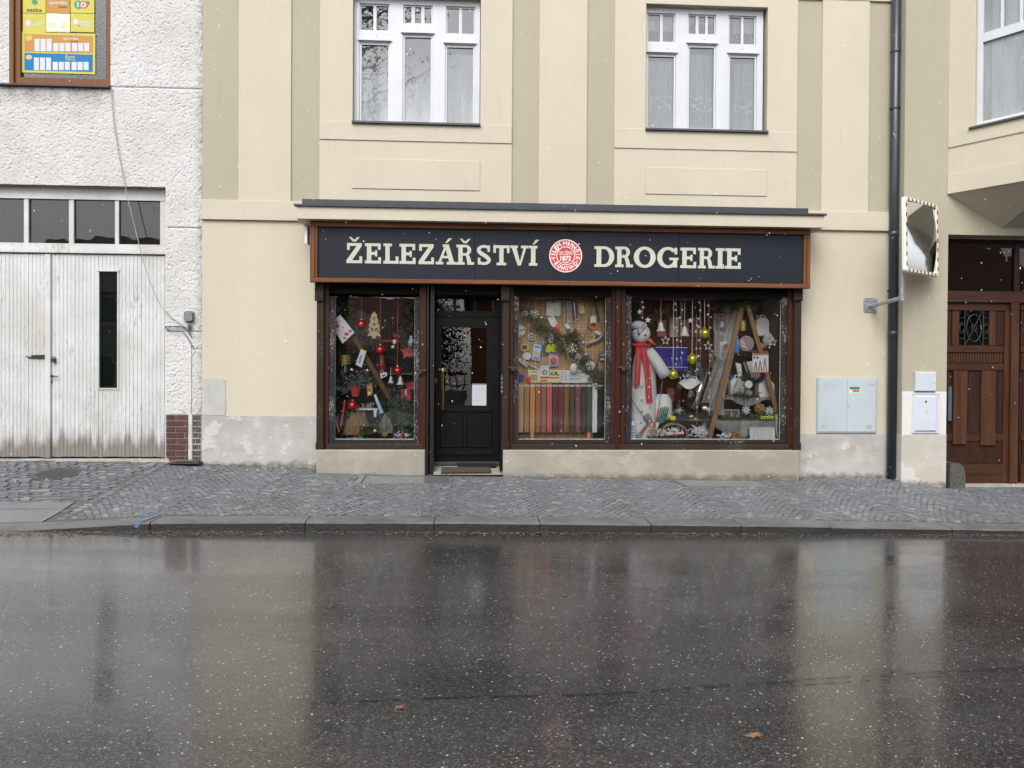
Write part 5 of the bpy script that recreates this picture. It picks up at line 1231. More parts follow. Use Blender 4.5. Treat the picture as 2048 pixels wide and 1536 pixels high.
# ================================================================== ACROSS THE STREET (seen only as reflections in the panes and the mirror)
def far_house(x0, x1, y, h, c, roof_c, label, nwin):
    t_ = thing('facing_house', ((x0 + x1) / 2, y, -.3), label, 'house'); zb = -.4
    B().box(x0, x1, y - 8, y, zb, h).build('wall', facade(c, 'far_render'), t_)
    b = B(); b.add([(x0 - .4, y + .4, h), (x1 + .4, y + .4, h), (x1 + .4, y - 8.4, h), (x0 - .4, y - 8.4, h), (x0 - .4, y - 4, h + 3.4), (x1 + .4, y - 4, h + 3.4)], [(0, 1, 5, 4), (2, 3, 4, 5), (1, 2, 5), (3, 0, 4), (3, 2, 1, 0)]); b.build('roof', mat(roof_c, .7, .25, 6), t_)
    for k in range(nwin):
        xc = x0 + (x1 - x0) * (k + .5) / nwin
        for zc in ([1.6, 4.4] if h > 5 else [1.6]):
            wf = B().box(xc - .55, xc + .55, y, y + .05, zc - .75, zc + .75).build('window', mat((.7, .7, .7), .5), t_)
            B().box(xc - .45, xc + .45, y + .05, y + .06, zc - .65, zc + .65).build('pane', mat((.03, .035, .04), .1), wf)
far_house(-22, -9.8, -27, 5.2, (.34, .33, .30), (.17, .075, .05), 'grey house across the street, reflected in the left windows', 4)
far_house(-9.2, -3.6, -32, 2.7, (.45, .43, .38), (.25, .10, .055), 'low pale house across the street, reflected in the left display window', 3)
far_house(.1, 12.5, -27, 5.2, (.36, .15, .08), (.20, .08, .05), 'orange-red house across the street, reflected in door and right window', 4)
far_house(15, 30, -28, 5.8, (.40, .37, .30), (.19, .08, .055), 'beige house across the street, reflected in the traffic mirror', 5)
B().box(-30, 30, -13.6, -13.3, -.5, -.16).build('far_kerb', mat((.15, .15, .145), .6), kind='structure')
B().box(-30, 30, -24, -13.6, -.5, -.18).build('far_pavement', mat((.12, .12, .118), .6, .2), kind='structure')
gw_ = thing('garden_wall', (-2, -24, -.2), 'low garden wall with fence across the street, reflected in the shop door', 'wall')
B().box(-8.8, -.1, -24.2, -24, -.3, .75).build('wall', mat((.34, .32, .28), .8, .2, 3), gw_)
for k in range(30): x = -8.7 + k * .29; B().box(x, x + .05, -24.12, -24.08, .75, 1.55).build('fence_picket', mat((.10, .06, .04), .7), gw_)
for z in (.9, 1.45): B().box(-8.8, -.1, -24.08, -24.05, z, z + .06).build('fence_rail', mat((.10, .06, .04), .7), gw_)
def tree(x, y, h, cr, label, seed):
    rs = random.Random(seed); t_ = thing('street_tree', (x, y, -.2), label, 'tree', 'trees across the street')
    b = B(); b.tube([(x, y, -.25), (x + .1, y, h * .25), (x + .05, y + .1, h * .5), (x, y, h * .92)], .26, 8, True, .04)
    tips = []
    for k in range(26):
        a = rs.uniform(0, 2 * pi); z0 = h * rs.uniform(.28, .85); L = cr * rs.uniform(.6, 1.0) * (1.15 - z0 / h * .6); e = Vector((x + cos(a) * L, y + sin(a) * L, z0 + L * rs.uniform(.25, .7))); m_ = Vector((x, y, z0)).lerp(e, .5) + Vector((0, 0, -.1))
        b.tube([(x, y, z0), tuple(m_), tuple(e)], .07, 5, True, .012); tips += [m_, e, m_.lerp(e, .5)]
    b.build('trunk', mat((.045, .036, .028), .8, .3), t_)
    l = B()
    for tp in tips:
        for k in range(52):
            c = tp + Vector((rs.gauss(0, .42), rs.gauss(0, .42), rs.gauss(0, .38))); d = Vector((rs.uniform(-1, 1), rs.uniform(-1, 1), rs.uniform(-1, 1))).normalized(); u = d.orthogonal().normalized(); s_ = rs.uniform(.04, .085)
            l.add([c - d * s_, c + u * s_ * .6, c + d * s_, c - u * s_ * .6], [(0, 1, 2, 3)])
    l.build('crown', mat((.075, .055, .022), .7, .3, isl=.5), t_)
tree(-5.0, -19.5, 20, 4.6, 'tall brown-leaved tree reflected in the fogged upper left window', 1)
tree(-1.5, -20, 4.6, 1.35, 'small thin tree reflected at the top of the shop door', 5)
tree(-9.5, -22, 18, 4.4, 'broad tree reflected in the top lights of the upper left window', 3)

# ================================================================== WINDOW DISPLAYS
BOOST = 1.9                      # display colours raised, standing in for light missing behind the glass
def V(px, py, Y): return at(px, py, Y)
def sheet(name, corners, Y, m, label, cat, th=.006, group=None, parent=None):
    """a flat piece with the given picture corners standing in plane Y"""
    return B().prism([XZ(a, c, Y) for a, c in corners], Y, Y + th).build(name, m, parent, label if parent is None else None, cat if parent is None else None, group)
def piece(par, name, corners, Y, m, th=.002): return B().prism([XZ(a, c, Y) for a, c in corners], Y, Y + th).build(name, m, par)
def rc(x0, y0, x1, y1): return [(x0, y0), (x1, y0), (x1, y1), (x0, y1)]
def bauble(px, py, rp, Y, c, label, string_top=None, m_str=None, group='baubles'):
    p = V(px, py, Y); r = rp * S(Y); t = thing('bauble', (p.x, Y, p.z - r), label, 'bauble', group)
    tn_ = mat(c, .07, .05, 4, metal=.55, coat=1.0); B().ball(p, r, 22).build('ball', tn_, t, smooth=True)
    B().lathe([(r * .20, r * .96), (r * .20, r * 1.15), (r * .08, r * 1.18)], p, 10).build('cap', mat((.7, .62, .45), .3, metal=.9), t)
    if string_top is not None:
        zt = V(px, string_top, Y).z; B().tube([(p.x, Y, p.z + r * 1.15), (p.x, Y, zt)], .0042, 5).build('ribbon', m_str, t)
def fir(pts, spread, n, label, c=(.05, .085, .04), Y=None, L=(.05, .10), frost=0., name='fir_garland', cat='garland', group='fir branches in the windows', seed=0):
    rs = random.Random(seed + len(label)); P3 = [V(*p) if len(p) == 3 else V(p[0], p[1], Y) for p in pts]; b = B()
    seg = len(P3) - 1
    for i in range(int(n * 1.7)):
        t_ = rs.random() * seg; k = min(seg - 1, int(t_)); o = P3[k].lerp(P3[k + 1], t_ - k); o = o + Vector((rs.gauss(0, spread), rs.gauss(0, spread * .5), rs.gauss(0, spread)))
        d = (P3[k + 1] - P3[k]).normalized() * rs.uniform(-.2, .8) + Vector((rs.uniform(-1, 1), rs.uniform(-.8, .3), rs.uniform(-.9, .7))); d.normalize(); ln = rs.uniform(*L)
        b.tube([o, o + d * ln], .0022, 3, False)
        for q in range(14):
            f_ = q / 13; s0 = o + d * ln * f_; sd_ = d.orthogonal().normalized(); sd_.rotate(Matrix.Rotation(rs.uniform(0, 2 * pi), 3, d)); e = s0 + (sd_ * .8 + d * .6) * rs.uniform(.018, .032); wv_ = d.cross(sd_) * .0055
            b.add([s0 - wv_, s0 + wv_, e], [(0, 1, 2)])
    m = mat(c, .6, .35, 25, c2=tuple(min(1, v * 1.6 + frost) for v in c), isl=.3)
    return b.build(name, m, None, label, cat, group)
def snowflake(px, py, rp, Y, m, label, arms=8, thin=.16, hub=.3, group='paper snowflakes'):
    p = V(px, py, Y); r = rp * S(Y); b = B()
    for k in range(arms):
        a = 2 * pi * k / arms; d = Vector((cos(a), 0, sin(a))); nrm = Vector((-sin(a), 0, cos(a)))
        b.prism([((p + d * r * .2 + nrm * r * thin * .5).x, (p + d * r * .2 + nrm * r * thin * .5).z), ((p + d * r * .2 - nrm * r * thin * .5).x, (p + d * r * .2 - nrm * r * thin * .5).z), ((p + d * r - nrm * r * thin * .3).x, (p + d * r - nrm * r * thin * .3).z), ((p + d * r + nrm * r * thin * .3).x, (p + d * r + nrm * r * thin * .3).z)], Y - .004 - .0003 * k, Y)
        for s_ in (1, -1):
            q0 = p + d * r * .62; q1 = p + d * r * .88 + nrm * s_ * r * .2; b.bar((q0.x, Y - .003, q0.z), (q1.x, Y - .003, q1.z), r * .09, .004)
    b.ring((p.x, Y - .003, p.z), r * hub, r * .07, 14, 5); return b.build('snowflake', m, None, label, 'snowflake', group)
def bell(px, py, wp, hp, Y, m, label, string_top=None):
    p = V(px, py + hp / 2, Y); k = S(Y); r, h = wp / 2 * k, hp * k; t = thing('bell', (p.x, Y, p.z), label, 'bell', 'hanging bells')
    B().lathe([(r, 0), (r * .96, h * .06), (r * .62, h * .3), (r * .5, h * .62), (r * .42, h * .82), (r * .2, h * .97), (r * .05, h)], p, 18).build('bell_body', m, t, smooth=True)
    if string_top is not None: B().tube([(p.x, Y, p.z + h), (p.x, Y, V(px, string_top, Y).z)], .003, 5).build('string', mat((.62, .58, .5), .7), t)
    return t
def star(px, py, rp, Y, m, label, hollow=False, rot=0.):
    p = V(px, py, Y); r = rp * S(Y); q = [(p.x + (r if i % 2 == 0 else r * .42) * sin(rot + i * pi / 5), p.z + (r if i % 2 == 0 else r * .42) * cos(rot + i * pi / 5)) for i in range(10)]
    b = B()
    if hollow:
        for i in range(10): b.bar((q[i][0], Y - .0004 * i, q[i][1]), (q[(i + 1) % 10][0], Y - .0004 * i, q[(i + 1) % 10][1]), r * .13, .006)
    else: b.prism(q, Y, Y + .006)
    return b.build('star', m, None, label, 'star', 'hanging stars')
def bottle(px, y0, y1, wp, Y, m, label, cap=None, neck=.3, name='bottle', cat='bottle', grip=False):
    p = V(px, y1, Y); k = S(Y); h = (y1 - y0) * k; r = wp / 2 * k; t = thing(name, (p.x, Y, p.z), label, cat)
    B().lathe([(r * .9, 0), (r, h * .04), (r, h * .72), (r * .8, h * .82), (r * neck, h * .90), (r * neck, h * .97)], p, 16).build('body', m, t, smooth=True)
    if cap: B().lathe([(r * neck * 1.25, h * .90), (r * neck * 1.25, h)], p, 12).build('cap', cap, t)
    return t
def canister(px, y0, y1, wp, Y, m, label, cap=None, dp=.7):
    """jerrycan: shouldered box with a filler neck and a grip"""
    p = V(px, y1, Y); k = S(Y); h = (y1 - y0) * k; w2 = wp / 2 * k; t = thing('canister', (p.x, Y, p.z), label, 'canister')
    prof = [(-w2 * .96, 0), (w2 * .96, 0), (w2, h * .06), (w2, h * .66), (w2 * .7, h * .80), (-w2 * .35, h * .84), (-w2, h * .68), (-w2, h * .06)]
    B().prism([(p.x + a, p.z + c) for a, c in prof], Y - w2 * dp, Y + w2 * dp).build('body', m, t)
    B().tube([(p.x + w2 * .75, Y, p.z + h * .74), (p.x + w2 * .55, Y, p.z + h * .95), (p.x, Y, p.z + h * .96), (p.x - w2 * .1, Y, p.z + h * .82)], w2 * .11, 6).build('grip', m, t)
    if cap: B().lathe([(w2 * .26, h * .80), (w2 * .26, h * .97)], (p.x - w2 * .55, Y, p.z), 12).build('cap', cap, t)
def chips(px0, py0, px1, py1, Y, n, m, label, name='tinsel', cat='tinsel', size=.03, dep=.08, seed=3):
    rs = random.Random(seed + len(label)); b = B()
    for i in range(n):
        u, v = rs.gauss(0, .32), rs.gauss(0, .3); c = V((px0 + px1) / 2 + u * (px1 - px0) * .6, (py0 + py1) / 2 + v * (py1 - py0) * .6, Y) + Vector((0, rs.uniform(-dep, dep) * .5, 0)); d = Vector((rs.uniform(-1, 1), rs.uniform(-1, 1), rs.uniform(-.6, 1))).normalized(); o = d.orthogonal().normalized() * size * .35; d = d * size * rs.uniform(.6, 1.2)
        b.add([c - o, c + d - o * .3, c + d + o * .3, c + o], [(0, 1, 2, 3)])
    return b.build(name, m, None, label, cat)
def drape(fn, m, label, nu=40, nv=30, name='drape', cat='cloth'): return B().grid(fn, nu, nv).build(name, m, None, label, cat, smooth=True)
RIB = mat((.30, .05, .045), .6)
REDB = (.42, .012, .010); GOLDB = (.52, .44, .03); BLUEB = (.02, .12, .38)
WPL, CREAM, GLD = mat((.72, .72, .70), .45, .06), mat((.62, .58, .46), .6, .08), mat((.55, .40, .14), .35, .2, metal=.8)
REDP, BLP, YLP, BKP = mat((.45, .03, .025), .5, .1), mat((.04, .15, .42), .45, .1), mat((.62, .50, .06), .5), mat((.02, .02, .02), .5)
STEEL = mat((.55, .56, .57), .22, .15, 20, metal=.95)

# ---------------- left window
bauble(723, 649.5, 10, .06, REDB, 'red bauble on a ribbon, left of the wooden tree ornament', 592, RIB)
bauble(760.5, 700, 10, .08, REDB, 'red bauble on the middle ribbon, just below the wooden tree ornament', 592, RIB)
bauble(795, 742, 9.6, .06, REDB, 'red bauble on the right ribbon above the two white bells', 592, RIB)
bauble(705, 811, 10.4, .05, REDB, 'red bauble lying low in the left window, above the brown log')
bauble(781.5, 781.5, 3.4, .20, REDB, 'tiny red bauble among branches below the white bells'); bauble(804.5, 871.5, 4.6, .03, REDB, 'small red bauble on the floor at the right of the left window'); bauble(714, 744, 3.6, .16, REDB, 'tiny red bauble on the frosted wreath')
p = V(748, 677, .03); k = S(.03)
tree_prof = [(-4, 0), (4, 0), (4, 6), (14, 4), (8, 14), (13, 15), (8, 24), (12, 25), (6, 34), (9, 36), (4, 44), (7, 45), (0, 53.5), (-7, 45), (-4, 44), (-9, 36), (-6, 34), (-12, 25), (-8, 24), (-13, 15), (-8, 14), (-14, 4), (-4, 6)]
wt = thing('wooden_tree', p, 'flat pale wooden fir-tree ornament with four oval cut-outs', 'ornament')
B().prism([(p.x + a * k, p.z + c * k) for a, c in tree_prof], .03, .04).build('tree_plate', mat((.36, .27, .17), .7, .15, 20), wt)
for a, c in ((0, 39), (0, 27.5), (-4, 17.5), (4.5, 17.5)):
    B().prism([(p.x + (a + 2.6 * cos(t_ * pi / 7)) * k, p.z + (c + 3.6 * sin(t_ * pi / 7)) * k) for t_ in range(14)], .0285, .0302).build('oval', mat((.03, .022, .018), .7), wt)
    B().prism([(p.x + (a + .9 * cos(t_ * pi / 5)) * k, p.z + (c - .8 + 1.7 * sin(t_ * pi / 5)) * k) for t_ in range(10)], .0275, .0286).build('oval_figure', mat((.45, .36, .24), .7), wt)
B().bar(V(703, 664, .12), V(783, 803, .12), .062, .03).build('wooden_stake', wood((.20, .10, .045), .5, .6, 24), None, 'brown wooden tool handle leaning diagonally across the left window', 'handle')
nk = thing('napkin_pack', V(684, 686, .04), 'white and red napkin packet standing on its corner, upper left', 'napkins')
piece(nk, 'packet', [(680, 629), (709, 665), (685, 687), (668, 660), (668, 640)], .04, mat((.62, .58, .57), .35, .06, 10), .02)
for a, c, r1 in ((672, 645, 4), (674, 652, 5), (693, 668, 5), (689, 676, 3), (700, 662, 4), (681, 641, 1.4), (686, 655, 2)): q = V(a, c, .038); B().prism([(q.x + r1 * S(.04) * cos(t_), q.z + r1 * .7 * S(.04) * sin(t_)) for t_ in np.linspace(0, 2 * pi, 9)[:-1]], .0385 - .0002 * r1, .0395).build('print_spot', mat((.40, .04, .06), .4, .3, 40), nk)
fir([(668, 600), (690, 612), (712, 640)], .07, 60, 'dark fir branch at the top left corner of the left window', Y=.25)
fir([(712, 672), (735, 678), (760, 690)], .05, 55, 'fir branch behind the red baubles, below the wooden tree', Y=.26)
fir([(800, 665), (815, 680), (826, 695)], .05, 45, 'fir tuft at the right edge, beside the red poinsettia', Y=.2, c=(.04, .07, .025))
fir([(785, 790), (805, 815), (826, 838)], .09, 110, 'large fir branch at the lower right of the left window', Y=.16, frost=.06)
fir([(680, 760), (700, 765), (728, 758)], .06, 80, 'frosted fir wreath with small cones on the left shelf', Y=.12, c=(.06, .09, .075), frost=.12)
fir([(672, 800), (676, 840), (672, 876)], .045, 45, 'thin fir strand down the left edge of the left window', Y=.12)
fir([(718, 868), (735, 858), (756, 852)], .03, 40, 'short fir sprig lying over the brown log', Y=.03, L=(.03, .06))
fir([(690, 690), (680, 710), (676, 735)], .05, 45, 'dark fir branch under the napkin packet', Y=.3)
p = V(691, 730, .14); jr = thing('wire_jar', V(691, 770, .14), 'glass jar wound with gold wire at the left of the left window', 'jar')
for i in range(6): B().ring((p.x, .14, p.z + .018 + i * .022), .068, .009, 22, 6, 'z').build('wire_coil', GLD, jr)
B().lathe([(.085, V(691, 768, .14).z - p.z), (.085, -.08), (.06, -.02), (.055, .14), (.05, .14)], p, 18).build('jar_body', glass('jar_glass', (.8, .84, .84)), jr, smooth=True)
bxm = thing('white_box', V(720, 734, .05), 'tilted white carton with blue print and yellow end, left window', 'carton')
piece(bxm, 'carton', [(722, 698), (733, 702), (723, 735), (711, 729)], .05, WPL, .05)
piece(bxm, 'yellow_end', [(722, 698), (733, 702), (732.2, 704.5), (721.2, 700.5)], .049, YLP, .001); piece(bxm, 'blue_print', [(720.5, 710), (725, 711.8), (720.5, 727), (716, 725)], .049, mat((.12, .22, .38), .5, .4, 60), .001)
mg_ = thing('mug_ornament', V(766, 757, .05), 'small white mug ornament with a red motif hanging by a string', 'ornament')
piece(mg_, 'cup', [(760, 747), (772.5, 744), (774.5, 752), (762, 757)], .05, WPL, .03); piece(mg_, 'motif', [(763.5, 750), (770, 748), (771, 751.5), (764, 754)], .049, mat((.35, .05, .05), .5), .001)
q = V(764, 744, .055); B().ring((q.x, .06, q.z), .022, .004, 12, 5).build('mug_loop', WPL, mg_)
bell(781.5, 759, 11, 14, .05, WPL, 'small white bell, left one under the red baubles', 735); bell(800.5, 761, 15, 17, .06, WPL, 'white bell directly under the right red bauble', 745)
t = thing('gift_card', V(739, 792, .10), 'red and gold gift box standing among the frosted branches', 'box')
piece(t, 'box', [(733, 769), (744, 765), (745, 788), (735, 793)], .10, mat((.32, .05, .035), .5, .5, 40, c2=(.45, .33, .10)), .04); q = V(739, 786, .098); B().lathe([(.02, -.001), (.02, .001)], (q.x, .098, q.z), 12, 'y').build('gold_seal', GLD, t)
t = thing('blue_brush', V(763, 826, .06), 'pale blue cleaning brush leaning in the left window', 'brush')
B().bar(V(750, 789, .07), V(756, 806, .07), .035, .03).build('bristles', mat((.45, .50, .55), .8, .2, 50), t); B().bar(V(755, 803, .06), V(764, 826, .06), .045, .02).build('handle', mat((.12, .32, .62), .4, .2, 60, c2=(.4, .55, .75)), t)
B().tube([V(690, 800, .05), V(686, 828, .05), V(681, 857, .05)], .014, 8).build('red_candle', mat((.42, .04, .03), .5, .3, 30), None, 'long red candy-striped stick beside the log', 'stick')
B().tube([V(669, 835, .03), V(674, 850, .03), V(679, 864, .03)], .010, 8).build('pink_stick', mat((.45, .16, .15), .5, .3, 40), None, 'short pink stick at the lower left corner of the display', 'stick')
def burl(u, v):
    a = V(681 + 66 * u, 872, .12); z = .22 + .37 * v * (1 - .25 * abs(u - .55)) ; wdt = 1 - .55 * v
    return (a.x + (.5 - u) * .30 * v + .012 * sin(u * 31 + v * 9), .16 - .12 * sin(pi * u) * wdt + .012 * sin(u * 50), a.z + .02 + (z - .22) * (1 + .1 * sin(u * 13)))
drape(burl, mat((.16, .095, .045), .9, .3, 30, .6, 90), 'draped brown burlap over the stump at the bottom of the left window', name='burlap')
p = V(760, 866, .06); b = B(); e0, e1 = V(752, 855, .22), V(770, 868, .0); b.tube([e0, e1], .045, 14); lg = b.build('log', mat((.15, .09, .045), .8, .4, 40, .6, 70), None, 'short brown log lying with its sawn end to the glass', 'log')
B().tube([e1 + (e1 - e0) * .002, e1 + (e1 - e0) * .012], .038, 14).build('sawn_end', mat((.34, .22, .11), .8, .2, 50), lg)
def shelf(px0, px1, py, Y0, Y1, m, label, th=.022): 
    a, c = V(px0, py, Y0), V(px1, py, Y0); return B().box(a.x, c.x, Y0, Y1, a.z - th, a.z).build('shelf', m, None, label, 'shelf')
shelf(712, 756, 817, .10, .35, mat((.60, .60, .58), .5), 'small white shelf edge above the draped burlap')
chips(715, 806, 752, 820, .14, 60, mat((.34, .31, .27), .9, .3), 'grey fur strip lying on the small white shelf', 'fur_strip', 'fur', .03, .08)
piece_ = sheet('white_peg', [(747, 818), (754, 818), (752, 834), (748, 834)], .08, WPL, 'white tapered plastic peg below the blue brush', 'peg', .02)
drape(lambda u, v: (V(758 + 28 * u - 10 * (1 - v) * 0, 866, .1).x + (u - .5) * .0, .10 + .04 * sin(u * 12), V(770, 866 - 40 * v * (1 - abs(u - .45) * 1.2), .1).z), sheer('tulle_grey', (.5, .52, .54), .45), 'grey tulle cone at the bottom right of the left window', 20, 12)
shelf(745, 828, 746, .35, .58, mat((.06, .05, .045), .7), 'dark shelf in the back of the left window'); shelf(755, 800, 680, .30, .5, mat((.22, .03, .03), .5), 'red lacquer tray shelf behind the hanging baubles')
bottle(770, 640, 678, 7, .4, glass('bottle_glass', (.7, .74, .72)), 'left clear glass bottle behind the ribbons', WPL); bottle(785, 634, 678, 6, .42, glass('bottle_glass', (.7, .74, .72)), 'right clear glass bottle behind the ribbons', WPL)
gn = thing('felt_gnome', V(790, 700, .2), 'small felt gnome with red cap hanging by the right ribbon', 'ornament')
q = V(791, 672, .2); B().ball(q, .035, 12, (1, 1, .8)).build('cap', REDP, gn, smooth=True); q = V(789, 684, .2); B().ball(q, .028, 12, (1, 1, 1.3)).build('beard', mat((.55, .50, .48), .9, .15), gn, smooth=True); q = V(786, 694, .2); B().ball(q, .03, 12, (1, 1, .8)).build('body', WPL, gn, smooth=True); q = V(799, 673, .2); B().ball(q, .011, 8).build('pompom', WPL, gn, smooth=True)
def poinsettia(px, py, rp, Y, label, c=(.33, .05, .045)):
    p = V(px, py, Y); t = thing('poinsettia', p, label, 'flower', 'red felt flowers')
    for k in range(8):
        a = k * pi / 4 + .3; d = Vector((cos(a), -.25, sin(a))); n = Vector((-sin(a), 0, cos(a))); r = rp * S(Y) * (1 if k % 2 else .75)
        B().add([p, p + d * r * .5 + n * r * .22, p + d * r, p + d * r * .5 - n * r * .22], [(0, 1, 2, 3)]).build('petal', mat(c, .7, .2, 30), t)
poinsettia(814, 705, 15, .14, 'red felt poinsettia at the right edge of the left window'); poinsettia(820, 772, 13, .16, 'darker red felt star flower low on the right of the left window', (.24, .02, .025))
bauble(750, 862, 4, .02, (.5, .5, .52), 'small silver bauble in front of the burlap')
t = thing('red_jar', V(764, 742, .3), 'red glass lantern under the middle bauble', 'lantern'); q = V(764, 741, .3); B().lathe([(.05, 0), (.055, .08), (.04, .2), (.03, .22)], q, 12).build('body', mat((.20, .02, .02), .25, .2), t)
chips(783, 862, 822, 880, .03, 60, mat((.62, .60, .58), .8, .2), 'white paper scraps on the display floor, lower right', 'paper_scraps', 'paper', .03, .06)
chips(690, 872, 735, 880, .0, 40, mat((.5, .5, .5), .8, .3), 'pale wood shavings on the display floor, lower left', 'shavings', 'shavings', .02, .04)
t = thing('steel_cups', V(712, 752, .2), 'pair of grey metal cups behind the frosted wreath', 'cups')
for a, c, r1 in ((703, 740, 8), (735, 741, 6)): q = V(a, c, .2); B().ball(q, r1 * S(.2), 14, (1, 1, .75)).build('cup', STEEL, t, smooth=True)
t = thing('red_pot', V(711, 795, .14), 'red flower pot under the frosted wreath', 'pot'); q = V(711, 793, .14); B().lathe([(.045, 0), (.075, .13), (.08, .14)], q, 14).build('pot', REDP, t)
bottle(822, 672, 715, 14, .25, mat((.35, .40, .45), .35), 'grey plastic bottle at the right edge behind the poinsettia', WPL)
drape(lambda u, v: (V(690 + 70 * u, 650, .5).x, .5 + .03 * sin(u * 14), V(720, 690 - 70 * v * (1 - .5 * abs(u - .4)), .5).z), sheer('tulle_pale', (.42, .44, .46), .4), 'pale tulle veil behind the left red bauble', 24, 10)

# ---------------- middle window: wire grid on a tan board, tools, stained boards
BY = .185
wg = thing('wire_grid', V(1124, 878, BY), 'brass wire display grid covering the tan board of the middle window', 'grid')
WIRE = mat((.50, .40, .24), .4, .1, metal=.4); k = 0
x = 1043.
while x < 1212: a, c = V(x, 594, BY), V(x, 879, BY); B().tube([(a.x, BY, V(x, 590, BY).z), (a.x, BY, c.z)], .0032, 5).build('wire', WIRE, wg); x += 14.35
y = 601.
while y < 880: a, c = V(1036, y, BY), V(1213, y, BY); B().tube([(a.x, BY + .006, a.z), (c.x, BY + .006, a.z)], .0032, 5).build('wire', WIRE, wg); y += 13.9
def card(x0, y0, x1, y1, Y, m, label, parts=(), cat='packet', name='hanging_card', rot=None, th=.006):
    t = thing(name, V((x0 + x1) / 2, y1, Y), label, cat); cs = rc(x0, y0, x1, y1) if rot is None else rot
    piece(t, 'backing', cs, Y, m, th)
    for i, (nm, q, mm, dpt) in enumerate(parts): piece(t, nm, q if isinstance(q, list) else rc(*q), Y - dpt - .0006 * i, mm, dpt)
    return t
TY = .16
card(1093, 603, 1121, 632, TY, mat((.50, .47, .42), .4, .1), 'blister card with a paint spatula, top of the middle window', (('tool_head', (1094, 612, 1105, 630), mat((.45, .44, .42), .4), .008), ('handle', (1107, 610, 1110, 631), YLP, .01), ('tool_head', (1111, 614, 1120, 630), mat((.38, .40, .38), .4), .008), ('hole', (1105, 604, 1108, 605.3), BKP, .001)))
card(1134.5, 602, 1140.5, 646, TY, mat((.33, .30, .35), .4, .2, 60), 'narrow grey folding rule hanging left of the long rods', (('print', (1136, 606, 1139, 640), mat((.18, .16, .22), .5, .4, 90), .001),))
t = thing('file_pair', V(1150, 650, TY), 'two dark rods with a steel tip hanging beside the folding rule', 'tool'); B().bar(V(1145.5, 603, TY), V(1149, 640, TY), .014, .012).build('rod', BKP, t); B().bar(V(1152, 603, TY), V(1154.5, 640, TY), .016, .012).build('rod', BKP, t); B().bar(V(1148, 604, TY - .01), V(1152, 648, TY - .01), .009, .008).build('steel_rod', STEEL, t); B().bar(V(1149, 643, TY - .01), V(1158, 636, TY - .01), .01, .008).build('tip', STEEL, t)
card(1158.5, 607, 1169, 627, TY, mat((.50, .40, .24), .6), 'cream paper tag hanging near the top of the wire grid', (('hole', (1162, 609, 1163.5, 612), BKP, .001),), 'tag', rot=[(1158, 609), (1166, 606), (1170, 626), (1160, 628)])
t = thing('bolt_cutter', V(1187, 690, TY), 'long dark bow saw with splayed arms at the upper right of the grid', 'saw')
B().bar(V(1188.5, 600, TY), V(1167, 684, TY), .020, .016).build('arm', mat((.16, .12, .10), .5, .2), t); B().bar(V(1189, 600, TY), V(1199, 645, TY), .024, .018).build('arm', mat((.03, .02, .025), .45), t); B().bar(V(1199, 645, TY), V(1203, 661, TY), .018, .02).build('grip', STEEL, t); q = V(1191.5, 596, TY); B().ball(q, .022, 10).build('joint', mat((.3, .29, .28), .4, metal=.5), t); q = V(1167, 685, TY); B().ball(q, .022, 10).build('tip', CREAM, t)
t = thing('pipe_cutter', V(1186, 658, TY), 'orange ring tool on a cream card, upper right of the grid', 'tool'); q = V(1186.5, 652, TY); B().ring((q.x, TY - .015, q.z), .045, .012, 20, 8).build('ring', mat((.62, .13, .05), .4), t); piece(t, 'card', rc(1181, 632, 1192, 647), TY - .02, mat((.55, .50, .42), .5), .004)
t = thing('glove_pack', V(1117, 676, TY - .03), 'silver and red packed gloves slanting across the garland', 'gloves'); piece(t, 'sleeve', [(1095, 635), (1108, 632), (1116, 650), (1104, 656)], TY - .04, mat((.55, .56, .60), .25, .2, 30), .02); piece(t, 'glove', [(1112, 648), (1117, 646), (1121, 660), (1113, 657)], TY - .045, mat((.55, .08, .06), .6), .02); piece(t, 'glove', [(1107, 658), (1114, 657), (1124, 668), (1122, 675), (1115, 676)], TY - .043, mat((.25, .03, .03), .6, .3, 40), .02)
card(1129, 646, 1141, 660, TY, mat((.60, .58, .60), .5), 'white price tag tilted beside the packed gloves', (), 'tag', rot=[(1129, 650), (1135.5, 645.5), (1141, 655), (1135, 660)])
sheet('sandpaper', [(1143, 668), (1150, 656), (1155, 659), (1155, 668), (1152, 669)], TY, mat((.11, .055, .05), .9, .2, 90), 'maroon triangle of sandpaper in the middle of the grid', 'sandpaper')
t = thing('paint_roller', V(1195, 680, TY), 'white paint roller with a grey curved brush at the right of the grid', 'roller'); B().tube([V(1189, 663, TY - .03), V(1200, 669, TY - .03)], .028, 12).build('roller_sleeve', WPL, t); B().tube([V(1191, 671, TY - .02), V(1185, 680, TY - .02)], .012, 8).build('handle', mat((.45, .25, .12), .5), t)
B().tube([V(1172, 688, TY - .03), V(1186, 683, TY - .03), V(1196, 680, TY - .03), V(1203, 673, TY - .03), V(1204, 666, TY - .03)], .022, 8).build('brush_arc', mat((.25, .28, .29), .7, .3, 60), t)
t = thing('sanding_disc', V(1038, 674, TY), 'round pale sanding disc cut by the left frame of the middle window', 'disc'); q = V(1038, 661.5, TY); B().lathe([(.088, -.003), (.088, .003)], (q.x, TY, q.z), 28, 'y').build('disc', mat((.44, .45, .44), .7, .1), t); piece(t, 'label_bar', [(1040, 660), (1049, 657), (1049.5, 660), (1040, 663)], TY - .006, mat((.12, .14, .16), .6), .002)
for a, c in ((1043, 651), (1041, 671)): q = V(a, c, TY); B().lathe([(.008, -.005), (.008, -.003)], (q.x, TY, q.z), 8, 'y').build('hole', BKP, t)
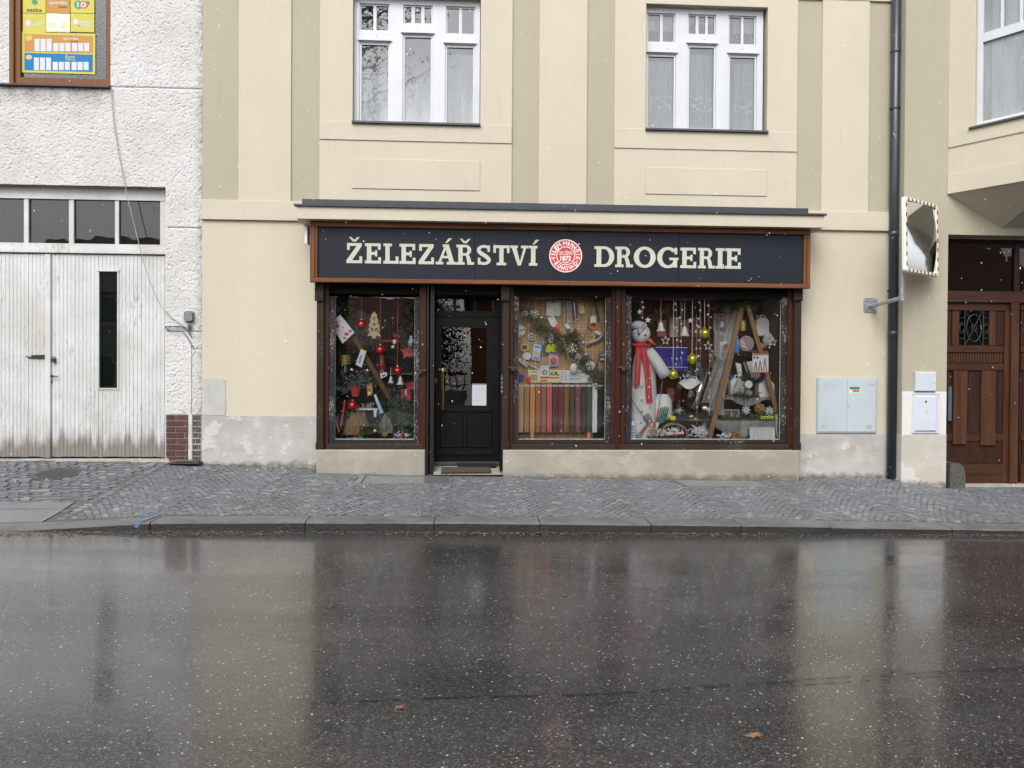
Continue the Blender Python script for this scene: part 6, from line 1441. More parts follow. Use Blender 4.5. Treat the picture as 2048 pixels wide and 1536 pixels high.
t = thing('grinding_disc', V(1063, 681, TY), 'small black and white grinding disc left of the garland', 'disc'); q = V(1063, 673.5, TY)
for r1, y, m in ((.051, 0, mat((.42, .42, .44), .6)), (.036, -.004, BKP), (.018, -.006, WPL), (.009, -.008, BKP)): B().lathe([(r1, y - .003), (r1, y)], (q.x, TY, q.z), 24, 'y').build('disc_ring', m, t)
t = thing('tape_roll', V(1049, 703, TY), 'roll of yellow masking tape on the left of the wire grid', 'tape'); q = V(1048.7, 695, TY); b = B(); n_ = 24
for i in range(n_):
    a0, a1 = 2 * pi * i / n_, 2 * pi * (i + 1) / n_
    pts = [(q.x + r1 * cos(a), yy, q.z + r1 * sin(a)) for yy in (TY - .03, TY) for r1, a in ((.056, a0), (.056, a1), (.042, a1), (.042, a0))]
    b.add(pts, [(3, 2, 1, 0), (0, 1, 5, 4), (2, 3, 7, 6)])
b.build('tape', mat((.55, .42, .17), .5), t)
t = thing('putty_tub', V(1053, 720, TY), 'oval white tub with printed label on the wire grid', 'tub'); q = V(1053, 712.3, TY); B().prism([(q.x + .064 * cos(i * pi / 12), q.z + .054 * sin(i * pi / 12)) for i in range(24)], TY - .02, TY).build('lid', WPL, t); B().prism([(q.x + .048 * cos(i * pi / 12), q.z + .04 * sin(i * pi / 12)) for i in range(24)], TY - .022, TY - .02).build('label', mat((.50, .55, .62), .5, .2, 50), t)
card(1064, 688, 1083, 722, TY, mat((.30, .45, .58), .35, .1), 'light blue packet with a red picture on the wire grid', (('name_bar', [(1070, 692), (1081, 693), (1080.7, 696), (1069.7, 695)], mat((.05, .12, .25), .5), .001), ('picture', [(1069, 702), (1080, 704), (1078.5, 713), (1067.5, 711)], mat((.50, .28, .24), .5, .4, 60), .001), ('foot_bar', [(1066.5, 713), (1078, 715), (1077.3, 720.5), (1065.3, 718.5)], mat((.18, .16, .42), .5, .2), .001)), rot=[(1068, 687.5), (1083, 690), (1079, 722), (1063.5, 719.5)])
t = thing('pliers', V(1088, 710, TY), 'purple-grey pliers hanging left of the neon gloves', 'pliers'); B().bar(V(1085, 675, TY), V(1086, 690, TY), .03, .014).build('jaw', mat((.20, .18, .24), .4, metal=.4), t); B().bar(V(1085, 689, TY), V(1083, 710, TY), .014, .014).build('grip', mat((.05, .08, .18), .45), t); B().bar(V(1087, 689, TY), V(1090, 710, TY), .014, .014).build('grip', mat((.05, .08, .18), .45), t)
t = thing('neon_gloves', V(1103, 705, TY - .03), 'neon yellow-green work gloves hanging on the wire grid', 'gloves'); NEO = mat((.42, .62, .02), .6, .15, 30)
for sx, cx_ in ((1, 1098), (-1, 1108)):
    b = B(); b.prism([XZ(cx_ - 4 * sx, 690, TY - .03), XZ(cx_ + 4 * sx, 687, TY - .03), XZ(cx_ + 5 * sx, 697, TY - .03), XZ(cx_ - 5 * sx, 698, TY - .03)], TY - .045, TY - .02)
    for f_ in range(4): b.bar(V(cx_ + (-4 + 2.6 * f_) * sx, 696, TY - .032), V(cx_ + (-6.5 + 3.2 * f_) * sx, 703.5 + (f_ in (1, 2)) * 1.5, TY - .034), .016, .016)
    b.bar(V(cx_ + 4 * sx, 691, TY - .032), V(cx_ + 6 * sx, 697, TY - .034), .014, .014); b.build('glove', NEO, t)
card(1097, 706, 1117, 733, TY, mat((.34, .30, .34), .3, .1), 'clear blister pack with a red cup brush, below the neon gloves', (('header', (1098, 706, 1116, 711.5), mat((.20, .20, .26), .4), .001), ('print', (1098.5, 728, 1116, 732), mat((.22, .18, .26), .4), .001)))
q = V(1107.5, 721, TY - .02); B().lathe([(.048, 0), (.042, -.025), (.02, -.035)], (q.x, TY - .002, q.z), 18, 'y').build('cup_brush', mat((.55, .07, .05), .45, .2, 40), None, 'round red cup brush inside the clear blister pack', 'brush')
t = thing('trowel', V(1050, 736, TY), 'grey notched trowel with a long white handle, lower left of the grid', 'trowel'); piece(t, 'blade', [(1038, 715), (1053, 722), (1059, 727), (1053, 736), (1037, 722)], TY - .01, STEEL, .004); B().tube([V(1058, 729, TY - .015), V(1080, 739, TY - .015)], .008, 8).build('handle', WPL, t)
card(1081, 731, 1098, 753, TY - .04, mat((.55, .56, .58), .4), 'square white packet with a round wire wheel, over the banner', (('header', (1081.5, 731, 1097.5, 737), mat((.38, .38, .40), .4), .001),)); q = V(1089.5, 744, TY - .05)
t = thing('wire_brush_disc', V(1089.5, 751, TY - .05), 'round grey wire wheel on the square white packet', 'wheel'); B().ring((q.x, TY - .048, q.z), .028, .012, 18, 6).build('wheel', mat((.25, .27, .28), .5, .3, 80), t); B().lathe([(.008, -.006), (.008, 0)], (q.x, TY - .048, q.z), 10, 'y').build('hub', WPL, t)
t = thing('egg_timer', V(1147, 749, TY - .05), 'pale grey egg-shaped soap holder hanging over the banner', 'holder'); q = V(1148, 737, TY - .05); B().ball(q, .06, 18, (.95, .4, 1.25)).build('shell', mat((.48, .50, .52), .3), t, smooth=True); q2 = V(1148, 737, TY - .08); B().prism([(q2.x + u, q2.z + v) for u, v in rrect(.028, .04, .02)], TY - .082, TY - .07).build('face', mat((.58, .60, .64), .3), t)
sheet('blue_pack', [(1036, 748), (1049, 750), (1046, 759), (1040, 763), (1036, 763)], TY - .02, mat((.035, .04, .22), .4, .2, 30), 'dark blue packet at the left end of the banner', 'packet', .02); sheet('red_pennant', [(1052, 760), (1060, 752), (1061, 764), (1054, 766)], TY - .02, REDP, 'small red paper pennant beside the dark blue packet', 'pennant', .006)
WHF, SLV = mat((.66, .68, .68), .6), mat((.50, .53, .54), .3, .1, metal=.5)
snowflake(1068.5, 628, 10, TY - .06, WHF, 'white snowflake at the upper end of the fir garland', 8, .2, .35); snowflake(1102.5, 673, 7.5, TY - .07, WHF, 'white snowflake left of the red gloves on the garland', 8, .2, .4); snowflake(1145, 697, 11, TY - .08, SLV, 'big silver six-armed snowflake in the middle of the garland', 8, .22, .15); snowflake(1181, 731.5, 9.5, TY - .08, WHF, 'white daisy-shaped snowflake at the lower end of the garland', 12, .3, .45)
for i, (a, c, r1, lb) in enumerate(((1051, 627, 4.8, 'upper left'), (1102, 681, 4.2, 'middle'), (1156, 713.5, 4.8, 'lower right'))): q = V(a, c, TY - .08); t = thing('ring_ornament', q, f'small white ring ornament on the garland, {lb} of three', 'ornament', 'ring ornaments'); B().ring((q.x, TY - .08, q.z), r1 * S(.1), .006, 16, 5).build('ring', WHF, t); B().ring((q.x, TY - .08, q.z), r1 * S(.1) * .5, .004, 12, 5).build('inner_ring', WHF, t)
fir([(1046, 618), (1072, 640), (1098, 668), (1120, 690), (1150, 705), (1172, 730), (1190, 750), (1202, 765)], .055, 330, 'long fir garland running diagonally over the wire grid', Y=TY - .04, c=(.075, .105, .055), frost=.08)
fir([(1140, 672), (1150, 685)], .05, 50, 'short fir tuft above the silver snowflake', Y=TY - .03)
B().tube([V(1126, 672, TY - .07), V(1133, 700, TY - .07), V(1138, 718, TY - .07)], .008, 6).build('raffia_stem', mat((.30, .27, .12), .8), None, 'yellow-green raffia stem crossing the garland', 'stem')
for a, c, r1, cc, lb in ((1083, 636, 3.2, (.6, .58, .5), 'white bead bauble near the top of the fir garland'), (1172, 709, 3.4, (.6, .6, .58), 'white bead bauble beside the lower ring ornament'), (1134, 690, 3.2, (.35, .05, .04), 'tiny red bauble beside the silver snowflake'), (1060, 617, 3.4, (.45, .16, .10), 'orange-red bauble at the top end of the garland'), (1200, 744, 3, (.40, .10, .06), 'orange-red bauble at the lower end of the garland')): bauble(a, c, r1, TY - .07, cc, lb)
# banner: cream half with a tin, lettering, white half with small print
bn = thing('product_banner', V(1120, 765, TY - .012), 'cream and white paint banner above the stained boards', 'banner')
piece(bn, 'cream_half', rc(1056.5, 740.5, 1121, 765), TY - .012, mat((.60, .44, .24), .5, .05), .006); piece(bn, 'white_half', rc(1121.3, 741, 1185, 765.5), TY - .012, mat((.50, .52, .50), .5, .05), .006)
piece(bn, 'tin_print', rc(1061, 743, 1075, 762), TY - .013, mat((.30, .20, .14), .5, .4, 60), .0008); piece(bn, 'tin_band', rc(1061.5, 746, 1074.5, 749), TY - .014, WPL, .0008)
a = rect(1094, 743, 1118.5, 751, TY - .0135); text('KOL', a[0], a[1], a[2], a[3], TY - .0135, mat((.03, .025, .02), .6), bn, .05)
piece(bn, 'red_strip', rc(1080, 754, 1118.5, 757), TY - .013, mat((.40, .09, .05), .5), .0008); piece(bn, 'red_tag', rc(1080, 759.5, 1095, 763), TY - .013, mat((.45, .07, .05), .5), .0008)
pr = B()
for k in range(6): q = rect(1139 - (k > 3) * 1, 744.5 + k * 2.9, 1170 - 5 * (k % 3), 745.6 + k * 2.9, TY - .013); pr.box(q[0], q[1], TY - .0128, TY - .0122, q[2], q[3])
for k in range(5):
    for x in (1123.5, 1130): q = rect(x, 744 + k * 3.7, x + 3, 746 + k * 3.7, TY - .013); pr.box(q[0], q[1], TY - .0128, TY - .0122, q[2], q[3])
pr.build('small_print', mat((.14, .15, .19), .6), bn, kind='stuff')
sheet('dark_panel', rc(1186, 755, 1213, 880), TY + .015, mat((.014, .024, .024), .35), 'dark green-black board at the lower right of the middle window', 'panel', .01)
card(1198, 706, 1212, 722, TY, mat((.10, .085, .09), .5), 'dark packet with white lines at the right edge of the grid', (('line', (1201, 709, 1211, 711), WPL, .001), ('line', (1201, 717, 1211, 720), WPL, .001)))
B().tube([V(1196, 690, TY), V(1194, 722, TY)], .008, 6).build('wooden_peg', mat((.42, .27, .15), .6), None, 'thin wooden rod hanging right of the garland', 'rod')
smp = thing('stain_sampler', V(1115, 880, .08), 'rack of fifteen wooden boards stained in different colours', 'sample rack')
SC = ['#d8aa6c', '#b4824e', '#d69436', '#b66a3a', '#a86a58', '#e05a50', '#6a4040', '#84303f', '#83683f', '#5e4e3a', '#8a5a4c', '#4d4048', '#46614b', '#eee6e2', '#24343a']
for i, h in enumerate(SC):
    x0 = 1037.3 + i * 11.35; q = rect(x0, 766.5, x0 + 9.6, 865, .08); cb_ = lin(h, 1.25); gm_ = sum(cb_) / 3; m = wood(tuple(v * .8 + gm_ * .2 + .012 for v in cb_), .86, .5, 30)
    B().bevbox(q[0], q[1], .08, .10, q[2], q[3], .003).build('board', m, smp); l = rect(x0 + .4, 769.5, x0 + 9.2, 773, .078); B().box(l[0], l[1], .078, .0798, l[2], l[3]).build('board_tag', WPL, smp); l = rect(x0 + 2, 770.7, x0 + 7, 771.8, .078); B().box(l[0], l[1], .0773, .0779, l[2], l[3]).build('tag_print', mat((.2, .2, .2), .6), smp)
for y in (787, 842): q = rect(1037, y, 1205, y + 6, .11); B().box(q[0], q[1], .101, .125, q[2], q[3]).build('cross_rail', mat((.20, .09, .05), .6, .2), smp)
for x in (1061, 1174): q = rect(x, 864, x + 7, 879, .085); B().box(q[0], q[1], .085, .115, q[2], q[3]).build('foot', mat((.50, .17, .08), .5), smp)

# ---------------- right window
bd_ = thing('snowman', V(1284, 876, .1), 'white cloth snowman with red scarf, carrot nose and grey cap', 'snowman')
SNW = mat((.62, .63, .62), .85, .08, 8, .3, 14)
q = V(1286, 876, .16); kk = S(.16)
def sbody(u, v):
    a = 2 * pi * u; h = v * 190 * kk; w = interp(v, [0, .06, .3, .55, .75, .9, 1], [.165, .195, .19, .18, .165, .12, .05]); return (q.x - .0 + (w + .006 * sin(a * 7 + v * 4)) * cos(a), .16 + w * .75 * sin(a), q.z + h)
B().grid(sbody, 40, 24).build('body', SNW, bd_, smooth=True)
hd_ = V(1282, 668, .12); B().ball(hd_, .135, 22, (1, .9, 1.02)).build('head', SNW, bd_, smooth=True)
ar = B().tube([V(1296, 702, .06), V(1312, 722, .02), V(1324, 741, 0), V(1332, 752, 0)], .085, 12, True, .085); ar.build('arm', mat((.56, .55, .48), .85, .1, 10, .3, 14), bd_, smooth=True)
nz_ = V(1296, 679, -.02); B().tube([nz_, V(1304, 684, -.045), V(1311, 690, -.065)], .034, 10, True, .006).build('nose', mat((.62, .09, .03), .5, .15, 30), bd_, smooth=True)
for a, c in ((1278, 668), (1291, 670)): p = V(a, c, -.01); B().ball(p, .014, 8).build('eye', BKP, bd_)
cp = V(1277, 652, .10); B().ball(cp, .12, 16, (1.05, .95, .62)).build('cap', mat((.30, .31, .35), .8, .15), bd_, smooth=True)
piece(bd_, 'cap_band', [(1274, 661), (1290, 644), (1294, 650), (1280, 666)], -.035, mat((.36, .09, .13), .7, .4, 70, c2=(.6, .5, .5)), .02)
sc_ = B().ring((hd_.x, .12, V(1282, 691, .12).z), .115, .032, 20, 8, 'z'); SCF = mat((.36, .022, .03), .8, .2, 30); sc_.build('scarf', SCF, bd_, smooth=True)
for i, (pts, wd) in enumerate((([(1277, 694), (1276, 735), (1274, 770)], 11), ([(1286, 696), (1295, 740), (1299, 805)], 12))):
    b = B()
    for j in range(2): b.bar(V(pts[j][0], pts[j][1], -.01 - .004 * j), V(pts[j + 1][0], pts[j + 1][1], -.012), wd * S(0), .012)
    b.build('scarf_end', SCF, bd_); b = B(); b.bar(V(pts[0][0] + 1, pts[0][1] + 3, -.02), V(pts[2][0] - 1, pts[2][1] - 4, -.022), wd * .12 * S(0), .004); b.build('scarf_stripe', mat((.26, .14, .14), .8), bd_)
for a, c in ((1284, 774), (1284, 800), (1284, 823), (1282, 846)): p = V(a, c, .0); B().ball(p, .011, 8).build('button', BKP, bd_)
for px, py, yt, lb in ((1409, 666.5, 596, 'gold bauble at the upper middle, left of the tulle'), (1384, 718, 596, 'gold bauble on a long string right of the blue crate'), (1346, 748.5, 596, 'lowest gold bauble, beside the snowman\'s mitten')): bauble(px, py, 10.6, .0, GOLDB, lb, yt, mat((.5, .46, .38), .7))
bell(1321.5, 653, 19, 19, .02, CREAM, 'cream bell hanging right of the snowman head', 596); bell(1369, 662, 20, 20, .02, CREAM, 'cream bell hanging left of the upper gold bauble', 596)
for px, py, r1, lb, ho in ((1279, 624, 6, 'cream star above the snowman cap', False), (1381, 641, 6.5, 'cream star right of the second bell', False), (1331, 681, 9, 'pale openwork star below the first bell', True), (1296, 640, 7, 'grey star half behind the snowman cap', False), (1416, 692, 9, 'openwork star on the left edge of the tulle', True), (1545, 684, 9, 'openwork star at the right edge near the window post', True)): star(px, py, r1, .03, CREAM if not ho else mat((.52, .50, .46), .5), lb, ho)
bc = thing('blue_crate', V(1343, 742, .3), 'dark blue plastic crate with white lines behind the baubles', 'crate')
r = rect(1309, 694, 1376, 743, .3); B().bevbox(r[0], r[1], .3, .5, r[2], r[3], .01).build('crate_body', mat((.014, .014, .16), .35, .2, 5), bc)
for y in (694.2, 733.5): a = rect(1311, y, 1375, y + 1.6, .298); B().box(a[0], a[1], .294, .299, a[2], a[3]).build('crate_rim', mat((.36, .38, .52), .5), bc)
for x in range(1318, 1368, 9): a = rect(x, 716, x + 2.4, 731, .298); B().box(a[0], a[1], .292, .299, a[2], a[3]).build('crate_rib', mat((.03, .03, .22), .4), bc)
ld = thing('a_frame_ladder', V(1487, 878, .06), 'A-shaped pair of wooden ladder legs in the right window', 'ladder'); LW = wood((.36, .21, .095), .75, .6, 24)
B().bar(V(1487, 603, .16), V(1418, 879, -.03), .068, .03).build('leg', LW, ld); B().bar(V(1493, 603, .16), V(1559, 842, .02), .062, .03).build('leg', LW, ld)
SHW = mat((.20, .12, .06), .6, .2)
shelf(1446, 1543, 796, .1, .5, SHW, 'upper wooden shelf between the ladder legs'); shelf(1428, 1556, 841, .04, .5, SHW, 'lower wooden shelf between the ladder legs'); shelf(1455, 1535, 700, .22, .5, SHW, 'top wooden shelf behind the ladder head')
shelf(1345, 1432, 838, .08, .5, mat((.24, .13, .06), .5, .3), 'brown plank shelf behind the round tray')
TUL = sheer('white_tulle', (.66, .68, .70), .5)
drape(lambda u, v: (V(1478 - 52 * v + (u - .5) * (14 + 34 * v), 616 + 185 * v, .2).x, .22 + .035 * sin(u * 16 + v * 4), V(1478, 616 + 190 * v, .22).z), TUL, 'white tulle veil hanging left of the ladder', 40, 30, 'tulle')
drape(lambda u, v: (V(1430 + 40 * u, 690, .15).x, .2 + .03 * sin(u * 14), V(1430, 655 + 55 * v + 10 * sin(u * 3), .2).z), TUL, 'smaller tulle bunch beside the upper gold bauble', 24, 14, 'tulle')
drape(lambda u, v: (V(1450 + 90 * u, 795, .08).x, .08 + .02 * sin(u * 30), V(1500, 790 + (22 * sin(pi * u)) * (.25 + .75 * v), .08).z), sheer('film', (.55, .60, .58), .5), 'clear film swag hanging from the upper shelf', 40, 6, 'film')
drape(lambda u, v: (V(1432 + 122 * u, 840, .02).x, .02 + .02 * sin(u * 34) + .03 * v, V(1500, 842 + (12 + 22 * abs(sin(u * 4))) * v, .02).z), sheer('film', (.5, .52, .52), .5), 'crumpled clear film skirt under the lower shelf', 50, 8, 'film')
t = thing('steel_pipe', V(1388, 820, .05), 'shiny stainless flue pipe leaning in the right window', 'pipe'); B().tube([V(1412, 738, .12), V(1387, 818, .02)], .045, 18).build('tube', STEEL, t, smooth=True); q = V(1413, 734, .12); B().ball(q, .04, 12, (1, 1, .5)).build('end_collar', BKP, t)
B().tube([V(1402, 818, .1), V(1410, 816, .1), V(1417, 821, .1), V(1420, 831, .1)], .05, 14).build('pipe_elbow', STEEL, None, 'short stainless pipe elbow beside the ladder foot', 'pipe', smooth=True)
t = thing('covered_jar', V(1380, 820, .15), 'big glass jar with white cloth tied over its mouth', 'jar'); q = V(1380, 820, .15); B().lathe([(.125, 0), (.14, .03), (.14, .25), (.10, .33), (.08, .36)], q, 20).build('jar_body', glass('jar_glass2', (.62, .68, .64)), t, smooth=True)
fir([(1372, 810), (1380, 785), (1388, 805)], .04, 50, 'green sprigs inside the big covered jar', Y=.15, c=(.05, .07, .04))
def cloth(u, v):
    a = 2 * pi * u; r_ = .02 + .17 * v; return (q.x + r_ * cos(a), .15 + r_ * .8 * sin(a) - .01, V(1380, 754, .15).z - .13 * v ** 1.4 * (1 + .35 * sin(a * 3 + 1)))
B().grid(cloth, 36, 8).build('cloth_cover', mat((.62, .65, .68), .9, .05), t, smooth=True); B().ball(V(1374, 756, -.0), .018, 10).build('blue_bead', mat((.02, .14, .35), .15, metal=.5), t, smooth=True)
chips(1360, 742, 1395, 762, .1, 60, mat((.45, .50, .52), .6, .2), 'pale tinsel tuft on top of the covered jar', size=.04); fir([(1368, 745), (1392, 742)], .03, 25, 'fir sprig on top of the covered jar', Y=.12)
bottle(1396, 722, 752, 14, .3, mat((.05, .09, .10), .4, .2), 'dark green tin behind the middle gold bauble', None, .8, 'tin', 'tin')
t = thing('white_barrel', V(1325, 838, .2), 'white plastic barrel behind the green rake', 'barrel'); q = V(1325, 838, .2); B().lathe([(.135, 0), (.14, .05), (.135, .25), (.10, .33), (.085, .345), (.08, .36)], q, 22).build('barrel', mat((.50, .54, .60), .4, .06), t, smooth=True)
t = thing('green_rake', V(1322, 846, .02), 'green plastic hand rake standing among the tools', 'rake'); GR = mat((.01, .10, .075), .4)
piece(t, 'head', [(1316, 835), (1336, 824), (1333, 838), (1326, 846), (1314, 846)], .02, GR, .012)
for i in range(5): B().bar(V(1319 + i * 3.6, 832 - i * 1.2, .026), V(1322 + i * 3.8, 813 + abs(i - 2) * .8, .02), .012, .01).build('tine', GR, t)
t = thing('screwdriver', V(1316, 838, .0), 'long screwdriver with red handle leaning by the rake', 'screwdriver'); B().bar(V(1325, 762, .0), V(1317, 818, .0), .008, .008).build('shaft', STEEL, t); B().bar(V(1317, 818, .0), V(1314, 838, .0), .02, .02).build('handle', REDP, t)
t = thing('antenna_rod', V(1300, 850, -.02), 'thin dark rod slanting in front of the snowman', 'rod'); B().bar(V(1262, 797, -.03), V(1297, 848, -.03), .008, .008).build('rod', BKP, t)
t = thing('hammer', V(1280, 876, -.02), 'hammer with a wooden handle at the snowman\'s foot', 'hammer'); B().bar(V(1296, 847, -.02), V(1280, 869, -.02), .030, .026).build('handle', wood((.40, .22, .10), .8, .5, 24), t); B().bar(V(1280, 868, -.02), V(1272, 878, -.02), .03, .026).build('grip', mat((.12, .20, .18), .5), t); B().bar(V(1290, 832, -.01), V(1303, 845, -.01), .05, .05).build('head', mat((.16, .16, .16), .35, .2, metal=.8), t)
card(1296, 838, 1318, 858, -.03, mat((.60, .50, .46), .4, .2, 40), 'red and white wrapped tool packet in front of the hammer', (('red_patch', [(1306, 842), (1313, 844), (1311, 856), (1305, 854)], REDP, .002), ('red_patch', [(1299, 836), (1302, 838), (1299, 846), (1296, 843)], REDP, .002)), rot=[(1293, 834), (1300, 838), (1319, 846), (1315, 857), (1304, 854)])
t = thing('clamp_loop', V(1296, 840, .0), 'grey metal clamp loop leaning on the snowman', 'clamp'); q = V(1295, 836, .0); B().ring((q.x, .0, q.z), .055, .010, 16, 6).build('loop', mat((.25, .25, .25), .4, metal=.6), t)
t = thing('vent_wheel', V(1306, 877, -.01), 'round slotted vent grille on the display floor', 'vent'); q = V(1306, 866, -.01); B().ring((q.x, -.01, q.z), .07, .014, 24, 6).build('rim', mat((.42, .36, .28), .5), t)
for i in range(6): a = i * pi / 6; B().bar((q.x - .065 * cos(a), -.008 + .001 * i, q.z - .065 * sin(a)), (q.x + .065 * cos(a), -.008 + .001 * i, q.z + .065 * sin(a)), .012, .006).build('spoke', mat((.25, .20, .15), .5), t)
t = thing('blue_label_bottle', V(1265, 876, -.03), 'white bottle with blue lettering at the lower left corner', 'bottle'); q = V(1266, 877, -.03); B().lathe([(.035, 0), (.038, .02), (.036, .2), (.02, .25)], q, 12).build('body', WPL, t)
for i in range(4): p = V(1266, 872 - i * 6, -.07); B().box(p.x - .018, p.x + .018, -.0705, -.069, p.z - .006, p.z + .014).build('blue_print', mat((.08, .13, .45), .5), t)
t = thing('round_tray', V(1350, 878, .04), 'round wooden hoop tray filled with tinsel and a tin', 'tray'); q = V(1347, 862, .06); B().tube([(q.x + .19 * cos(i * pi / 16), .06 - .02 * cos(i * pi / 8), q.z - .05 + .15 * sin(i * pi / 16)) for i in range(-2, 19)], .020, 8).build('hoop', mat((.17, .10, .05), .5, .3), t)
B().bar(V(1333, 868, .0), V(1367, 866, .0), .04, .04).build('tin_can', mat((.45, .42, .44), .3, .2), t); B().bar(V(1333, 871, -.025), V(1367, 868.5, -.025), .016, .004).build('tin_band', REDP, t)
WT = mat((.58, .62, .68), .7, .1)
chips(1328, 855, 1366, 866, .06, 70, WT, 'white tinsel heap inside the round tray', size=.035); chips(1376, 850, 1418, 878, -.01, 170, WT, 'heap of white tinsel on the floor left of the ladder foot', size=.045); chips(1346, 815, 1376, 832, .12, 90, WT, 'white tinsel at the foot of the covered jar', size=.035); chips(1436, 866, 1462, 879, -.02, 80, WT, 'white tinsel bow on the floor right of the ladder foot', size=.04)
fir([(1300, 877), (1330, 875), (1365, 874)], .02, 60, 'low fir twigs along the floor of the right window', Y=-.02, L=(.03, .06)); fir([(1360, 828), (1395, 826), (1420, 832)], .025, 55, 'fir twigs on the plank shelf beside the pipe elbow', Y=.08, c=(.03, .045, .02))
for a, c, lb in ((1390, 869, 'blue bead bauble on the tinsel heap left of the ladder foot'), (1349.5, 823, 'blue bead bauble at the foot of the covered jar'), (1445.5, 874, 'blue bead bauble on the floor right of the ladder foot'), (1485, 826, 'blue bead bauble on the lower shelf beside the organiser')): bauble(a, c, 3.2, -.04 if c > 850 else .02, BLUEB, lb)
sheet('neon_tag', [(1336, 829), (1352, 833), (1350, 840), (1342, 841)], .04, mat((.45, .58, .04), .5), 'neon yellow cloth tag right of the green rake', 'tag', .01)
t = thing('drill', V(1370, 846, .04), 'dark cordless tool lying above the round tray', 'tool'); B().bar(V(1354, 838, .05), V(1378, 833, .05), .05, .05).build('body', mat((.02, .02, .022), .4), t); B().bar(V(1372, 834, .04), V(1386, 832, .04), .03, .03).build('chuck', mat((.4, .38, .35), .4, metal=.6), t)
B().tube([V(1383, 848, .0), V(1390, 862, -.02), V(1398, 872, -.03)], .004, 5).build('tinsel_wire', mat((.3, .32, .32), .4), None, 'thin bent wire over the white tinsel heap', 'wire')
pc = card(1505, 706, 1537, 745.5, -.03, mat((.60, .56, .60), .35, .04), 'white and red card with three pairs of pliers hung on the ladder', (('red_head', [(1505, 707), (1537, 704.5), (1537, 709.5), (1505, 711)], mat((.30, .08, .07), .4), .001), ('red_foot', (1505.5, 743, 1537, 745.5), mat((.50, .06, .04), .4), .001), ('black_mark', (1507, 713, 1511, 717), BKP, .001), ('black_mark', (1513, 713, 1517, 717), BKP, .001)))
for cx_, yt in ((1511.5, 722), (1520.5, 720), (1530, 716)):
    piece(pc, 'plier_jaw', [(cx_ - 2, yt + 5), (cx_, yt), (cx_ + 2, yt + 5), (cx_, yt + 8)], -.034, mat((.12, .12, .14), .4), .003)
    piece(pc, 'plier_grip', [(cx_ - 1.5, yt + 6), (cx_ - .3, yt + 8), (cx_ - 2.2, 742), (cx_ - 4, 742)], -.035, mat((.20, .03, .045), .4), .003); piece(pc, 'plier_grip', [(cx_ + 1.5, yt + 6), (cx_ + .3, yt + 8), (cx_ + 2.2, 742), (cx_ + 4, 742)], -.0355, mat((.20, .03, .045), .4), .003)
PLW = mat((.52, .54, .58), .4, .05); BCAP = mat((.03, .05, .25), .4)
canister(1529, 755, 794, 32, .25, PLW, 'white plastic canister with blue cap on the upper shelf', BCAP); canister(1522, 628, 672, 26, .4, mat((.46, .47, .58), .4, .05), 'white canister with violet lid on the top shelf', mat((.20, .18, .42), .4)); canister(1470, 748, 790, 24, .32, PLW, 'white canister half hidden left on the upper shelf', BCAP)
t = thing('grey_pipe_fitting', V(1492, 790, .14), 'grey plastic drain elbow with open black mouth on the upper shelf', 'pipe fitting'); q = V(1496, 769, .1); GP_ = mat((.34, .36, .37), .4); B().tube([(q.x, .08, q.z), (q.x, .16, q.z - .01), (q.x - .06, .2, q.z - .07), (q.x - .07, .2, q.z - .13)], .05, 16).build('elbow', GP_, t, smooth=True); B().lathe([(.056, .0), (.056, .03)], (q.x, .07, q.z), 18, 'y').build('socket_rim', mat((.44, .45, .45), .4), t); B().lathe([(.040, -.003), (.040, .0)], (q.x, .0785, q.z), 16, 'y').build('mouth', BKP, t)
t = thing('steel_cone', V(1475, 785, .12), 'cone of pale sheet metal with a slot on the upper shelf', 'sheet metal'); B().tube([V(1482, 762, .1), V(1470, 785, .16)], .06, 16, True, .045).build('cone', mat((.45, .43, .40), .4, .2, 20, metal=.4), t); 
t = thing('log_slice', V(1497, 793, .08), 'short log slice in front of the drain elbow', 'log'); q = V(1497, 786, .06); B().lathe([(.045, -.02), (.045, .04)], (q.x, .06, q.z), 16, 'y').build('slice', mat((.20, .15, .10), .8, .3, 40), t)
fir([(1490, 750), (1500, 762)], .03, 30, 'fir tuft above the drain elbow', Y=.18); fir([(1462, 790), (1490, 792), (1512, 788)], .02, 40, 'fir twigs lying along the upper shelf', Y=.06, L=(.03, .05), c=(.06, .09, .06)); fir([(1440, 832), (1470, 836), (1520, 832), (1545, 834)], .025, 90, 'fir twigs lying along the lower shelf', Y=.05, L=(.03, .06))
t = thing('white_sink', V(1500, 760, .3), 'white enamel basins leaning behind the pliers card', 'basin'); piece(t, 'basin', [(1471, 725), (1482, 728), (1485, 752), (1477, 752)], .32, WPL, .03); piece(t, 'basin', [(1487, 725), (1505, 722), (1522, 752), (1512, 760), (1497, 752)], .34, mat((.48, .50, .50), .3, .1), .03); B().bar(V(1489, 718, .3), V(1499, 748, .3), .014, .02).build('black_edge', BKP, t)
t = thing('sieve', V(1492, 700, .18), 'brown steel sieve with red and white label on the top shelf', 'sieve'); q = V(1493, 687, .16); B().ring((q.x, .16, q.z), .105, .008, 26, 6).build('rim', mat((.35, .27, .24), .35, metal=.6), t); B().lathe([(.10, 0), (.085, .06), (.04, .09), (.0, .1)], (q.x, .16, q.z), 24, 'y').build('bowl', mat((.20, .15, .14), .4, .2, 60, metal=.5), t); piece(t, 'label', [(1480, 682), (1486, 679), (1495, 698), (1492, 700), (1483, 693)], .14, mat((.55, .20, .18), .4, .6, 60, c2=(.65, .6, .6)), .003)
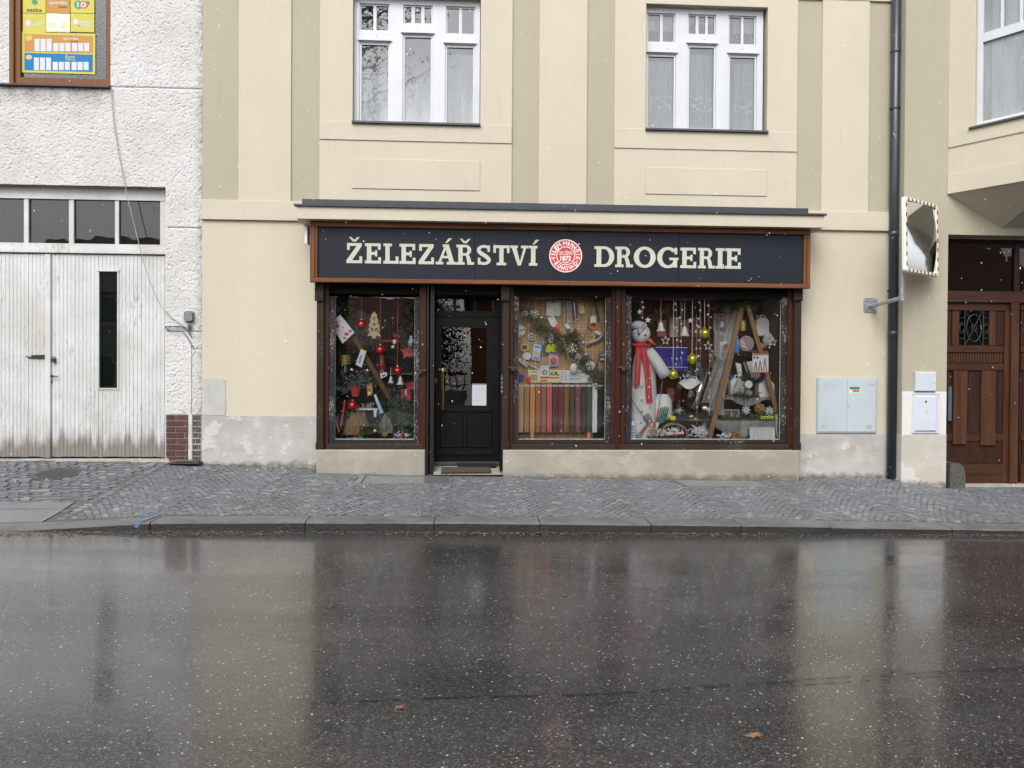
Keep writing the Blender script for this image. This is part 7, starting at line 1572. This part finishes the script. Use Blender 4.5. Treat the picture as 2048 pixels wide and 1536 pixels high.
bottle(1473, 672, 706, 13, .2, mat((.05, .16, .42), .35, .1), 'blue spray bottle left of the sieve', WPL); bottle(1486, 640, 662, 11, .35, mat((.50, .38, .10), .4, .3), 'yellow labelled tin at the ladder head', mat((.6, .5, .3), .5), .7)
card(1440, 683, 1460, 704, .2, mat((.38, .38, .40), .4, .2, 30), 'printed carton with a red and yellow picture, by the tulle', (('picture', [(1446, 690), (1456, 686), (1458, 702), (1442, 703)], mat((.10, .05, .06), .5, .6, 40), .001), ('picture', [(1451, 696), (1457, 692), (1457, 701), (1449, 702)], mat((.35, .12, .05), .5, .5, 50), .001)), 'carton', th=.06)
t = thing('nutcracker', V(1444, 652, .3), 'small red and white striped figure above the upper gold bauble', 'figure'); q = V(1444, 655, .3); B().lathe([(.03, 0), (.035, .04), (.025, .08), (.02, .10)], q, 12).build('body', mat((.5, .2, .2), .6, .7, 60, c2=(.6, .55, .55)), t); B().ball((q.x, .3, q.z + .13), .028, 10).build('head', REDP, t)
def wicker(px, py, rp, Y, label, c=(.26, .15, .06)):
    p = V(px, py, Y); r = rp * S(Y); t = thing('wicker_ball', (p.x, Y, p.z - r), label, 'wicker ball', 'wicker balls'); rs = random.Random(px); m = mat(c, .6, .3, 40)
    for k in range(14):
        ax = Vector((rs.uniform(-1, 1), rs.uniform(-1, 1), rs.uniform(-1, 1))).normalized(); u = ax.orthogonal().normalized(); v = ax.cross(u); B().tube([p + (u * cos(i * pi / 9) + v * sin(i * pi / 9)) * r for i in range(19)], .006, 5, False).build('strand', m, t)
    B().ball(p, r * .86, 12).build('core', mat(sc(c, .35), .9), t)
wicker(1519, 817, 10, .1, 'wicker ball on the lower shelf, right of the blue bead'); wicker(1471, 872, 10, -.0, 'wicker ball on the floor left of the white perforated tray', (.24, .13, .05))
t = thing('organiser', V(1462, 838, .12), 'grey two-compartment organiser tray on the lower shelf', 'tray'); r = rect(1446, 819, 1478, 834, .12)
for a in ((r[0], r[1], r[3] - .012, r[3]), (r[0], r[1], r[2], r[2] + .012), (r[0], r[0] + .012, r[2], r[3]), (r[1] - .012, r[1], r[2], r[3]), ((r[0] + r[1]) / 2 - .006, (r[0] + r[1]) / 2 + .006, r[2], r[3])): B().box(a[0], a[1], .10 + .001 * len(t.children), .16, a[2], a[3]).build('tray_wall', mat((.28, .27, .25), .5), t)
B().box(r[0] + .01, r[1] - .01, .155, .165, r[2], r[3]).build('tray_floor', mat((.14, .14, .12), .6), t)
snowflake(1492, 820, 9, .02, SLV, 'silver bow star on the lower shelf', 8, .4, .2); snowflake(1539, 822, 9.5, .03, SLV, 'silver bow star at the right end of the lower shelf', 8, .45, .2)
t = thing('green_comb', V(1534, 840, .0), 'bright green plastic comb at the edge of the lower shelf', 'comb'); r = rect(1521, 832, 1548, 834, .0); LG = mat((.32, .58, .03), .4); B().box(r[0], r[1], 0, .01, r[2], r[3]).build('spine', LG, t)
for i in range(14): x = r[0] + (r[1] - r[0]) * (i + .5) / 14; B().box(x - .004, x + .004, .001, .008, r[2] - .03, r[2]).build('tooth', LG, t)
t = thing('perforated_tray', V(1525, 880, -.03), 'white perforated metal tray in the lower right corner', 'tray'); cs = [(1499, 855.5), (1549, 855), (1551, 880), (1500, 880)]; piece(t, 'plate', cs, -.03, mat((.68, .70, .70), .4, .04), .006)
hb = B()
for i in range(9):
    for j in range(7): p = V(1508 + i * 4.3, 858.5 + j * 3.1 + (i % 2) * 1.4, -.0305); hb.prism([(p.x + .0052 * cos(a * pi / 3), p.z + .0052 * sin(a * pi / 3)) for a in range(6)], -.0312, -.0302)
hb.build('hole_row', BKP, t, kind='stuff'); B().bar(V(1496, 855, -.03), V(1554, 854.5, -.03), .014, .03).build('rim', mat((.4, .36, .35), .4), t); B().bar(V(1552, 856, -.025), V(1556, 880, -.025), .014, .03).build('rim', mat((.45, .42, .42), .4), t)
sheet('foam_pad', [(1551, 830), (1561, 826), (1562, 862), (1554, 863)], .0, mat((.50, .52, .52), .8, .1), 'white padded foam strip at the right post of the window', 'foam', .03)
fir([(1432, 604), (1455, 608), (1480, 604)], .05, 90, 'thick fir bough at the top of the right window', Y=.15, c=(.03, .055, .02), L=(.06, .11)); fir([(1488, 600), (1512, 612)], .04, 40, 'fir bough at the head of the ladder', Y=.2); fir([(1300, 640), (1330, 620), (1360, 604)], .035, 45, 'dark fir branch behind the first cream bell', Y=.3)
for i, (px, y0, y1, n_) in enumerate(((1299, 690, 860, 9), (1353, 600, 740, 9), (1362, 610, 730, 7), (1400, 600, 720, 8), (1418, 610, 830, 12), (1284, 600, 640, 4), (1393, 640, 850, 9))):
    t = thing('bead_string', V(px, y1, -.03), ('string of white beads in front of the snowman', 'string of white beads left of the second bell', 'short bead string over the blue crate', 'bead string just left of the upper gold bauble', 'long bead string beside the steel pipe top', 'short bead string in the upper left corner of the right window', 'bead string hanging behind the steel pipe')[i], 'garland', 'white bead strings'); rs = random.Random(i)
    B().tube([V(px, y0 - 10, -.03), V(px + 1, y1, -.03)], .0016, 4).build('thread', mat((.5, .5, .48), .7), t)
    for j in range(n_): p = V(px + rs.uniform(-3, 3), y0 + (y1 - y0) * (j + rs.random() * .6) / n_, -.03); B().ball(p, rs.uniform(.012, .016), 8, (1, 1, 1.2)).build('bead', mat((.66, .66, .64), .7), t)
t = thing('veiled_star_bag', V(1535, 695, .1), 'crumpled grey veil bag right of the ladder', 'bag'); q = V(1537, 678, .1); b = B().ball(q, .085, 14, (1, .6, 1)); b.v = [(x + jit(.018), y + jit(.015), z + jit(.018)) for x, y, z in b.v]; b.build('bag', sheer('veil', (.5, .5, .5), .6), t)
t = thing('potpourri_bag', V(1527, 700, .18), 'amber potpourri bundle on the shelf right of the ladder', 'bundle'); q = V(1526, 691, .18); B().ball(q, .055, 12, (1.2, .8, .9)).build('bundle', mat((.32, .18, .06), .6, .6, 40, .5, 40), t)
B().box(W_C[0] + .3, W_C[1] - 1.1, .66, .72, V(1340, 690, .6).z - .12, V(1340, 690, .6).z).build('shelf', mat((.10, .07, .04), .6), None, 'dark brown back shelf behind the blue crate', 'shelf')
for i, (px, c) in enumerate(((1320, (.30, .10, .06)), (1345, (.33, .28, .20)), (1365, (.22, .14, .08)), (1390, (.20, .07, .06)))): B().bevbox(V(px - 9, 660, .7).x, V(px + 9, 660, .7).x, .60, .70, V(px, 674, .6).z, V(px, 640 - 6 * (i % 2), .6).z, .004).build('carton', mat(c, .6, .3, 12), None, ('brick-red carton on the back shelf above the crate', 'beige carton on the back shelf', 'brown carton on the back shelf', 'dark red carton on the back shelf by the bell')[i], 'carton')

# more goods that fill the floor of the right window and the left one
chips(1300, 856, 1345, 879, .05, 120, WT, 'white tissue shreds around the slotted vent grille', 'tissue_shreds', 'paper', .04, .1); chips(1480, 845, 1500, 879, .1, 60, WT, 'white tissue shreds left of the perforated tray', 'tissue_shreds', 'paper', .05, .1)
bottle(1408, 838, 876, 10, .25, PLW, 'white bottle standing behind the ladder foot', BCAP); bottle(1430, 800, 838, 12, .3, mat((.30, .34, .36), .4), 'grey spray can left of the lower shelf', WPL); bottle(1360, 800, 836, 12, .4, mat((.08, .16, .12), .4), 'dark green bottle behind the covered jar', CREAM)
bottle(1424, 700, 735, 12, .45, mat((.10, .14, .05), .4), 'olive bottle behind the star on the tulle', CREAM); bottle(1455, 612, 640, 10, .5, mat((.35, .08, .06), .5), 'red bottle under the thick fir bough', CREAM)
drape(lambda u, v: (V(1428 + 50 * u, 625, .3).x, .33 + .03 * sin(u * 20), V(1450, 626 + 60 * v * (.6 + .4 * u), .3).z), TUL, 'tulle length behind the red and white figure', 30, 16, 'tulle')
drape(lambda u, v: (V(1440 - 26 * v + 16 * u * (1 + v), 740, .12).x, .12 + .02 * sin(u * 12 + v * 5), V(1440, 735 + 95 * v, .12).z), TUL, 'lower tulle fall that reaches the pipe elbow', 24, 20, 'tulle')
for i, (a, c, w0, h0, cc, lb) in enumerate(((1340, 790, 14, 26, (.20, .07, .05), 'dark red carton behind the white barrel'), (1420, 862, 12, 16, (.35, .33, .30), 'grey carton behind the tinsel heap'), (1546, 770, 12, 40, (.10, .08, .05), 'tall dark carton at the right end of the upper shelf'), (1548, 650, 14, 50, (.16, .06, .045), 'red-brown carton beside the violet-lidded canister'))):
    r = rect(a - w0 / 2, c - h0 / 2, a + w0 / 2, c + h0 / 2, .42); B().bevbox(r[0], r[1], .40, .50, r[2], r[3], .004).build('carton', mat(cc, .6, .3, 14), None, lb, 'carton')
fir([(672, 690), (690, 700), (705, 715)], .06, 45, 'fir branch behind the gold wired jar', Y=.35); fir([(745, 760), (770, 770), (800, 765)], .05, 45, 'fir branch behind the white bells', Y=.32); fir([(760, 830), (785, 850), (825, 860)], .06, 60, 'fir branch around the grey tulle cone', Y=.2, frost=.05); fir([(800, 600), (815, 620), (826, 650)], .05, 35, 'dark fir branch in the top right corner of the left window', Y=.4)
chips(672, 745, 700, 800, .2, 40, mat((.30, .32, .33), .6, .3), 'silver leaves on the left shelf of the left window', 'silver_leaves', 'leaves', .05, .1)
t = thing('red_gift', V(812, 800, .2), 'red wrapped parcel among the lower right branches', 'parcel'); r = rect(802, 778, 822, 800, .22); B().bevbox(r[0], r[1], .2, .3, r[2], r[3], .005).build('parcel', REDP, t); B().box((r[0] + r[1]) / 2 - .012, (r[0] + r[1]) / 2 + .012, .197, .2, r[2], r[3]).build('ribbon', CREAM, t)
# ================================================================== WEATHER AND LITTER
BOOST = 1.0
sn = B(); rs = random.Random(11)
OCT = [(1, 0, 0), (-1, 0, 0), (0, 1, 0), (0, -1, 0), (0, 0, 1), (0, 0, -1)]; OF = [(0, 2, 4), (2, 1, 4), (1, 3, 4), (3, 0, 4), (2, 0, 5), (1, 2, 5), (3, 1, 5), (0, 3, 5)]
for i in range(800):
    y = -9.2 + 8.3 * rs.random() ** .55; dist = y + D; x = rs.uniform(-.72, .76) * dist; z = CZ + rs.uniform(-.15, .55) * dist * 1.0
    if z < road_z(x) + .05: continue
    r = rs.uniform(.0022, .0055) * (1 if dist > 4 else .55); q = [r * rs.uniform(.6, 1), r * rs.uniform(.6, 1), r * rs.uniform(1, 1.9)]; lean = rs.uniform(-.1, .4)
    sn.add([(x + a * q[0] - lean * c * q[2], y + b_ * q[1], z + c * q[2]) for a, b_, c in OCT], OF)
sn.build('falling_snow', mat((.85, .86, .88), .8, .02), kind='stuff', label='small white snowflakes falling through the air')
# grains of snow and grit on the wet road
g = B(); rs = random.Random(5)
for i in range(2800):
    d = 2.9 + 5.2 * rs.random() ** 1.1; y = -D + d; x = rs.uniform(-.72, .80) * d; s_ = rs.uniform(.0007, .0019) * (2.1 if rs.random() < .06 else 1); a = rs.uniform(0, pi); z = road_fn((x + 40) / 80, (-2.66 - y) / 10.5)[2] + .003
    if y > -2.75: continue
    c, sn_ = cos(a), sin(a); q = [(-1.3, -.7), (1, -1), (1.4, .6), (-.8, 1)]; q = [((u * c - v * sn_) * s_, (u * sn_ + v * c) * s_) for u, v in q]
    g.add([(x + u, y + v, z) for u, v in q] + [(x, y, z + s_ * 1.1)], [(0, 1, 4), (1, 2, 4), (2, 3, 4), (3, 0, 4)])
g.build('snow_grains', mat((.48, .48, .47), .6, .2), kind='stuff', label='white snow grains scattered over the wet road')
# brown leaf litter in the gutter and a few leaves out on the road and pavement
lf = B(); rs = random.Random(9)
def leafbit(b, x, y, z, s_):
    a = rs.uniform(0, 2 * pi); c, sn_ = cos(a), sin(a); pts = [(-1, 0), (-.4, .45), (.5, .4), (1.1, 0), (.4, -.5), (-.5, -.4)]
    b.add([(x + (u * c - v * sn_) * s_, y + (u * sn_ + v * c) * s_ * .8, z + rs.uniform(0, .35) * s_) for u, v in pts], [tuple(range(6))])
for i in range(5200):
    x = rs.uniform(-5.0, 6.2); dn = .55 + .45 * sin(x * 1.7 + 1) * sin(x * .63 + 2); 
    if rs.random() > (dn * (1.0 if x < 0 else .6)): continue
    y = -2.715 - abs(rs.gauss(0, .085)) - (.12 * rs.random() if x < -2 else 0); leafbit(lf, x, y, road_z(x) + .011, rs.uniform(.006, .022))
lf.build('leaf_litter', mat((.11, .052, .030), .8, .5, 8, c2=(.20, .115, .06), isl=.45), kind='stuff', label='brown leaf litter lying along the kerb')
for px, py, s_, c, lb in ((1508, 1473, .045, (.22, .12, .055), 'tan leaf lying on the wet road at the bottom, right of centre'), (795, 1418, .05, (.15, .08, .05), 'brown leaf on the road at the left end of the tar seam'), (957, 1322, .035, (.18, .09, .05), 'small brown leaf on the road below the shop door'), (1128, 1192, .03, (.20, .09, .05), 'small leaf on the road below the middle window'), (332, 1064, .045, (.45, .36, .12), 'yellow leaf in the gutter beside the blue mark'), (1548, 1068, .05, (.35, .17, .07), 'light brown leaf in the gutter right of centre')):
    p = road_pt(px, py); b = B(); q = [(-1, 0), (-.75, .3), (-.3, .25), (-.2, .65), (.2, .3), (.7, .5), (.55, .1), (1.1, 0), (.5, -.15), (.6, -.5), (.1, -.3), (-.3, -.6), (-.4, -.2), (-.8, -.3)]; z = p.z + .008
    b.add([(p.x + u * s_, p.y + v * s_, z + .12 * s_ * sin(u * 3)) for u, v in q] + [(p.x + u * s_, p.y + v * s_, z - .004) for u, v in q], [tuple(range(14)), tuple(range(27, 13, -1))]); b.build('fallen_leaf', mat(c, .6, .3, 60), None, lb, 'leaf', 'fallen leaves')
wd = B(); rs = random.Random(4)                           # weeds at the foot of the left plinth
for i in range(160):
    x = rs.uniform(-3.5, -2.15); y = -.02 - abs(rs.gauss(0, .05)); z = gz(x, y); a = rs.uniform(-.03, .03); h = rs.uniform(.01, .035)
    wd.add([(x - .003, y, z), (x + .003, y, z), (x + a, y - .02 * rs.random(), z + h)], [(0, 1, 2)])
wd.build('weeds', mat((.13, .11, .035), .8, .4, 20), kind='stuff', label='small dry weeds along the foot of the left plinth')
